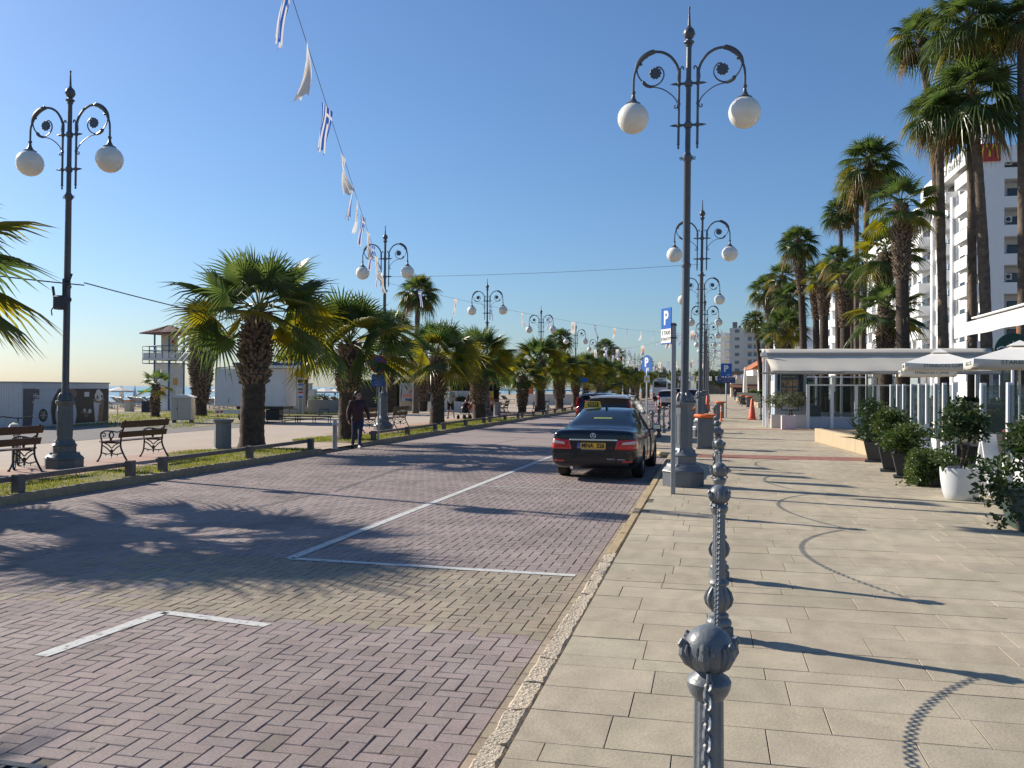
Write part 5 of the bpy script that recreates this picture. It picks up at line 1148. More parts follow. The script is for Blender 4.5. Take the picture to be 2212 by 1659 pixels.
# snack cart
t = thing('snack_cart', 'orange and yellow snack cart with a red canopy on the promenade', 'cart', (-14.7, 57.6, .1), R(12)); b = MB(); b.cbx(-.35, .42, -.35, .35, .25, 1.0, .02); b.build('body', mat('cart_orange', (.62, .16, .06), .5, 0, .1), t); b = MB(); b.cbx(-.36, .43, -.36, .36, 1.0, 1.42, .02); b.build('upper_panel', mat('cart_yellow', (.70, .45, .06), .5), t)
b = MB(); b.bx(-.42, .55, -.45, .4, 1.9, 1.99); b.build('canopy', RED, t)
for s_ in (-.32, .40):
    b = MB(); b.tube([(s_, -.33, 1.4), (s_, -.33, 1.9)], .015, 5); b.build('canopy_post', STEEL, t)
    b = MB(); b.lathe([(.05, -.03), (.24, -.03), (.25, 0), (.24, .03), (.05, .03)], 20, c=(s_, -.32, .25), ax='y'); b.build('wheel', RUBBER, t)
# low white promenade wall and orange kiosk, signs and white building far left
t = thing('promenade_wall', 'low white wall along the beach behind the short kerbside palm', 'wall', (-18.2, 86, .08), R(13)); b = MB(); b.cbx(0, 5.8, 0, .35, 0, 1.1, .02); b.build('wall', WALLW, t)
t = thing('ice_cream_kiosk', 'small orange red kiosk behind the low white promenade wall', 'kiosk', (-20.2, 98, .08), R(12)); b = MB(); b.cbx(-.6, .6, -.6, .6, 0, 1.9, .03); b.build('body', mat('kiosk_orange', (.60, .12, .05), .6), t); b = MB(); b.cbx(-.75, .75, -.75, .75, 1.9, 2.05, .03); b.build('roof', WALLW, t)
t = thing('direction_sign', 'wide blue direction sign above the taxi between the far palms', 'sign', (-10.65, 74.5, .1)); pole(t, 2.2, .04); b = MB(); b.cbx(-.48, .48, -.05, -.01, 2.16, 2.56, .05); pl = b.build('sign_plate', BLUE, t); text('lettering', 'ΛΙΜΑΝΙ', .13, WHITE, pl, (0, -.054, 2.44)); text('lettering', 'HARBOUR', .11, WHITE, pl, (0, -.054, 2.27))
t = thing('white_beach_building', 'white flat building with brown bands far behind the kerbside palms', 'building', (-15.2, 122, .08)); b = MB(); b.bx(-1.5, 2.4, 0, 6, 0, 3.2); b.build('wall', WALLW, t)
for z in (1.45, 2.55): b = MB(); b.bx(-1.52, 2.42, -.03, 0, z, z+.3); b.build('brown_band', WOOD, t)
t = thing('pier', 'long thin pier with posts standing in the sea far down the coast', 'pier', (-62, 230, -.45), R(8)); b = MB(); b.bx(-40, 40, 0, 2, 1.6, 1.85); b.build('deck', GREYD, t); b = MB()
for i in range(27): b.bx(-39+i*3, -38.6+i*3, .2, .6, -.5, 1.6)
for i in range(27): b.tube([(-39+i*3, .1, 1.85), (-39+i*3, .1, 2.8)], .05, 4)
b.tube([(-40, .1, 2.8), (40, .1, 2.8)], .04, 4); b.build('pier_posts', GREYD, t)
t = thing('ship', 'small ship on the horizon left of the white trailer', 'ship', (-420, 620, -.45), R(20)); b = MB(); b.prism([(-9, 0), (8, 0), (10.5, 2.2), (-9.5, 1.8)], -2, 2, 'xz'); b.build('hull', GREYD, t); b = MB(); b.bx(-7, 1, -1.5, 1.5, 1.9, 4); b.bx(-5, -2, -1, 1, 4, 5.5); b.build('superstructure', WALLW, t)
# ---- beach parasols and loungers
def parasol(loc, lab, m, rad=1.15, h=1.85):
    t = thing('beach_parasol', lab, 'parasol', loc, rnd.random(), 'open beach parasols'); b = MB(); n = 8; vs = [(0, 0, h+.32)]; fs = []
    for i in range(n): a = 2*pi*i/n; vs += [(rad*cos(a), rad*sin(a), h), (rad*cos(a), rad*sin(a), h-.14)]
    for i in range(n): j = (i+1) % n; fs += [(0, 1+2*i, 1+2*j), (1+2*i, 2+2*i, 2+2*j, 1+2*j)]
    b.add(vs, fs); b.build('canopy', m, t, smooth=0); b = MB(); b.tube([(0, 0, 0), (0, 0, h+.4)], .025, 6); b.build('pole', WALLW, t); return t
def closed(loc, lab):
    t = thing('closed_parasol', lab, 'parasol', loc, 0, 'folded beach parasols'); b = MB(); b.lathe([(.20, .75), (.22, .80), (.12, 1.5), (.05, 1.95), (.01, 2.05)], 9); b.build('folded_canopy', WHITE2, t, smooth=0); b = MB(); b.tube([(0, 0, 0), (0, 0, .8)], .025, 6); b.build('pole', WALLW, t); return t
GRN = mat('green_canvas', (.03, .32, .20), .8); BS = mat('offwhite_canvas', (.72, .67, .58), .85)
pos = [(-47.6, 63.8, BS, 'open cream parasol just right of the smoothie kiosk'), (-46.2, 66.0, GRN, 'green open parasol behind the small young palm'), (-39.8, 66.3, BS, 'open cream parasol right of the lifeguard tower'), (-38.2, 66.5, BS, 'open cream parasol behind the fat shaggy palm'), (-35.0, 72.8, BS, 'open white parasol right of the white gate column'), (-33.9, 73.6, BS, 'open white parasol in the middle of the gap left of the walking woman'), (-33.0, 74.4, BS, 'open white parasol beside the second kerbside palm trunk'), (-24.6, 96, BS, 'open white parasol left of the orange snack cart palm'), (-27.0, 104, BS, 'open white parasol on the far beach right of the snack cart')]
for i, (x, y, m_, l_) in enumerate(pos): parasol((x, y, .05), l_, m_, 1.1 if i < 7 else 1.5, 1.3)
for i, (x, y, l_) in enumerate(((-48.3, 65.0, 'folded parasol below the cream parasol near the kiosk'), (-46.7, 64.5, 'folded parasol left of the green one'), (-45.2, 65, 'folded parasol right of the green one'), (-34.3, 71, 'folded parasol between the white open ones'), (-26.5, 101, 'folded parasol far along the beach'))): o = closed((x, y, .05), l_); o.scale = (.85,)*3
LF = mat('lounger_mesh', (.20, .24, .28), .6, 0, .1); LW = mat('lounger_frame', (.60, .62, .63), .4)
t = thing('sun_lounger', 'grey blue sun lounger in the rows by the sea', 'sun lounger', (-50, 62, .05), R(150), 'sun loungers in rows on the beach'); b = MB(); b.bx(-.3, .3, -.6, .55, .28, .32); b.add([(-.3, .55, .29), (.3, .55, .29), (.3, 1.15, .72), (-.3, 1.15, .72), (-.3, .55, .33), (.3, .55, .33), (.3, 1.13, .76), (-.3, 1.13, .76)], [(3, 2, 1, 0), (4, 5, 6, 7), (0, 1, 5, 4), (1, 2, 6, 5), (2, 3, 7, 6), (3, 0, 4, 7)]); b.build('mesh_bed', LF, t, smooth=0)
b = MB()
for s_ in (-.3, .3): b.tube([(s_, -.6, .3), (s_, .55, .3), (s_, 1.15, .74)], .025, 4); b.tube([(s_, -.45, .3), (s_, -.5, 0)], .025, 4); b.tube([(s_, .45, .3), (s_, .5, 0)], .025, 4)
b.build('frame', LW, t, smooth=0); t.scale = (1.15,)*3; rg = random.Random(5); first = t; k = 0
for r_ in range(4):
    for i in range(15):
        x, y = -54+i*1.25+r_*.7+rg.uniform(-.2, .2), 62+i*.25-r_*2.6+rg.uniform(-.3, .3)
        if r_ == 0 and i == 0: first.location = (x, y, .05); continue
        dup(first, (x, y, .05), R(150)+rg.uniform(-.15, .15))
for i in range(8): dup(first, (-37.5+i*.8, 72+i*.2, .05), R(150)+rg.uniform(-.15, .15))
for i in range(8): dup(first, (-30+i*.9, 101+i*.4, .05), R(150)+rg.uniform(-.15, .15))
t = thing('beach_bin', 'small cream bin with orange lid on the sand by the loungers', 'bin', (-36.3, 49.6, .06)); b = MB(); b.cbx(-.22, .22, -.22, .22, 0, .72, .02); b.build('body', CREAM, t); b = MB(); b.cbx(-.24, .24, -.24, .24, .72, .78, .01); b.build('lid', ORANGE, t)
t = thing('chalk_board', 'folding chalk board leaning on the sand next to the small young palm', 'board', (-34.3, 48.5, .06), R(30))
for s_ in (-1, 1):
    b = MB(); b.bx(-.26, .26, -.02, .02, 0, .75); b.xf(M.Translation((0, s_*.2, 0)) @ M.Rotation(s_*R(12), 4, 'X')); b.build('panel', GREYD, t)
t = thing('small_sign', 'small blank post sign on the verge right of the smoothie kiosk', 'sign', (-27.5, 36.7, .1), R(20)); b = MB(); b.tube([(0, 0, 0), (0, 0, .72)], .025, 6); b.build('post', CREAM, t); b = MB(); b.bx(-.2, .2, -.16, .16, .72, .76); b.xf(M.Rotation(R(0), 4, 'X')); b.build('panel', CREAM, t)
# ---- bicycle leaning behind the left bench
t = thing('bicycle', 'old bicycle with pale frame parked behind the left bench beside the lamp', 'bicycle', (-13.0, 14.35, .1), R(128)); BF = mat('bicycle_frame', (.42, .42, .40), .35, .4, .1)
for x in (0, 1.02):
    b = MB(); b.tube([(x+.32*cos(a), 0, .33+.32*sin(a)) for a in [2*pi*i/28 for i in range(28)]], .02, 6, closed=True); w = b.build('wheel', RUBBER, t); b = MB(); b.tube([(x+.295*cos(a), 0, .33+.295*sin(a)) for a in [2*pi*i/28 for i in range(28)]], .009, 5, closed=True)
    for k in range(12): b.tube([(x, 0, .33), (x+.29*cos(k*pi/6), 0, .33+.29*sin(k*pi/6))], .0025, 3)
    b.build('rim', CHROME, w)
    b = MB(); 
    b.tube([(x+.35*cos(R(a)), 0, .33+.35*sin(R(a))) for a in range(20, 200, 15)], .02, 5); b.build('mudguard', BF, t)
b = MB(); hd, bb_, st_ = (.84, 0, .82), (.43, 0, .30), (.30, 0, .72)
for p, q in ((hd, bb_), (hd, st_), (st_, bb_), (bb_, (0, 0, .33)), (st_, (0, 0, .33)), ((.82, 0, .86), (1.02, 0, .33)), (st_, (.26, 0, .84))): b.tube([p, q], .017, 6)
b.build('frame', BF, t); b = MB(); b.tube(smoothpath([(.68, -.30, .98), (.76, -.28, 1.0), (.83, -.08, .97), (.83, .08, .97), (.76, .28, 1.0), (.68, .30, .98)]), .013, 6); b.tube([(.82, 0, .86), (.83, 0, .97)], .014, 6); b.build('handlebar', BLACK, t); b = MB(); b.sph((.26, 0, .87), .1, 10, sc=(1.3, .75, .4)); b.build('saddle', BLACK, t); b = MB(); b.bx(-.25, .2, -.08, .08, .72, .74); b.sph((-.02, 0, .82), .12, 8, sc=(1.2, .9, .7)); b.build('rear_rack', mat('cloth_bundle', (.5, .48, .42), .8), t)
b = MB(); b.lathe([(.09, -.03), (.09, -.02)], 16, c=(.43, 0, .30), ax='y'); b.tube([(.43, -.06, .30), (.43, -.06, .14), (.43, -.14, .14)], .012, 5); b.tube([(.43, .06, .30), (.43, .06, .46), (.43, .14, .46)], .012, 5); b.build('pedals', BLACK, t)
# ================================================================== RIGHT SIDE: HOTEL AND FAR BUILDINGS
HW = mat('hotel_white', (.80, .80, .79), .75, 0, .03, 1, dirt=.08); WIN = mat('dark_window', (.015, .02, .03), .08, 0, .1, spec=.7); RAIL = mat('dark_rail', (.03, .03, .035), .5); AC = mat('air_conditioner', (.55, .55, .53), .5)
SOFF = mat('loggia_wall', (.62, .58, .50), .8, 0, .05)
FH = 2.95
t = thing('hotel', 'white beachfront hotel with stacked balconies and a red restaurant sign on its end wall', 'hotel', (25.9, 99, 0))
NF = 9; TOP = 27.0
b = MB(); b.bx(1.2, 3.45, 0, 20, 0, TOP); b.bx(3.45, 13, 2.2, 20, 0, TOP); b.bx(1.2, 13, -.01, 20, TOP-1.75, TOP)
b.bx(8.5, 13, .0, 2.2, 0, TOP-1.75); b.build('wall', HW, t)
for k in range(NF):                                      # loggias on the end wall facing the camera
    z = k*FH+.1
    b = MB(); b.bx(3.452, 8.498, .0, .12, z-.15, z+1.0); b.bx(3.452, 8.498, .12, 2.19, z-.15, z); b.build('balcony_parapet', HW, t)
    b = MB(); b.tube([(3.5, .06, z+1.06), (8.45, .06, z+1.06)], .03, 5); b.build('balcony_rail', RAIL, t)
    w_ = MB(); w_.bx(4.45, 6.3, 2.13, 2.19, z+.1, z+2.15); wd_ = w_.build('window', WIN, t); w_ = MB(); w_.bx(4.40, 6.35, 2.10, 2.14, z+2.15, z+2.22); w_.bx(4.38, 4.45, 2.10, 2.14, z+.1, z+2.2); w_.bx(5.35, 5.40, 2.11, 2.135, z+.1, z+2.15); w_.build('frame', RAIL, wd_)
    if k in (1, 3, 4, 6, 8):
        b = MB(); b.cbx(3.6, 4.25, .25, .7, z+1.3, z+1.95, .03) if k % 2 == 0 else b.cbx(3.65, 4.45, -.32, -.02, z+.25, z+.85, .03); a_ = b.build('air_conditioner', AC, t)
        b = MB(); b.lathe([(.22, -.335 if k % 2 else .235), (.22, -.325 if k % 2 else .245)], 16, c=(3.9 if k % 2 == 0 else 3.95, 0, z+(1.62 if k % 2 == 0 else .55)), ax='y'); b.build('fan_grille', RAIL, a_)
# balconies of the street side
def bal(y0, y1, z, dep, par=True):
    b = MB(); b.bx(-dep, 1.2, y0, y1, z-.2, z); b.bx(-dep, -dep+.15, y0, y1, z, z+1.0); b.bx(-dep+.15, 1.2, y0, y0+.15, z, z+1.0); b.bx(-dep+.15, 1.2, y1-.15, y1, z, z+1.0); b.build('balcony', HW, t)
    b = MB(); b.tube([(1.1, y0+.07, z+1.07), (-dep+.07, y0+.07, z+1.07), (-dep+.07, y1-.07, z+1.07)], .035, 5); b.build('balcony_rail', RAIL, t)
    w_ = MB(); w_.bx(1.12, 1.2, y0+.6, y1-.6, z+.02, z+2.1); w_.build('balcony_door', WIN, t)
for k in range(1, NF):
    z = k*FH; bal(0.02, 4.6, z, .1); bal(8.4, 13, z-.4, .1)
    b = MB(); b.bx(1.12, 1.2, 5.6, 7.4, z, z+1.9); b.build('window', WIN, t)
b = MB(); b.lathe([(.33, 0), (.33, TOP-4.2)], 16, c=(-.15, 4.9, 0)); b.lathe([(.33, 0), (.33, TOP-4.8)], 16, c=(-.15, 13.6, 0)); b.build('round_column', HW, t)
b = MB(); b.bx(-.2, 1.2, 0, 20, TOP-1.75, TOP-.02); b.build('sign_parapet', HW, t)
GLT = mat('grey_letters', (.30, .32, .33), .5)
text('lettering', 'DRICES GRANDBLUES', 1.05, GLT, t, (-.22, 5.6, TOP-.85), (pi/2, 0, -pi/2), .02, sx=.92)
b = MB(); P2 = [(-.1, 0), (-.1, 4.6), (2.6, 4.6), (2.6, 0), (2.0, 0)]+[(1.25+.75*cos(R(a)), 1.9+1.75*sin(R(a))) for a in range(0, 181, 15)]+[(.5, 0)]
b.prism([(y+9, z+TOP) for y, z in P2], 0.2, .6, 'yz'); b.build('roof_arch', HW, t)
b = MB(); b.bx(1.3, 1.9, .01, .5, TOP, TOP+1.1); b.bx(3, 5, 6, 10, TOP, TOP+1.6); b.build('roof_block', HW, t)
# restaurant sign with golden arches
REDS = mat('restaurant_red', (.42, .03, .03), .45, 0, .08, 3); GOLD = mat('golden_yellow', (.80, .50, .03), .4)
b = MB(); b.cbx(.98, 3.0, -.30, -.02, TOP-1.62, TOP+.18, .02); sgn = b.build('restaurant_sign', REDS, t)
b = MB(); cx, cz = 1.99, TOP-1.45
def archp(s_): return [(cx+s_*(.02+.34*(1-cos(R(a)))*1.0), -.33, cz+(1.45*sin(R(a))**.75 if a < 180 else 0)) for a in range(8, 176, 8)]
for s_ in (-1, 1): b.tube(smoothpath([(cx+s_*.02, -.33, cz+.25), (cx+s_*.12, -.33, cz+.95), (cx+s_*.28, -.33, cz+1.38), (cx+s_*.42, -.33, cz+1.47), (cx+s_*.56, -.33, cz+1.36), (cx+s_*.70, -.33, cz+.8), (cx+s_*.80, -.33, cz+.02)], 5), .075, 8)
b.build('arch_emblem', GOLD, sgn)
# second wing beyond, further along the street
t = thing('hotel_wing', 'further white hotel wing with rows of balconies behind the palms', 'hotel', (25.9, 121, 0))
b = MB(); b.bx(1.6, 14, 0, 42, 0, 25.5); b.build('wall', HW, t)
for k in range(1, 9):
    for j in range(5):
        z, y0 = k*FH-.2, .4+j*8.4
        b = MB(); b.bx(.1, 1.6, y0, y0+4.6, z-.2, z); b.bx(.1, .25, y0, y0+4.6, z, z+1.0); b.bx(.25, 1.6, y0, y0+.15, z, z+1); b.build('balcony', HW, t)
        b = MB(); b.bx(1.5, 1.6, y0+.6, y0+4, z, z+2.1); b.build('balcony_door', WIN, t); b = MB(); b.bx(1.52, 1.6, y0+5.6, y0+7.2, z, z+1.9); b.build('window', WIN, t)
b = MB(); 
for j in range(5): b.lathe([(.28, 0), (.28, 24)], 12, c=(.6, 5.4+j*8.4, 0))
b.build('round_column', HW, t)
b = MB(); b.bx(.1, 1.6, 0, 42, 23.9, 25.5); b.bx(3, 6, 4, 9, 25.5, 27.5); b.build('parapet', HW, t)
# curved white apartment block further on
t = thing('apartment_block', 'white block with rounded balconies showing between the palm trunks', 'building', (22.0, 172, 0))
b = MB(); b.bx(0, 14, 0, 20, 0, 19); b.build('wall', HW, t)
for k in range(6):
    z = 1.5+k*3.0; b = MB(); b.prism([(3+3.6*cos(R(a)), 1.5+3.6*sin(R(a))) for a in range(180, 361, 15)]+[(6.6, 1.5)], z, z+1.3, 'xy'); b.build('balcony', HW, t); b = MB(); b.bx(-.05, .02, 3, 6, z+1.2, z+2.8); b.bx(-.05, .02, 8, 11, z+1.2, z+2.8); b.build('window', WIN, t)
    b = MB(); b.bx(.8, 2.2, -.06, .0, z+1.3, z+2.8); b.build('window', WIN, t); b = MB(); b.bx(4.6, 6.4, -.06, .0, z+1.3, z+2.8); b.build('window', WIN, t)
# block at the end of the street
WIN2 = mat('hazed_window', (.16, .19, .22), .2, 0, .15, .3)  # distance haze put into a lighter window colour
APT = mat('apartment_cream', (.60, .58, .53), .8, 0, .05, .3, dirt=.1)
t = thing('apartment_block', 'tall cream apartment block at the far end of the street', 'building', (7.2, 349, 0), R(-3))
b = MB(); b.bx(0, 16, 0, 26, 0, 25.5); b.bx(-3.4, 0, 3, 26, 0, 24.0); b.build('wall', APT, t)
b = MB(); rg = random.Random(2)
for x in (1, 3.2, 5, 7, 9.5, 12): b.bx(x, x+rg.uniform(.9, 1.8), 3, 5, 25.5, 25.5+rg.uniform(.9, 2.6))
b.build('roof_tank', mat('roof_clutter', (.16, .15, .16), .8), t)
for k in range(8):
    z = 2.6+k*3.0
    b = MB(); b.bx(6.2, 15.9, -.9, 0, z-1.1, z-.1); b.build('balcony', APT, t); 
    b = MB(); b.bx(6.8, 8.2, -.06, .0, z, z+1.5); b.bx(9, 11, -.06, 0, z, z+1.5); b.bx(12, 14, -.06, 0, z, z+1.5); b.build('window', WIN2, t); w_ = MB(); w_.bx(2.0, 3.6, -.07, 0, z+.1, z+1.3); w_.build('window', WIN2, t)
    b = MB(); b.bx(-5.0, -3.4, 3.2, 9, z-1.1, z-.1); b.bx(-4.8, -3.4, 12, 20, z-1.1, z-.1); b.build('side_balcony', HW, t); b = MB(); b.bx(-3.46, -3.4, 3.6, 8, z, z+1.7); b.bx(-3.46, -3.4, 12.5, 19, z, z+1.7); b.build('side_window', WIN2, t)
    b = MB(); b.bx(-1.7, .0, -.3, 2.9, z-1.1, z-.1); b.build('corner_balcony', HW, t)
def house(name, lab, loc, rz, w_, d_, h_, m, roof=None, cat='building', wins=()):
    t = thing(name, lab, cat, loc, rz); b = MB(); b.bx(0, w_, 0, d_, 0, h_); b.build('wall', m, t)
    if roof: b = MB(); b.prism([(-.5, h_), (w_+.5, h_), (w_+.5, h_+.15), (w_*.5, h_+roof[0]), (-.5, h_+.15)], -.5, d_+.5, 'xz'); b.build('roof', roof[1], t, smooth=0)
    else: b = MB(); b.bx(-.1, w_+.1, -.1, d_+.1, h_, h_+.25); b.build('parapet', m, t)
    for (x, z, ww, hh) in wins: b = MB(); b.bx(x, x+ww, -.05, 0, z, z+hh); o = b.build('window', WIN, t); b = MB(); b.bx(x-.08, x+ww+.08, -.08, -.0, z-.1, z-.002); b.build('sill', m, o)
    return t
TERR = mat('terracotta', (.42, .13, .05), .8, 0, .15, 2); OCH = mat('ochre_wall', (.50, .30, .10), .8, 0, .08)
o = house('house', 'small house with an orange tiled roof below the tall apartment block', (11.0, 240, 0), R(10), 9, 10, 7.2, HW, (3.2, TERR), wins=((1.2, 4.2, 1, 1.8), (3, 4.2, 1.4, 1.8), (5.6, 4.2, 1.2, 1.8)))
house('house', 'ochre walled annexe right of the orange roofed house', (14.5, 232, 0), 0, 6, 6, 5.6, OCH)
house('white_house', 'bright white house with stepped balconies right of the apartment block', (15.3, 205, 0), R(3), 9, 14, 15.5, HW, None, wins=((.8, 11.5, 1.4, 1.6), (3.2, 11.5, 1.2, 1.6), (.8, 7.5, 1.4, 1.8), (3.2, 7.5, 1.2, 1.6)))
t = bpy.data.objects['white_house']; b = MB(); 
for z in (6.2, 10.4): b.bx(-1.2, 8, -1.4, 0, z, z+1.0)
b.build('balcony', HW, t)
BRN = mat('old_stone', (.24, .18, .13), .9, 0, .2, .5)
house('old_fort', 'brown stone fort building at the far end of the road', (-5, 330, 0), 0, 22, 18, 8.2, BRN, None, wins=((4, 5, 1.2, 1.6), (8, 5, 1.2, 1.6), (12, 5, 1.2, 1.6), (16, 5, 1.2, 1.6)))
house('far_house', 'low pale house left of the brown fort', (-16, 320, 0), 0, 9, 10, 4.5, APT, None, wins=((2, 1.5, 1.2, 1.4), (5, 1.5, 1.2, 1.4)))
# cafe row far along the pavement
AWB = mat('brown_awning', (.16, .07, .04), .8); AWG = mat('dark_green_awning', (.02, .07, .07), .8)
for i, (x, y, w_, h_, m_, l_) in enumerate(((4.6, 205, 10, 4.6, CREAM, 'cream cafe with brown awning at the end of the pavement'), (9.0, 168, 6, 5.2, HW, 'white cafe with blue veranda above the brown awning'), (10.8, 138, 4, 6.5, BRN, 'shadowed cafe front with red and white panels'), (9.6, 112, 4, 5.0, mat('grey_shop', (.20, .19, .18), .8), 'grey cafe front behind the far garden bed'))):
    t = house('cafe_building', l_, (x, y, .1), 0, w_, 9, h_, m_, None, 'cafe', ((.5, 1.0, w_*.35, 1.8), (w_*.55, 1.0, w_*.35, 1.8)))
    b = MB(); b.prism([(-1.8, 2.2), (0, 2.9), (0, 2.8), (-1.8, 2.1)], -.3, w_+.1, 'yz'); b.build('awning', AWB if i % 2 == 0 else AWG, t)
for i, (x, y, h_) in enumerate(((9.0, 148, 9.5), (9.6, 140, 9.8))):
    t = thing('banner_sign', ('narrower', 'wider')[i]+' tall dark banner sign standing above the far cafes', 'banner', (x, y, .1)); b = MB(); b.prism([(.0, 3.8), (.55, 3.6), (.75, 6.5), (.6, h_), (.1, h_-.2), (.2, 6.5)], -.1, .1, 'xz'); b.build('banner', GREYD, t); b = MB(); b.tube([(.35, 0, 0), (.35, 0, 3.8)], .06, 6); b.build('pole', STEEL, t)
t = thing('closed_parasol', 'tall folded white parasol standing far along the pavement', 'parasol', (5.6, 150, .1)); b = MB(); b.lathe([(.35, 1.0), (.4, 1.1), (.3, 3.5), (.12, 5.2), (.02, 5.5)], 9); b.build('folded_canopy', WHITE2, t); b = MB(); b.tube([(0, 0, 0), (0, 0, 1.1)], .05, 6); b.build('pole', STEEL, t)
# far trees closing the street
def bush_tree(loc, h, r, lab, seed, m=LEAFD):
    t = thing('far_tree', lab, 'tree', loc); b = MB(); b.tube([(0, 0, 0), (.1, 0, h*.5), (0, .1, h*.75)], [.25, .18, .1], 7); b.build('trunk', BARK, t); shrub(t, (0, 0, h*.7), (r, r, h*.33), 1600, .5, m, seed, 'crown', 12)
for i, (x, y, h, r) in enumerate(((-16, 270, 8, 4.5), (-10, 300, 7.5, 4), (-1.5, 300, 8.5, 4), (3.5, 310, 8, 3.5), (-19, 240, 6.5, 4))): bush_tree((x, y, 0), h, r, 'dark rounded tree closing the street, %s from the left' % ordn([4, 2, 1, 3, 0].index(i)) if 0 else ['dark tree left of the coach roof', 'dark tree directly behind the coach', 'dark tree right of the coach behind the lamp row', 'dark tree beside the brown fort', 'dark tree at the end of the kerbside palm row'][i], 60+i)
# ================================================================== CAFE TERRACE ON THE RIGHT
CLOTH = mat('cream_awning_cloth', (.56, .52, .44), .85, 0, .04, 1, dirt=.1); FR = mat('white_aluminium', (.74, .76, .78), .35, 0, .03); GL = glassmat('clear_glass', (.80, .86, .86), .72); PALEB = mat('pale_blue_panel', (.36, .42, .50), .5, 0, .06)
t = thing('cafe_awning', 'wide cream retractable awning on a white frame across the terrace', 'awning', (2.15, 38.5, .12))
b = MB(); W_ = 9.0; n = 24; vs = []; fs = []
for i in range(n+1):
    x = W_*i/n; sg2 = .02*sin(i*1.7)+.015*sin(i*.6)
    vs += [(x*1.0, 2.6, 3.42), (x, .75, 3.36+.01*sin(i)), (x, .55, 3.22), (x+.15*(1-i/n), .35, 2.98+sg2*.4), (x+.28*(1-i/n), -.35+sg2*2, 2.62+sg2), (x+.30*(1-i/n), -.62+sg2*2, 2.40+sg2*.4), (x+.3*(1-i/n), -.60+sg2*2, 2.30)]
m = 7
for i in range(n):
    for k in range(m-1): a = i*m+k; fs.append((a, a+1, a+m+1, a+m))
b.add(vs, fs); o = b.build('awning_cloth', CLOTH, t, smooth=50); sm = o.modifiers.new('t', 'SOLIDIFY'); sm.thickness = .02
b = MB(); b.cbx(-.05, W_, .40, .70, 3.02, 3.20, .03); b.cbx(-.06, W_, -.68, -.60, 2.26, 2.34, .02); b.build('awning_box', mat('awning_box', (.33, .31, .27), .7), t)
for x in (.15, 4.5, 8.9): b = MB(); b.cbx(x, x+.12, .5, .62, 0, 3.05, .01); b.cbx(x, x+.1, 2.5, 2.6, 0, 3.4, .01); b.build('awning_post', FR, t)
b = MB(); b.prism([(-.02, 3.05), (.10, 3.35), (.22, 3.05)], .3, .35, 'xz'); b.build('end_bracket', FR, t)
# blue white kiosk with menu
t = thing('ice_cream_kiosk', 'pale blue kiosk with dark menu pictures under the left end of the awning', 'kiosk', (2.72, 39.6, .12))
b = MB(); b.cbx(0, 1.9, 0, 2.4, 0, .95, .01); b.cbx(0, .12, 0, 2.4, .95, 2.3, .01); b.cbx(1.2, 1.32, 0, 2.4, .95, 2.3, .01); b.bx(.12, 1.2, 1.2, 2.4, .95, 2.28); b.cbx(-.05, 1.95, -.05, 2.45, 2.3, 2.42, .01); b.build('body', PALEB, t)
b = MB(); b.bx(-.012, -.002, .1, 2.3, .9, 2.0); b.build('white_side_panel', WHITE, t)
b = MB(); b.bx(.15, .5, -.02, -.003, 1.25, 1.62); b.bx(.2, .5, -.02, -.003, .9, 1.2); b.build('photo_poster', mat('grey_photo', (.14, .15, .19), .5, 0, .5, 9), t)
t = thing('menu_stand', 'tall menu stand with nine dark food pictures beside the olive planters', 'menu board', (3.28, 39.2, .12)); b = MB(); b.cbx(-.36, .40, -.06, .02, .72, 2.30, .01); fr_ = b.build('frame', mat('menu_teal', (.05, .09, .13), .5), t)
MF = mat('food_picture', (.14, .06, .04), .5, 0, .7, 9, c2=(.50, .36, .20))
for r_ in range(3):
    for c in range(3): b = MB(); b.bx(-.31+c*.235, -.31+c*.235+.20, -.075, -.062, 1.08+r_*.34, 1.36+r_*.34); pc = b.build('food_picture', MF, fr_); 
text('lettering', 'gelateria menu', .09, mat('menu_letters', (.4, .5, .45), .5), fr_, (0, -.064, 2.18)); b = MB(); b.bx(-.30, .36, -.07, -.062, .78, 1.0); b.build('blank_panel', PALEB, fr_)
b = MB(); b.tube([(0, 0, 0), (0, 0, .75)], .04, 8); b.tube([(.12, 0, .05), (.12, 0, .75)], .025, 6); b.bx(-.3, .3, -.2, .2, 0, .06); b.build('stand', BLACK, t)
# olive trees in white planters
def olive(loc, lab, s=1.0, seed=1):
    t = thing('olive_planter', lab, 'potted tree', loc, 0, 'olive trees in white square planters'); b = MB(); w2 = .27
    b.bx(-w2, w2, -w2, w2, 0, .52); b.bx(-w2, w2, -w2, -w2+.03, .52, .56); b.bx(-w2, w2, w2-.03, w2, .52, .56); b.bx(-w2, -w2+.03, -w2+.03, w2-.03, .52, .56); b.bx(w2-.03, w2, -w2+.03, w2-.03, .52, .56); b.build('planter', mat('planter_white', (.62, .56, .53), .7, 0, .05), t)
    b = MB(); b.tube([(0, 0, .5), (.02, .01, .8), (0, 0, 1.05)], [.022, .018, .012], 6); b.build('trunk', BARKG, t); shrub(t, (0, 0, 1.2), (.5, .45, .30), 900, .085, LEAFO, seed, 'crown', 12)
olive((3.12, 37.6, .12), 'olive tree in the front white square planter left of the menu stand', 1, 1); olive((2.78, 38.7, .12), 'olive tree in the white planter half hidden behind the front one', 1, 2); olive((3.75, 38.9, .12), 'olive tree in the white planter right of the menu stand', 1, 3)
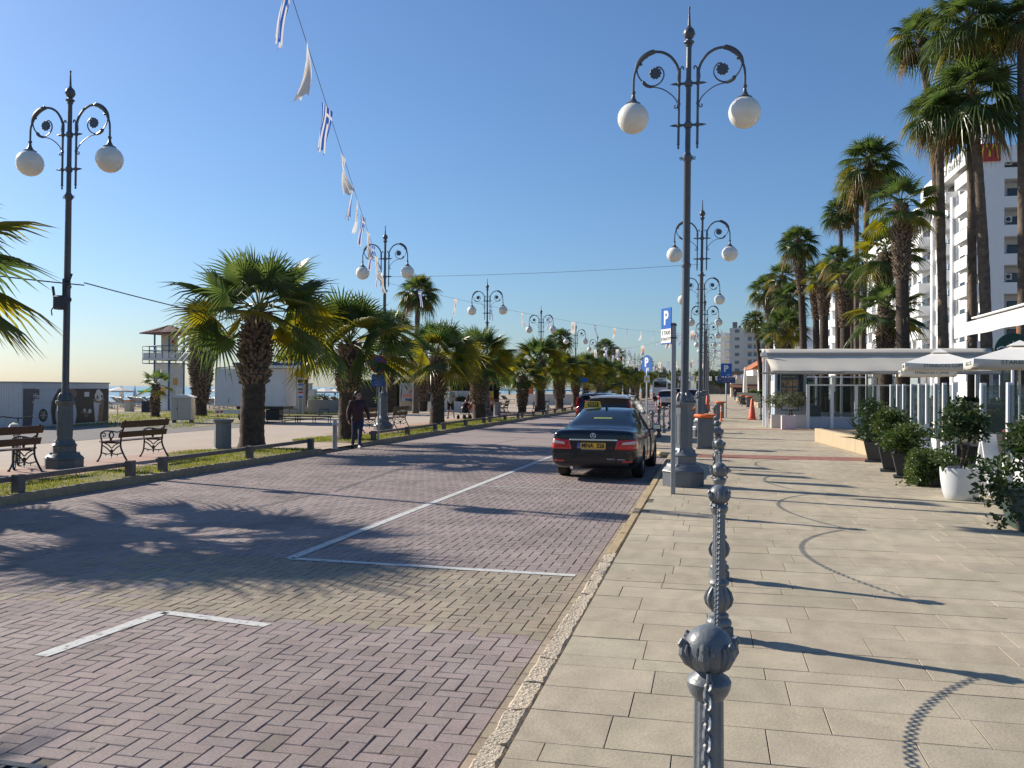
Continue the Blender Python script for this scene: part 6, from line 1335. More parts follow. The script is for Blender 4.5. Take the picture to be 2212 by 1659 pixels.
# glazed screen across the terrace under the awning
def screen(name, lab, loc, rz, xs, h, sill, solid=True, posts_only=False, pw=.06):
    t = thing(name, lab, 'glass screen', loc, rz); 
    for x in xs: b = MB(); b.cbx(x-pw/2, x+pw/2, -pw*.55, pw*.55, 0, h, .006); b.build('post', FR, t)
    b = MB()
    for x0, x1 in zip(xs, xs[1:]): b.bx(x0+pw/2, x1-pw/2, -.006, .006, sill+.03, h-.04)
    b.build('glass_pane', GL, t, smooth=0)
    b = MB()
    for x0, x1 in zip(xs, xs[1:]): b.bx(x0+pw/2, x1-pw/2, -.025, .025, 0.02, sill)
    b.build('lower_panel', FR if solid else PALEB, t); b = MB()
    if not posts_only:
        for x0, x1 in zip(xs, xs[1:]): b.bx(x0+pw/2, x1-pw/2, -.03, .03, h-.06, h)
        b.build('top_bar', FR, t)
    return t
screen('glass_screen', 'glazed screen with pale blue lower panels under the cream awning', (4.0, 38.7, .12), 0, [0, .95, 1.9, 2.75, 3.6, 4.5], 1.85, .48, False, False, .13)
screen('glass_screen', 'white framed glass screen behind the awning facing the gardens', (4.0, 46.5, .12), 0, [0, 1.2, 2.4, 3.6, 4.8, 6], 2.3, .5, False, False, .1)
screen('glass_screen', 'glass wind screen with many white posts along the terrace edge', (4.5, 18.05, .12), pi/2, [0, .72, 1.4, 2.1, 2.8, 3.55, 4.4, 5.1, 5.9], 1.76, .62, True, True, .07)
screen('glass_screen', 'nearer glass wind screen with white posts at the right edge', (4.5, 12.6, .12), pi/2, [0, 1.2, 2.3, 3.66], 1.74, .60, True, True, .08)
# slanted white struts behind plants
for (x, y, l_) in ((4.2, 14.9, 'white slanted easel board behind the near shrub'), (4.2, 19.2, 'white easel board behind the square pots')):
    t = thing('easel_board', l_, 'board', (x, y, .12), R(35)); 
    for s_ in (-1, 1): b = MB(); b.cbx(-.16, .16, -.015, .015, 0, .95, .004); b.xf(M.Translation((0, s_*.16, 0)) @ M.Rotation(s_*R(10), 4, 'X')); b.build('panel', FR, t)
# stone planter wall with earth and succulents
t = thing('stone_planter', 'long low sandstone planter wall with soil and small succulents', 'planter', (3.1, 21.6, .12)); SW = mat('sandstone_wall', (.44, .35, .225), .85, 0, .06, 2, .15, 40, dirt=.2)
b = MB()
for (y0, y1) in ((0, 2.4), (2.41, 4.8), (4.81, 7.2)): b.cbx(.75-y0*.105, .75-y0*.105+.02, y0, y1, 0, .02, .002) if 0 else None; s0 = len(b.v); b.cbx(0, .2, y0, y1, 0, .42, .008)
b.xf(M.Translation((.78, 0, 0)) @ M.Rotation(R(5.6), 4, 'Z')); b.build('wall', SW, t)
b = MB(); b.add([(.95, 0, .36), (.25, 7.2, .36), (4.5, 7.2, .36), (4.5, 0, .36), (4.5, 0, 0), (4.5, 7.2, 0), (.2, 7.2, 0), (.9, 0, 0)], [(3, 2, 1, 0), (2, 5, 6, 1), (3, 0, 7, 4), (2, 3, 4, 5)]); b.build('soil', mat('planter_soil', (.10, .08, .05), .95, 0, .3, 5, .5, 20), t)
rg = random.Random(4); mb = MB()
for _ in range(36): x, y = rg.uniform(.9, 3.0), rg.uniform(.5, 6.8); leaves(mb, [(x, y, .42, .12, .12, .08)], 30, .12, 0, rg)
mb.build('succulents', LEAFO, t, smooth=0)
t = thing('agave', 'spiky dark agave plant above the square black pots', 'plant', (4.0, 22.4, .48)); mb = MB(); rg = random.Random(9)
for c in range(5):
    cx_, cy_ = rg.uniform(-.45, .4), rg.uniform(-.8, .8)
    for k in range(26):
        a = k*2.4+rg.random(); e = R(rg.uniform(15, 80)); L_ = rg.uniform(.55, .85); d = V((cos(a)*cos(e), sin(a)*cos(e), sin(e))); s_ = V((-sin(a), cos(a), 0)); b0 = V((cx_, cy_, 0)); k0 = len(mb.v); up = s_.cross(d)
        mb.v += [tuple(b0-s_*.03), tuple(b0+s_*.03), tuple(b0+d*L_*.5+s_*.05+up*.015), tuple(b0+d*L_*.5-up*.02), tuple(b0+d*L_*.5-s_*.05+up*.015), tuple(b0+d*L_-V((0, 0, .08*cos(e))))]
        mb.f += [(k0, k0+1, k0+3), (k0+1, k0+2, k0+3), (k0, k0+3, k0+4), (k0+2, k0+5, k0+3), (k0+3, k0+5, k0+4)]; mb.m += [0]*5
mb.build('leaves', leafmat('agave_green', (.025, .045, .02), (.06, .085, .035), .15, .45), t, smooth=0)
# pots and shrubs
BPOT = mat('black_pot', (.03, .033, .038), .55, 0, .1); GREENB = mat('green_plastic_trough', (.025, .055, .05), .45, 0, .15)
for i, (x, y, l_, hgt) in enumerate(((3.62, 21.1, 'leafy shrub in the farthest tapered black pot', .95), (3.52, 18.7, 'leafy shrub in the middle tapered black pot', .80), (3.52, 17.4, 'leafy shrub in the nearest tapered black pot beside the ivy cube', .62))):
    t = thing('potted_shrub', l_, 'potted plant', (x, y, .12), R(-8), 'shrubs in black square pots'); b = MB(); k2 = math.sqrt(2)
    b.lathe([(.21*k2, 0), (.21*k2, .035), (.15*k2, .05), (.23*k2, .42), (.24*k2, .46), (.21*k2, .46), (.20*k2, .40)], 4, rot=pi/4); b.build('pot', BPOT, t, smooth=20)
    shrub(t, (0, -.02, .42+hgt*.45), (.42, .40, hgt*.52), 1500, .075, LEAFG if i else LEAFD, 70+i, 'foliage', 12); b = MB(); b.tube([(0, 0, .4), (.03, 0, .8)], .02, 5); b.tube([(0, 0, .4), (-.08, .05, .75)], .015, 5); b.build('stem', BARK, t)
t = thing('ivy_cube', 'cube shaped box overgrown with ivy between the black pots and the white round pot', 'plant', (3.66, 16.2, .12), R(-6)); t.scale = (.84, .9, .95); b = MB(); b.cbx(-.30, .30, -.36, .36, 0, .46, .03); b.build('planter_box', BPOT, t); rg = random.Random(12)
bl = []
for _ in range(150):
    q = rg.choice('xXyYz'); u, v_ = rg.uniform(-.36, .36), rg.uniform(.06, .52); p = {'x': (-.37, u*1.1, v_), 'X': (.37, u*1.1, v_), 'y': (u, -.43, v_), 'Y': (u, .43, v_), 'z': (u, rg.uniform(-.4, .4), .54)}[q]; bl.append((p[0]*.95, p[1]*.95, p[2], .10, .10, .09))
bl += [(-.5, -.35, .03, .22, .1, .03)]
leaves(MB(), bl, 6500, .06, 0, rg).build('ivy', LEAFG, t, smooth=0)
t = thing('round_pot_tree', 'small leafy tree in a large white round pot', 'potted tree', (3.62, 14.15, .12)); b = MB(); b.lathe([(.20, 0), (.215, .01), (.25, .12), (.275, .28), (.285, .42), (.285, .47), (.265, .475), (.255, .42), (.24, .40)], 36); b.build('pot', mat('white_glazed_pot', (.60, .62, .64), .4, 0, .05, 3, dirt=.15), t, smooth=50)
b = MB(); b.lathe([(.24, .40), (.01, .42)], 20); b.build('soil', JOINT, t); b = MB(); b.tube([(0, 0, .4), (.02, 0, .7), (-.03, .02, 1.05)], [.018, .015, .01], 6); b.tube([(.04, 0, .4), (.1, .02, .75), (.14, 0, 1.1)], [.014, .012, .008], 6); b.tube([(-.05, .03, .4), (-.1, 0, .7), (-.2, 0, .95)], [.012, .01, .006], 5); b.build('stem', BARKG, t)
rg = random.Random(15); leaves(MB(), clumps((-.02, 0, 1.12), (.36, .34, .36), 16, rg, .45)+[(-.25, -.1, .62, .18, .15, .16), (.18, 0, .55, .16, .14, .12)], 1500, .08, 0, rg).build('crown', LEAFD, t, smooth=0)
t = thing('trough_shrub', 'sprawling dark shrub spilling from a green rectangular trough at the right edge', 'potted plant', (4.02, 11.25, .12), R(-3)); t.scale = (1.1, 1.15, 1.18); b = MB()
b.prism([(-.50, 0), (.62, 0), (.72, .37), (-.62, .37)], -.22, .30, 'xz'); b.cbx(-.66, .76, -.27, .35, .345, .40, .012); b.build('trough', GREENB, t)
rg = random.Random(17); bl = clumps((.1, .05, .75), (.62, .5, .42), 18, rg, .42)+[(-.62, -.1, .52, .32, .25, .22), (-.78, -.2, .36, .2, .18, .12), (-.62, -.25, .2, .14, .12, .12), (-.72, -.15, .08, .12, .1, .06), (.05, .2, 1.25, .16, .16, .24), (.35, .1, 1.1, .2, .2, .2), (.45, -.5, .18, .22, .12, .12)]
leaves(MB(), bl, 5600, .07, 0, rg).build('foliage', LEAFD, t, smooth=0)
b = MB()
for k in range(7): a = k*.9; b.tube([(.1, .05, .35), (.1+.2*cos(a), .05+.2*sin(a), .7), (.1+.5*cos(a), .05+.4*sin(a), .95)], [.014, .01, .006], 5)
b.build('stem', BARK, t)
# flowerbed beyond
hedge('flower_bed', 'broad low bed of shrubs and red flowers far along the pavement', (4.3, 82, .12), R(.5), (0, 4.2, 0, 50, .3, 1.35), 9000, LEAFG, 33, .30, 'flower bed')
t = thing('stone_planter', 'far low stone planter edge behind the black benches', 'planter', (4.15, 81, .12), R(.5)); b = MB(); b.cbx(0, .25, 0, 52, 0, .45, .01); b.build('wall', SW, t)
# square market parasols with lettering
def market(loc, rz, hw, zb, zt, lab, txt=True, vz=.22):
    t = thing('cafe_parasol', lab, 'parasol', loc, rz, 'cream cafe parasols on the terrace'); b = MB(); q = hw
    vs = []; n = 8
    edge = []
    for s_ in range(4):
        a0 = V([(-q, -q), (q, -q), (q, q), (-q, q)][s_]); a1 = V([(q, -q), (q, q), (-q, q), (-q, -q)][s_])
        for i in range(n): p = a0.lerp(a1, i/n); edge.append((p.x, p.y, -.05*sin(pi*i/n)))
    m2 = len(edge); vs = [(x, y, zb+vz+dz) for x, y, dz in edge]+[(x*1.0, y*1.0, zb+dz*.6+.012*sin(i*2.3)) for i, (x, y, dz) in enumerate(edge)]+[(x*.42, y*.42, zb+vz+(zt-zb-vz)*.62) for x, y, dz in edge]+[(x*.16, y*.16, zt-.04) for x, y, dz in edge]
    fs = []
    for i in range(m2): j = (i+1) % m2; fs += [(m2+i, m2+j, j, i), (i, j, 2*m2+j, 2*m2+i), (2*m2+i, 2*m2+j, 3*m2+j, 3*m2+i)]
    b.add(vs, fs); o = b.build('canopy', WHITE2, t, smooth=25); sm = o.modifiers.new('t', 'SOLIDIFY'); sm.thickness = .008
    b = MB(); vs = [(-q*.24, -q*.24, zt-.03), (q*.24, -q*.24, zt-.03), (q*.24, q*.24, zt-.03), (-q*.24, q*.24, zt-.03), (0, 0, zt+.12)]; b.add(vs, [(0, 1, 4), (1, 2, 4), (2, 3, 4), (3, 0, 4)]); b.build('vent_cap', WHITE2, t, smooth=0)
    b = MB(); b.lathe([(.03, 0), (.03, zt)], 10); b.cbx(-.25, .25, -.25, .25, 0, .08, .02); b.build('pole', FR, t)
    b = MB()
    for (x, y) in ((q, q), (-q, q), (q, -q), (-q, -q)): b.tube([(x*.97, y*.97, zb+vz-.02), (0, 0, zt-.12)], .014, 5); b.tube([(x*.5, y*.5, zb+vz+.1), (0, 0, zb)], .012, 5)
    b.build('rib', mat('dark_rib', (.2, .19, .17), .6), t)
    if txt:
        for k in range(4): text('lettering', 'STARBUCKS COFFEE', .15, mat('coffee_green', (.04, .10, .075), .6), t, tuple(M.Rotation(k*pi/2, 3, 'Z') @ V((.12*q, -q-.012, zb+vz*.52))), (pi/2, 0, k*pi/2), .001, sx=.88*q/1.0)
    return t
market((7.05, 30.1, .12), R(-9), 1.02, 2.26, 2.84, 'cream parasol with green coffee lettering, left front one on the terrace')
market((7.75, 24.9, .12), R(-9), 1.18, 2.20, 2.80, 'nearest cream lettered parasol cut off by the right edge')
market((8.05, 36.2, .12), R(-9), .95, 2.16, 2.75, 'cream lettered parasol lower behind the left front one')
# green round coffee sign between
t = thing('coffee_sign', 'dark green round sign with a white star behind the terrace parasols', 'sign', (9.6, 31.5, .12)); b = MB(); b.lathe([(.55, -.04), (.55, .04)], 36, c=(0, 0, 2.95), ax='y'); d_ = b.build('sign_disc', mat('coffee_dark_green', (.01, .05, .035), .5), t); b = MB(); pts = []
for k in range(10): r_ = .16 if k % 2 == 0 else .065; a = pi/2+k*pi/5; pts.append((r_*cos(a), 3.1+r_*sin(a)))
b.prism(pts, -.05, -.042, 'xz'); b.build('star', WHITE, d_); b = MB()
for s_ in (-1, 1):
    for k in range(3): b.tube(smoothpath([(s_*.2, -.045, 2.75+.12*k), (s_*.33, -.045, 2.82+.12*k), (s_*.48, -.045, 2.78+.1*k)]), .022, 4)
b.build('wave_emblem', WHITE, d_); b = MB(); b.tube([(0, 0, 0), (0, 0, 2.4)], .05, 8); b.build('pole', FR, t)
# big awning at the upper right, near
t = thing('terrace_canopy', 'large pale grey terrace canopy with straight valance at the upper right', 'canopy', (5.25, 15.2, .12)); CG2 = mat('pale_grey_cloth', (.56, .55, .53), .85, 0, .03, 2)
b = MB(); n = 20; vs = []; fs = []
for i in range(n+1):
    y = 5.9*i/n; s_ = .02*sin(i*1.3)
    vs += [(0+s_*.3, y, 2.76+.008*sin(i*.9)), (0, y, 3.05), (.25, y, 3.10), (2.6, y, 3.55)]
for i in range(n):
    for k in range(3): a = i*4+k; fs.append((a, a+1, a+5, a+4))
b.add(vs, fs); b.add([(0, 5.9, 2.83), (0, 5.9, 3.03), (.25, 5.9, 3.1), (2.6, 5.9, 3.55), (2.6, 5.9, 3.3)], [(0, 1, 2, 3, 4)]); o = b.build('canopy_cloth', CG2, t, smooth=30); sm = o.modifiers.new('t', 'SOLIDIFY'); sm.thickness = .012; o.data.polygons.foreach_set('use_smooth', [False]*len(o.data.polygons))
b = MB(); b.add([(.35, 0, 3.20), (.35, 5.6, 3.20), (2.7, 5.6, 3.72), (2.7, 0, 3.72), (.35, 0, 3.17), (.35, 5.6, 3.17), (2.7, 5.6, 3.69), (2.7, 0, 3.69)], [(0, 1, 2, 3)[::-1], (4, 5, 6, 7), (0, 4, 5, 1)[::-1], (1, 5, 6, 2)[::-1], (2, 6, 7, 3)[::-1], (3, 7, 4, 0)[::-1]]); b.build('upper_cloth', CG2, t, smooth=0); b = MB(); b.tube([(.30, 0, 3.19), (.30, 5.65, 3.19)], .02, 8); b.build('front_tube', WHITE2, t)
b = MB(); b.tube(smoothpath([(2.3, 3.2, 1.9), (1.9, 3.2, 2.6), (1.2, 3.2, 3.0), (.4, 3.2, 3.1)]), .05, 8); b.cbx(2.2, 2.32, 3.14, 3.26, 0, 3.45, .01); b.cbx(2.2, 2.32, .5, .62, 0, 3.45, .01); b.build('support_frame', FR, t)
t = thing('canopy_post', 'white square canopy post at the right edge in front of the lettered parasol', 'post', (4.72, 13.75, .12)); b = MB(); b.cbx(-.045, .045, -.045, .045, 0, 2.25, .008); b.build('shaft', FR, t); b = MB(); b.cbx(-.1, .1, -.1, .1, 0, .02, .004); b.build('base_plate', FR, t)
# terrace furniture seen through the glass
CH = mat('wicker_brown', (.09, .06, .045), .8, 0, .3, 20); TT_ = mat('table_grey', (.25, .25, .25), .4)
def chair(loc, rz, lab):
    t = thing('terrace_chair', lab, 'chair', loc, rz, 'brown wicker terrace chairs'); b = MB(); b.cbx(-.22, .22, -.22, .22, .40, .46, .02); b.build('seat', CH, t); b = MB(); b.cbx(-.22, .22, .19, .24, .46, .84, .02); b.build('backrest', CH, t)
    for x in (-.2, .2):
        for y in (-.2, .2): b = MB(); b.tube([(x, y, 0), (x, y, .4)], .016, 5); b.build('leg', CH, t)
    return t
c0 = None
for i, (x, y, rz) in enumerate(((5.1, 15.4, 80), (5.2, 17.2, 100), (6.3, 15.8, -80), (6.2, 18.6, -95), (5.2, 20.6, 90), (6.4, 21.2, -90), (5.3, 13.2, 60), (6.3, 13.4, -70), (7.6, 18, 30), (7.8, 22, 200))):
    l_ = 'wicker chair behind the glass wind screen'
    if c0 is None: c0 = chair((x, y, .12), R(rz), l_)
    else: dup(c0, (x, y, .12), R(rz))
t0 = None
for i, (x, y) in enumerate(((5.75, 15.6), (5.7, 18.1), (5.8, 20.9), (5.8, 13.3))):
    if t0 is None: t0 = thing('terrace_table', 'small square table behind the glass wind screen', 'table', (x, y, .12), 0, 'terrace tables'); b = MB(); b.cbx(-.32, .32, -.32, .32, .68, .71, .006); b.build('tabletop', TT_, t0); b = MB(); b.tube([(0, 0, .03), (0, 0, .68)], .03, 8); b.lathe([(.22, 0), (.2, .03)], 16); b.build('pedestal', BLACK, t0)
    else: dup(t0, (x, y, .12), 0)
# brown building body behind the terrace, glazed pavilion
t = thing('restaurant_pavilion', 'glass fronted restaurant pavilion behind the terrace under the hotel', 'restaurant', (15.2, 30, .1)); b = MB(); b.bx(0, 8, 0, 26, 0, .6); b.bx(0, 8, 0, 26, 3.6, 4.0); b.bx(3, 8, .1, 25.9, .6, 3.6); b.build('wall', mat('taupe_wall', (.22, .17, .13), .8, 0, .2, 1), t); b = MB(); b.bx(.1, .14, .1, 25.9, .6, 3.6); b.build('window', glassmat('pavilion_glass', (.55, .62, .66), .5), t)
for i in range(14): b = MB(); b.bx(.02, .1, i*2, i*2+.12, .6, 3.6); b.build('mullion', FR, t)
b = MB(); b.bx(-.1, -.02, 15, 19, 4.05, 5.6); b.build('orange_sign', mat('orange_red_sign', (.50, .13, .03), .6), t); b = MB()
for s_ in (0, .75): b.tube([(-.16, 16.2+s_-.38+.38*(1-cos(R(a))), 4.2+1.5*sin(R(a))) for a in range(0, 181, 12)], .09, 6)
b.build('arch_emblem', GOLD, t)
hedge('hedge', 'dark garden shrubs behind the terrace glass screens', (9.2, 34, .12), 0, (0, 2.4, 0, 16, .2, 1.3), 3000, LEAFD, 55, .2)
# ================================================================== PEOPLE
def cap(mb, a, ra, b_, rb, n=10):
    a, b_ = V(a), V(b_); d = (b_-a); L = d.length; t = d.normalized(); pts = []; rs = []
    for i in range(4): q = pi/2*(1-i/4); pts.append(a-t*ra*sin(q)); rs.append(max(.002, ra*cos(q)))
    for i in range(5): pts.append(a.lerp(b_, i/4)); rs.append(ra+(rb-ra)*i/4)
    for i in range(1, 5): q = pi/2*i/4; pts.append(b_+t*rb*sin(q)); rs.append(max(.002, rb*cos(q)))
    mb.tube(pts, rs, n)
def organic(mb, name, m, parent, vox=.010, sm=6):
    o = mb.build(name, m, smooth=0); r_ = o.modifiers.new('r', 'REMESH'); r_.mode = 'VOXEL'; r_.voxel_size = vox; r_.use_smooth_shade = True
    s_ = o.modifiers.new('s', 'SMOOTH'); s_.iterations = sm; s_.factor = .5
    me = baked(o); bpy.data.objects.remove(o); me.name = name; me.polygons.foreach_set('use_smooth', [True]*len(me.polygons)); return inst(name, me, parent)
SKIN = mat('skin', (.42, .24, .17), .55, 0, .08, 10); SKIN2 = mat('tanned_skin', (.36, .19, .125), .55, 0, .08, 10)
HAIR = mat('dark_hair', (.022, .014, .012), .5, 0, .2, 30); HAIRG = mat('grey_hair', (.28, .26, .24), .7, 0, .15, 30)
def person(label, loc, rz, H, J, skin, wear, head=0, hair=HAIR, long=False, group=None):
    """J overrides joints of a 1.70 m figure facing -Y; wear: list of (name, kind, material)"""
    t = thing('person', label, 'person', loc, rz, group); t.scale = (H/1.7,)*3
    j = dict(pel=(0, 0, .94), chest=(0, -.01, 1.24), neck=(0, .005, 1.43), head=(0, -.015, 1.585))
    for s_, k in ((1, 'L'), (-1, 'R')):
        j.update({'hip'+k: (s_*.085, 0, .90), 'kn'+k: (s_*.095, -.01, .50), 'an'+k: (s_*.095, .03, .085), 'toe'+k: (s_*.11, -.15, .03), 'sh'+k: (s_*.175, .01, 1.375), 'el'+k: (s_*.235, .03, 1.10), 'wr'+k: (s_*.255, -.05, .865), 'hd'+k: (s_*.25, -.085, .775)})
    j.update(J); b = MB(); g_ = lambda k: V(j[k])
    up = 1.0
    b.sph(j['pel'], .15, 14, sc=(1.12, .78, .9)); cap(b, j['pel'], .135, j['chest'], .14, 14); b.sph(tuple(g_('chest')+V((0, 0, .05))), .15, 14, sc=(1.15, .78, 1)); cap(b, tuple(g_('neck')-V((0, 0, .06))), .065, tuple(g_('neck')+V((0, -.008, .07))), .052)
    for k in 'LR':
        cap(b, tuple(g_('chest')+V((0, 0, .12))), .07, j['sh'+k], .062); cap(b, j['sh'+k], .056, j['el'+k], .042); cap(b, j['el'+k], .041, j['wr'+k], .027)
        cap(b, j['hip'+k], .088, j['kn'+k], .058); cap(b, j['kn'+k], .056, j['an'+k], .036); b.sph(tuple(g_('kn'+k).lerp(g_('an'+k), .28)+V((0, .018, 0))), .055, 10, sc=(.95, .9, 1.7)); cap(b, j['an'+k], .036, j['toe'+k], .03)
        w_, h_ = g_('wr'+k), g_('hd'+k); d = (h_-w_).normalized(); sd2 = V((0, 1, 0)).cross(d).normalized() if abs(d.y) < .9 else V((1, 0, 0)); fw = d.cross(sd2).normalized()
        b.sph(tuple(w_.lerp(h_, .45)), .04, 10, sc=(.55, .85, 1.15))
        sgn = -1
        for q in range(4):                               # four curled fingers of unequal length, then the thumb
            o_ = fw*(.028-.0185*q); L = (.074, .082, .077, .060)[q]; p0 = w_.lerp(h_, .82)+o_; inw = (V((0, 0, 0))-V((w_.x, 0, 0))).normalized() if abs(w_.x) > .02 else V((0, -1, 0))
            p1 = p0+d*L*.5+inw*.008; p2 = p1+d*L*.42+inw*.026; cap(b, p0, .0098, p1, .0088, 6); cap(b, p1, .0088, p2, .0075, 6)
        p0 = w_.lerp(h_, .25)+fw*.03; p1 = p0+d*.03+fw*.025; cap(b, p0, .012, p1, .0105, 6); cap(b, p1, .0105, p1+d*.032+fw*.004, .009, 6)
    # head in its own frame, turned by `head`
    hb = MB(); hb.sph((0, 0, .015), .098, 18, sc=(.79, .98, 1.16)); cap(hb, (0, -.03, -.055), .058, (0, -.055, -.075), .036); hb.sph((0, .03, -.03), .075, 12, sc=(.85, .9, .9))
    cap(hb, (0, -.096, .012), .008, (0, -.118, -.024), .014, 8)
    for s_ in (-1, 1): hb.sph((s_*.078, .012, -.005), .026, 8, sc=(.35, .7, 1.1)); hb.sph((s_*.032, -.088, .025), .016, 8, sc=(1.4, .5, .5)); hb.sph((s_*.045, -.066, -.018), .022, 8)
    cap(hb, (-.02, -.094, -.058), .008, (.02, -.094, -.058), .008, 6)
    T = M.Translation(j['head']) @ M.Rotation(head, 4, 'Z'); hb.xf(T); b.add(hb.v, hb.f)
    organic(b, 'body', skin, t, .0085, 4)
    for s_ in (-1, 1): e = MB(); e.sph((s_*.032, -.092, .012), .0085, 8); e.xf(T); e.build('eye', BLACK, t)
    if hair:
        b = MB(); b.sph((0, .018, .042), .103, 16, sc=(.82, .98, 1.05)); b.sph((0, .05, -.01), .085, 12, sc=(.9, .75, 1.1))
        if long: cap(b, (0, .10, .03), .045, (0, .15, -.05), .035); cap(b, (0, .15, -.05), .032, (.0, .15, -.17), .012)
        b.xf(T); n0 = [v for v in b.v]; o = organic(b, 'hair', hair, t, .010, 3)
        Ti = T.inverted(); bb = bmesh.new(); bb.from_mesh(o.data); kill = [v for v in bb.verts if (lambda p: p.y < -.02 and p.z < .068 or p.y < .02 and p.z < .0)(Ti @ v.co)]; bmesh.ops.delete(bb, geom=kill, context='VERTS'); bb.to_mesh(o.data); bb.free()
        sm_ = o.modifiers.new('t', 'SOLIDIFY'); sm_.thickness = .006
    for nm, kind, m in wear:
        b = MB()
        if kind in ('jacket', 'shirt', 'tee'):
            e = {'jacket': .030, 'shirt': .016, 'tee': .014}[kind]; lo = {'jacket': -.08, 'shirt': -.02, 'tee': -.02}[kind]
            b.sph(tuple(g_('pel')+V((0, 0, .02+lo))), .15+e, 14, sc=(1.1, .80, .75)); cap(b, j['pel'], .14+e, j['chest'], .145+e, 14); b.sph(tuple(g_('chest')+V((0, 0, .05))), .15+e, 14, sc=(1.13, .8, 1)); cap(b, tuple(g_('chest')+V((0, .0, .13))), .08+e, tuple(g_('neck')-V((0, 0, .02))), .055+e*.7)
            for k in 'LR':
                cap(b, tuple(g_('chest')+V((0, 0, .12))), .075+e*.8, j['sh'+k], .062+e*.8)
                if kind == 'jacket': cap(b, j['sh'+k], .058+e*.8, j['el'+k], .046+e*.8); cap(b, j['el'+k], .046+e*.7, g_('el'+k).lerp(g_('wr'+k), .95), .033+e*.6)
                else: cap(b, j['sh'+k], .058+e, g_('sh'+k).lerp(g_('el'+k), .75), .054+e)
        if kind == 'trousers':
            b.sph(tuple(g_('pel')), .163, 14, sc=(1.1, .80, .88))
            for k in 'LR': cap(b, j['hip'+k], .100, j['kn'+k], .069); cap(b, j['kn'+k], .068, g_('kn'+k).lerp(g_('an'+k), .93), .051)
        if kind == 'shorts':
            b.sph(tuple(g_('pel')), .165, 14, sc=(1.12, .82, .88))
            for k in 'LR': cap(b, j['hip'+k], .105, g_('hip'+k).lerp(g_('kn'+k), .92), .088)
        if kind == 'front':
            b.sph(tuple(g_('chest')+V((0, -.075, -.02))), .12, 12, sc=(.75, .8, 1.4)); b.sph(tuple(g_('pel')+V((0, -.07, .02))), .13, 12, sc=(.8, .8, 1.0))
        if kind == 'collar':
            for s_ in (-1, 1): cap(b, tuple(g_('neck')+V((s_*.06, -.02, -.02))), .035, tuple(g_('neck')+V((s_*.17, -.06, -.05))), .03)
        if kind == 'cap': b.sph((0, .01, .055), .108, 14, sc=(.84, .98, .82)); b.sph((0, -.11, .05), .07, 10, sc=(.9, .9, .18)); b.xf(T)
        if kind == 'glasses': 
            for s_ in (-1, 1): b.sph((s_*.034, -.098, .012), .026, 10, sc=(1, .3, .7))
            b.tube([(-.075, -.03, .015), (-.06, -.095, .016), (.06, -.095, .016), (.075, -.03, .015)], .005, 5); b.xf(T); b.build(nm, m, t); continue
        if kind in ('shoes',):
            for k in 'LR':
                s2 = MB(); a_, to = g_('an'+k), g_('toe'+k); dirn = (to-a_); dirn.z = 0; dirn.normalize(); hl = a_-dirn*.045; hl.z = max(.035, a_.z-.045); cap(s2, hl, .042, (to.x, to.y, to.z+.012), .038); cap(s2, a_-V((0, 0, .02)), .043, a_.lerp(to, .4), .042)
                o = organic(s2, nm, m[0] if isinstance(m, tuple) and k == 'L' else (m[1] if isinstance(m, tuple) else m), t, .010, 3)
            continue
        organic(b, nm, m, t, .012, 5)
    return t
NAVY = mat('navy_denim', (.018, .028, .065), .8, 0, .15, 20); MAROON = mat('dark_maroon_jacket', (.040, .012, .018), .7, 0, .15, 8); DBLUE = mat('dark_blue_top', (.012, .016, .035), .8, 0, .1); SHOEW = mat('sunlit_shoe', (.5, .45, .45), .6); SHOED = mat('dark_shoe', (.03, .025, .025), .6)
person('woman in dark maroon jacket and blue jeans stepping off the kerb, head turned right', (-9.72, 23.3, 0), R(30), 1.60, dict(hipL=(.085, 0, .90), knL=(.06, -.20, .53), anL=(.02, -.30, .10), toeL=(.03, -.48, .045), knR=(-.10, .03, .49), anR=(-.12, .20, .10), toeR=(-.13, .03, .03),
    elL=(.29, .06, 1.12), wrL=(.33, -.02, .88), hdL=(.33, -.05, .79), elR=(-.27, .02, 1.10), wrR=(-.28, -.07, .86), hdR=(-.27, -.11, .775)), SKIN,
    [('jacket', 'jacket', MAROON), ('jacket_collar', 'collar', MAROON), ('top', 'front', DBLUE), ('jeans', 'trousers', NAVY), ('shoe', 'shoes', (SHOEW, SHOED)), ('sunglasses', 'glasses', BLACK)], R(55), HAIR, True)  # one shoe pale, one dark: light and shade put into the pair's colours
CHECK = mat('grey_checked_shirt', (.24, .30, .29), .8, 0, .3, 60, c2=(.40, .45, .43)); BLKS = mat('black_shorts', (.012, .012, .014), .8)
person('man in a grey checked shirt and black shorts walking on the promenade', (-13.5, 45.0, .1), R(14), 1.66, dict(knL=(.12, .06, .50), anL=(.18, .30, .16), toeL=(.20, .22, .03), knR=(-.10, -.06, .50), anR=(-.12, -.10, .085), toeR=(-.16, -.28, .03), elR=(-.29, .06, 1.13), wrR=(-.36, .0, .90), hdR=(-.38, -.03, .81), elL=(.26, -.02, 1.12), wrL=(.10, -.20, 1.16), hdL=(.02, -.23, 1.18)), SKIN2,
    [('shirt', 'shirt', CHECK), ('shorts', 'shorts', BLKS), ('sandal', 'shoes', SHOED)], R(0), HAIRG)
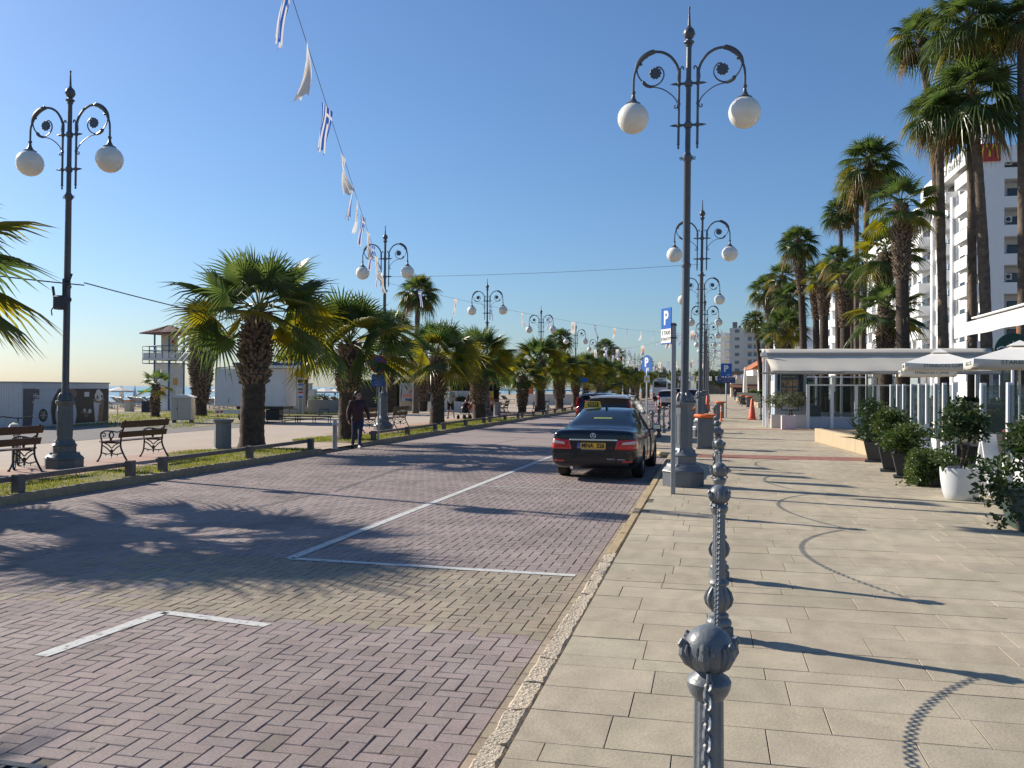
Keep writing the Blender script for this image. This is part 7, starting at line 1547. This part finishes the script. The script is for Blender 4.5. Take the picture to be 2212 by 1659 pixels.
person('man in dark shirt, pink cap and orange shorts pushing a pushchair behind a palm', (-12.28, 44.9, .1), R(-20), 1.66, dict(elL=(.24, -.10, 1.12), wrL=(.20, -.30, 1.02), hdL=(.19, -.38, 1.0), elR=(-.24, -.10, 1.12), wrR=(-.20, -.30, 1.02), hdR=(-.19, -.38, 1.0), knR=(-.1, -.12, .5), anR=(-.1, -.16, .085), toeR=(-.12, -.34, .03), anL=(.1, .16, .1), toeL=(.1, .02, .03)), SKIN2,
    [('shirt', 'tee', mat('dark_tee', (.02, .015, .02), .8)), ('shorts', 'shorts', mat('orange_shorts', (.60, .14, .08), .8)), ('cap', 'cap', mat('pink_cap', (.62, .25, .22), .8)), ('shoe', 'shoes', SHOED)], 0, None)
t = thing('pushchair', 'black pushchair in front of the man with the pink cap', 'pushchair', (-12.45, 44.1, .1), R(-20)); b = MB(); b.sph((0, 0, .52), .24, 12, sc=(.8, 1.0, .9)); b.bx(-.17, .17, -.22, .1, .33, .40); b.build('seat', BLACK, t); b = MB(); b.sph((0, .08, .78), .22, 12, sc=(.85, .9, .55)); b.build('hood', mat('black_red_cloth', (.04, .01, .012), .8), t)
b = MB()
for x in (-.2, .2): b.tube([(x, .38, 1.0), (x, .15, .6), (x, -.28, .15)], .014, 5); b.tube([(x, .22, .12), (x, -.02, .6)], .014, 5)
b.tube([(-.2, .38, 1.0), (.2, .38, 1.0)], .016, 5); b.build('frame', DARK, t)
for x in (-.21, .21):
    for y in (-.28, .22): b = MB(); b.lathe([(.03, -.02), (.11, -.02), (.12, 0), (.11, .02), (.03, .02)], 16, c=(x, y, .12), ax='x'); b.build('wheel', RUBBER, t)
person('man in dark clothes and a dark cap cut off by the left edge behind the bench', (-13.62, 13.62, .1), R(200), 1.74, dict(elL=(.22, -.02, 1.12), wrL=(.20, -.22, 1.0), hdL=(.19, -.30, .97)), SKIN,
    [('jacket', 'jacket', BLKS), ('trousers', 'trousers', mat('black_trousers', (.012, .012, .015), .8)), ('cap', 'cap', DBLUE), ('shoe', 'shoes', SHOED)], R(30), HAIR)
person('distant man in a dark jacket and jeans walking towards the camera along the pavement', (3.75, 140, .12), R(2), 1.62, dict(knL=(.1, -.10, .5), anL=(.1, -.12, .085), anR=(-.1, .2, .12), toeR=(-.1, .05, .03)), SKIN2, [('jacket', 'jacket', DBLUE), ('shirt', 'front', mat('grey_shirt', (.35, .35, .36), .8)), ('jeans', 'trousers', NAVY), ('shoe', 'shoes', SHOED)], 0, HAIRG)
SIT = dict(pel=(0, 0, .50), chest=(0, -.03, .80), neck=(0, -.02, .99), head=(0, -.04, 1.145), hipL=(.09, 0, .48), hipR=(-.09, 0, .48), knL=(.11, -.42, .50), knR=(-.11, -.42, .50), anL=(.11, -.40, .09), anR=(-.11, -.40, .09), toeL=(.12, -.56, .03), toeR=(-.12, -.56, .03), shL=(.175, -.02, .935), shR=(-.175, -.02, .935), elL=(.23, -.10, .68), elR=(-.23, -.10, .68), wrL=(.14, -.32, .70), wrR=(-.14, -.32, .70), hdL=(.10, -.40, .71), hdR=(-.10, -.40, .71))
person('seated cafe guest in a red top behind the glass wind screen', (5.22, 17.3, .08), R(100), 1.62, SIT, SKIN, [('top', 'tee', mat('red_top', (.35, .05, .03), .8)), ('trousers', 'trousers', BLKS), ('shoe', 'shoes', SHOED)], 0, mat('auburn_hair', (.16, .04, .02), .6), False)
person('seated cafe guest in a dark jacket behind the right hand glass screen', (6.28, 13.5, .08), R(-70), 1.62, SIT, SKIN2, [('jacket', 'jacket', mat('brown_jacket', (.06, .03, .03), .8)), ('trousers', 'trousers', NAVY), ('shoe', 'shoes', SHOED)], 0, HAIR, False)
# ================================================================== FLAGS ON STRINGS, WIRES
FW = mat('flag_white', (.74, .71, .68), .85, 0, .03); FB = mat('flag_blue', (.02, .10, .42), .85, 0, .05); FC = mat('flag_copper', (.72, .30, .06), .85, 0, .05); FG = mat('flag_green', (.05, .10, .04), .85, 0, .05)
for m_ in (FW, FB, FC, FG):
    n = m_.node_tree.nodes; L = m_.node_tree.links; tr = n.new('ShaderNodeBsdfTranslucent'); pb = n['Principled BSDF']; src = pb.inputs['Base Color'].links[0].from_socket; L.new(src, tr.inputs[0])
    mx = n.new('ShaderNodeMixShader'); mx.inputs[0].default_value = .35; L.new(pb.outputs[0], mx.inputs[1]); L.new(tr.outputs[0], mx.inputs[2]); L.new(mx.outputs[0], n['Material Output'].inputs[0])
def flag_mesh(kind, seed):
    """cloth 0.5 m along the string, 0.78 m hanging, folded and swung by the wind"""
    rg = random.Random(seed); NU, NV = 18, 27; Wd, Hh = .52, .78; vs = []; fs = []; ms = []
    sq = rg.uniform(.45, 1.0) if seed % 3 else .98; ph = rg.uniform(0, 6); tw = rg.uniform(-.7, .7) if seed % 3 else .1; sw = rg.uniform(-.25, .35); am = rg.uniform(.02, .06)
    for v in range(NV+1):
        q = v/NV; k = 1-(1-sq)*q**.6; a = tw*q
        for u in range(NU+1):
            x = (u/NU-.5)*Wd*k; y = am*q*sin(u/NU*9+ph)+.03*q*sin(q*5+ph); z = -q*Hh*(.96+.04*cos(u))-.06*q*abs(u/NU-.5)*(1-k)
            vs.append((x*cos(a)-y*sin(a)+.15*sw*q*q, x*sin(a)+y*cos(a)+sw*q*q*.6, z))
    for v in range(NV):
        for u in range(NU):
            b = v*(NU+1)+u; fs.append((b, b+1, b+NU+2, b+NU+1))
            if kind == 0:                                  # nine stripes, canton with cross (top right when hung)
                m = 1 if (u//2) % 2 == 0 else 0
                if u >= 8 and v < 10: m = 0 if (12 <= u < 14 or 4 <= v < 6) else 1
            else:
                U, W_ = (u+.5)/NU-.5, (v+.5)/NV-.5; m = 0
                if ((U+.03)/.17)**2+((W_+.02)/.19)**2 < 1 or (abs(U-.02) < .05 and -.36 < W_ < 0): m = 2
                if -.30 < U < -.20 and abs(W_) < .20 and (u+v) % 3: m = 3
            ms.append(m)
    me = bpy.data.meshes.new('cloth'); me.from_pydata(vs, [], fs)
    for m_ in (FW, FB, FC, FG): me.materials.append(m_)
    me.polygons.foreach_set('material_index', ms); me.polygons.foreach_set('use_smooth', [True]*len(fs)); me.update(); return me
FM = [[flag_mesh(0, s) for s in range(6)], [flag_mesh(1, s+20) for s in range(6)]]
WIRE = mat('dark_wire', (.06, .06, .065), .6)
def cable(a, b_, sag, lab, nm='wire', r=.006):
    a, b_ = V(a), V(b_); n = 24; mb = MB(); mb.tube([a.lerp(b_, i/n)-V((0, 0, sag*4*(i/n)*(1-i/n))) for i in range(n+1)], r, 4); return tag(mb.build(nm, WIRE), lab, 'wire', 'wires and flag strings')
fk = 0
def string(a, b_, sag, ts, lab, where, k0=0, sc=1.0):
    global fk
    a, b_ = V(a), V(b_); cable(a, b_, sag, lab, 'flag_string', .005); d = b_-a; az = math.atan2(d.y, d.x); rg = random.Random(len(ts)+k0)
    for i, q in enumerate(ts):
        kind = (i+k0) % 2; p = a.lerp(b_, q)-V((0, 0, sag*4*q*(1-q))); fk += 1
        o = inst('flag', FM[kind][(i*5+k0) % 6 if kind else (i*3+k0) % 6], None, p, az+rg.uniform(-.25, .25)+(pi if rg.random() < .3 else 0), sc)
        tag(o, '%s flag, %s on the string %s' % (('blue striped', 'white copper map')[kind], ordn(i)+' from near end' if i else 'nearest', where), 'flag', 'flags on the strings')
L2 = (-12.25, 31.9); 
string((.9, -8.5, 7.65), (L2[0], L2[1], 5.85), .15, [.455, .497, .555, .62, .672, .705, .745, .79, .835, .88, .92, .955], 'flag string running from overhead down to the second promenade lamp', 'overhead', 0, 1.0)
string((L2[0]+.1, L2[1], 5.75), (-.4, 76.6, 6.5), .55, [.05, .11, .18, .25, .32, .39, .46, .53, .58, .64, .70, .76, .82, .88, .94], 'flag string crossing the street from the second promenade lamp', 'crossing past the globes', 0, .9)
string((-12.3, 81.4, 5.6), (-.4, 61.2, 6.1), .8, [.2, .3, .4, .5, .6, .7, .78, .86, .93], 'flag string from a far promenade lamp back to the right lamp row', 'between the far lamps', 1, 1.0)
string((-12.3, 97.9, 6), (-.4, 122, 6.2), 1.0, [.12+.08*i for i in range(11)], 'third flag string across the far street', 'farther off', 0, 1.0)
string((-12.3, 130.9, 5.6), (-.4, 122, 6), .8, [.1+.09*i for i in range(10)], 'fourth flag string across the distant street', 'farthest off', 1, 1.1)
string((-12.3, 81.4, 5.2), (-12.3, 64.9, 5.2), .7, [.15+.12*i for i in range(7)], 'flag string slung between two promenade lamps above the palms', 'above the palms', 1, .9)
string((-7, 190, 4.6), (7, 186, 5.0), .3, [.05+.09*i for i in range(11)], 'low flag string at the end of the road', 'at the road end', 0, 1.2)
cable((L2[0], L2[1], 5.98), (-.4, 30.35, 5.95), .08, 'thin wire across the street between the second lamps'); cable((-12.33, 15.4, 3.80), (L2[0], L2[1], 3.6), .25, 'cable from the near promenade lamp towards the second one', r=.012)
cable((-12.33, 15.4, 3.75), (-12.6, 2, 3.9), .2, 'cable from the near promenade lamp out of the left edge', r=.012)
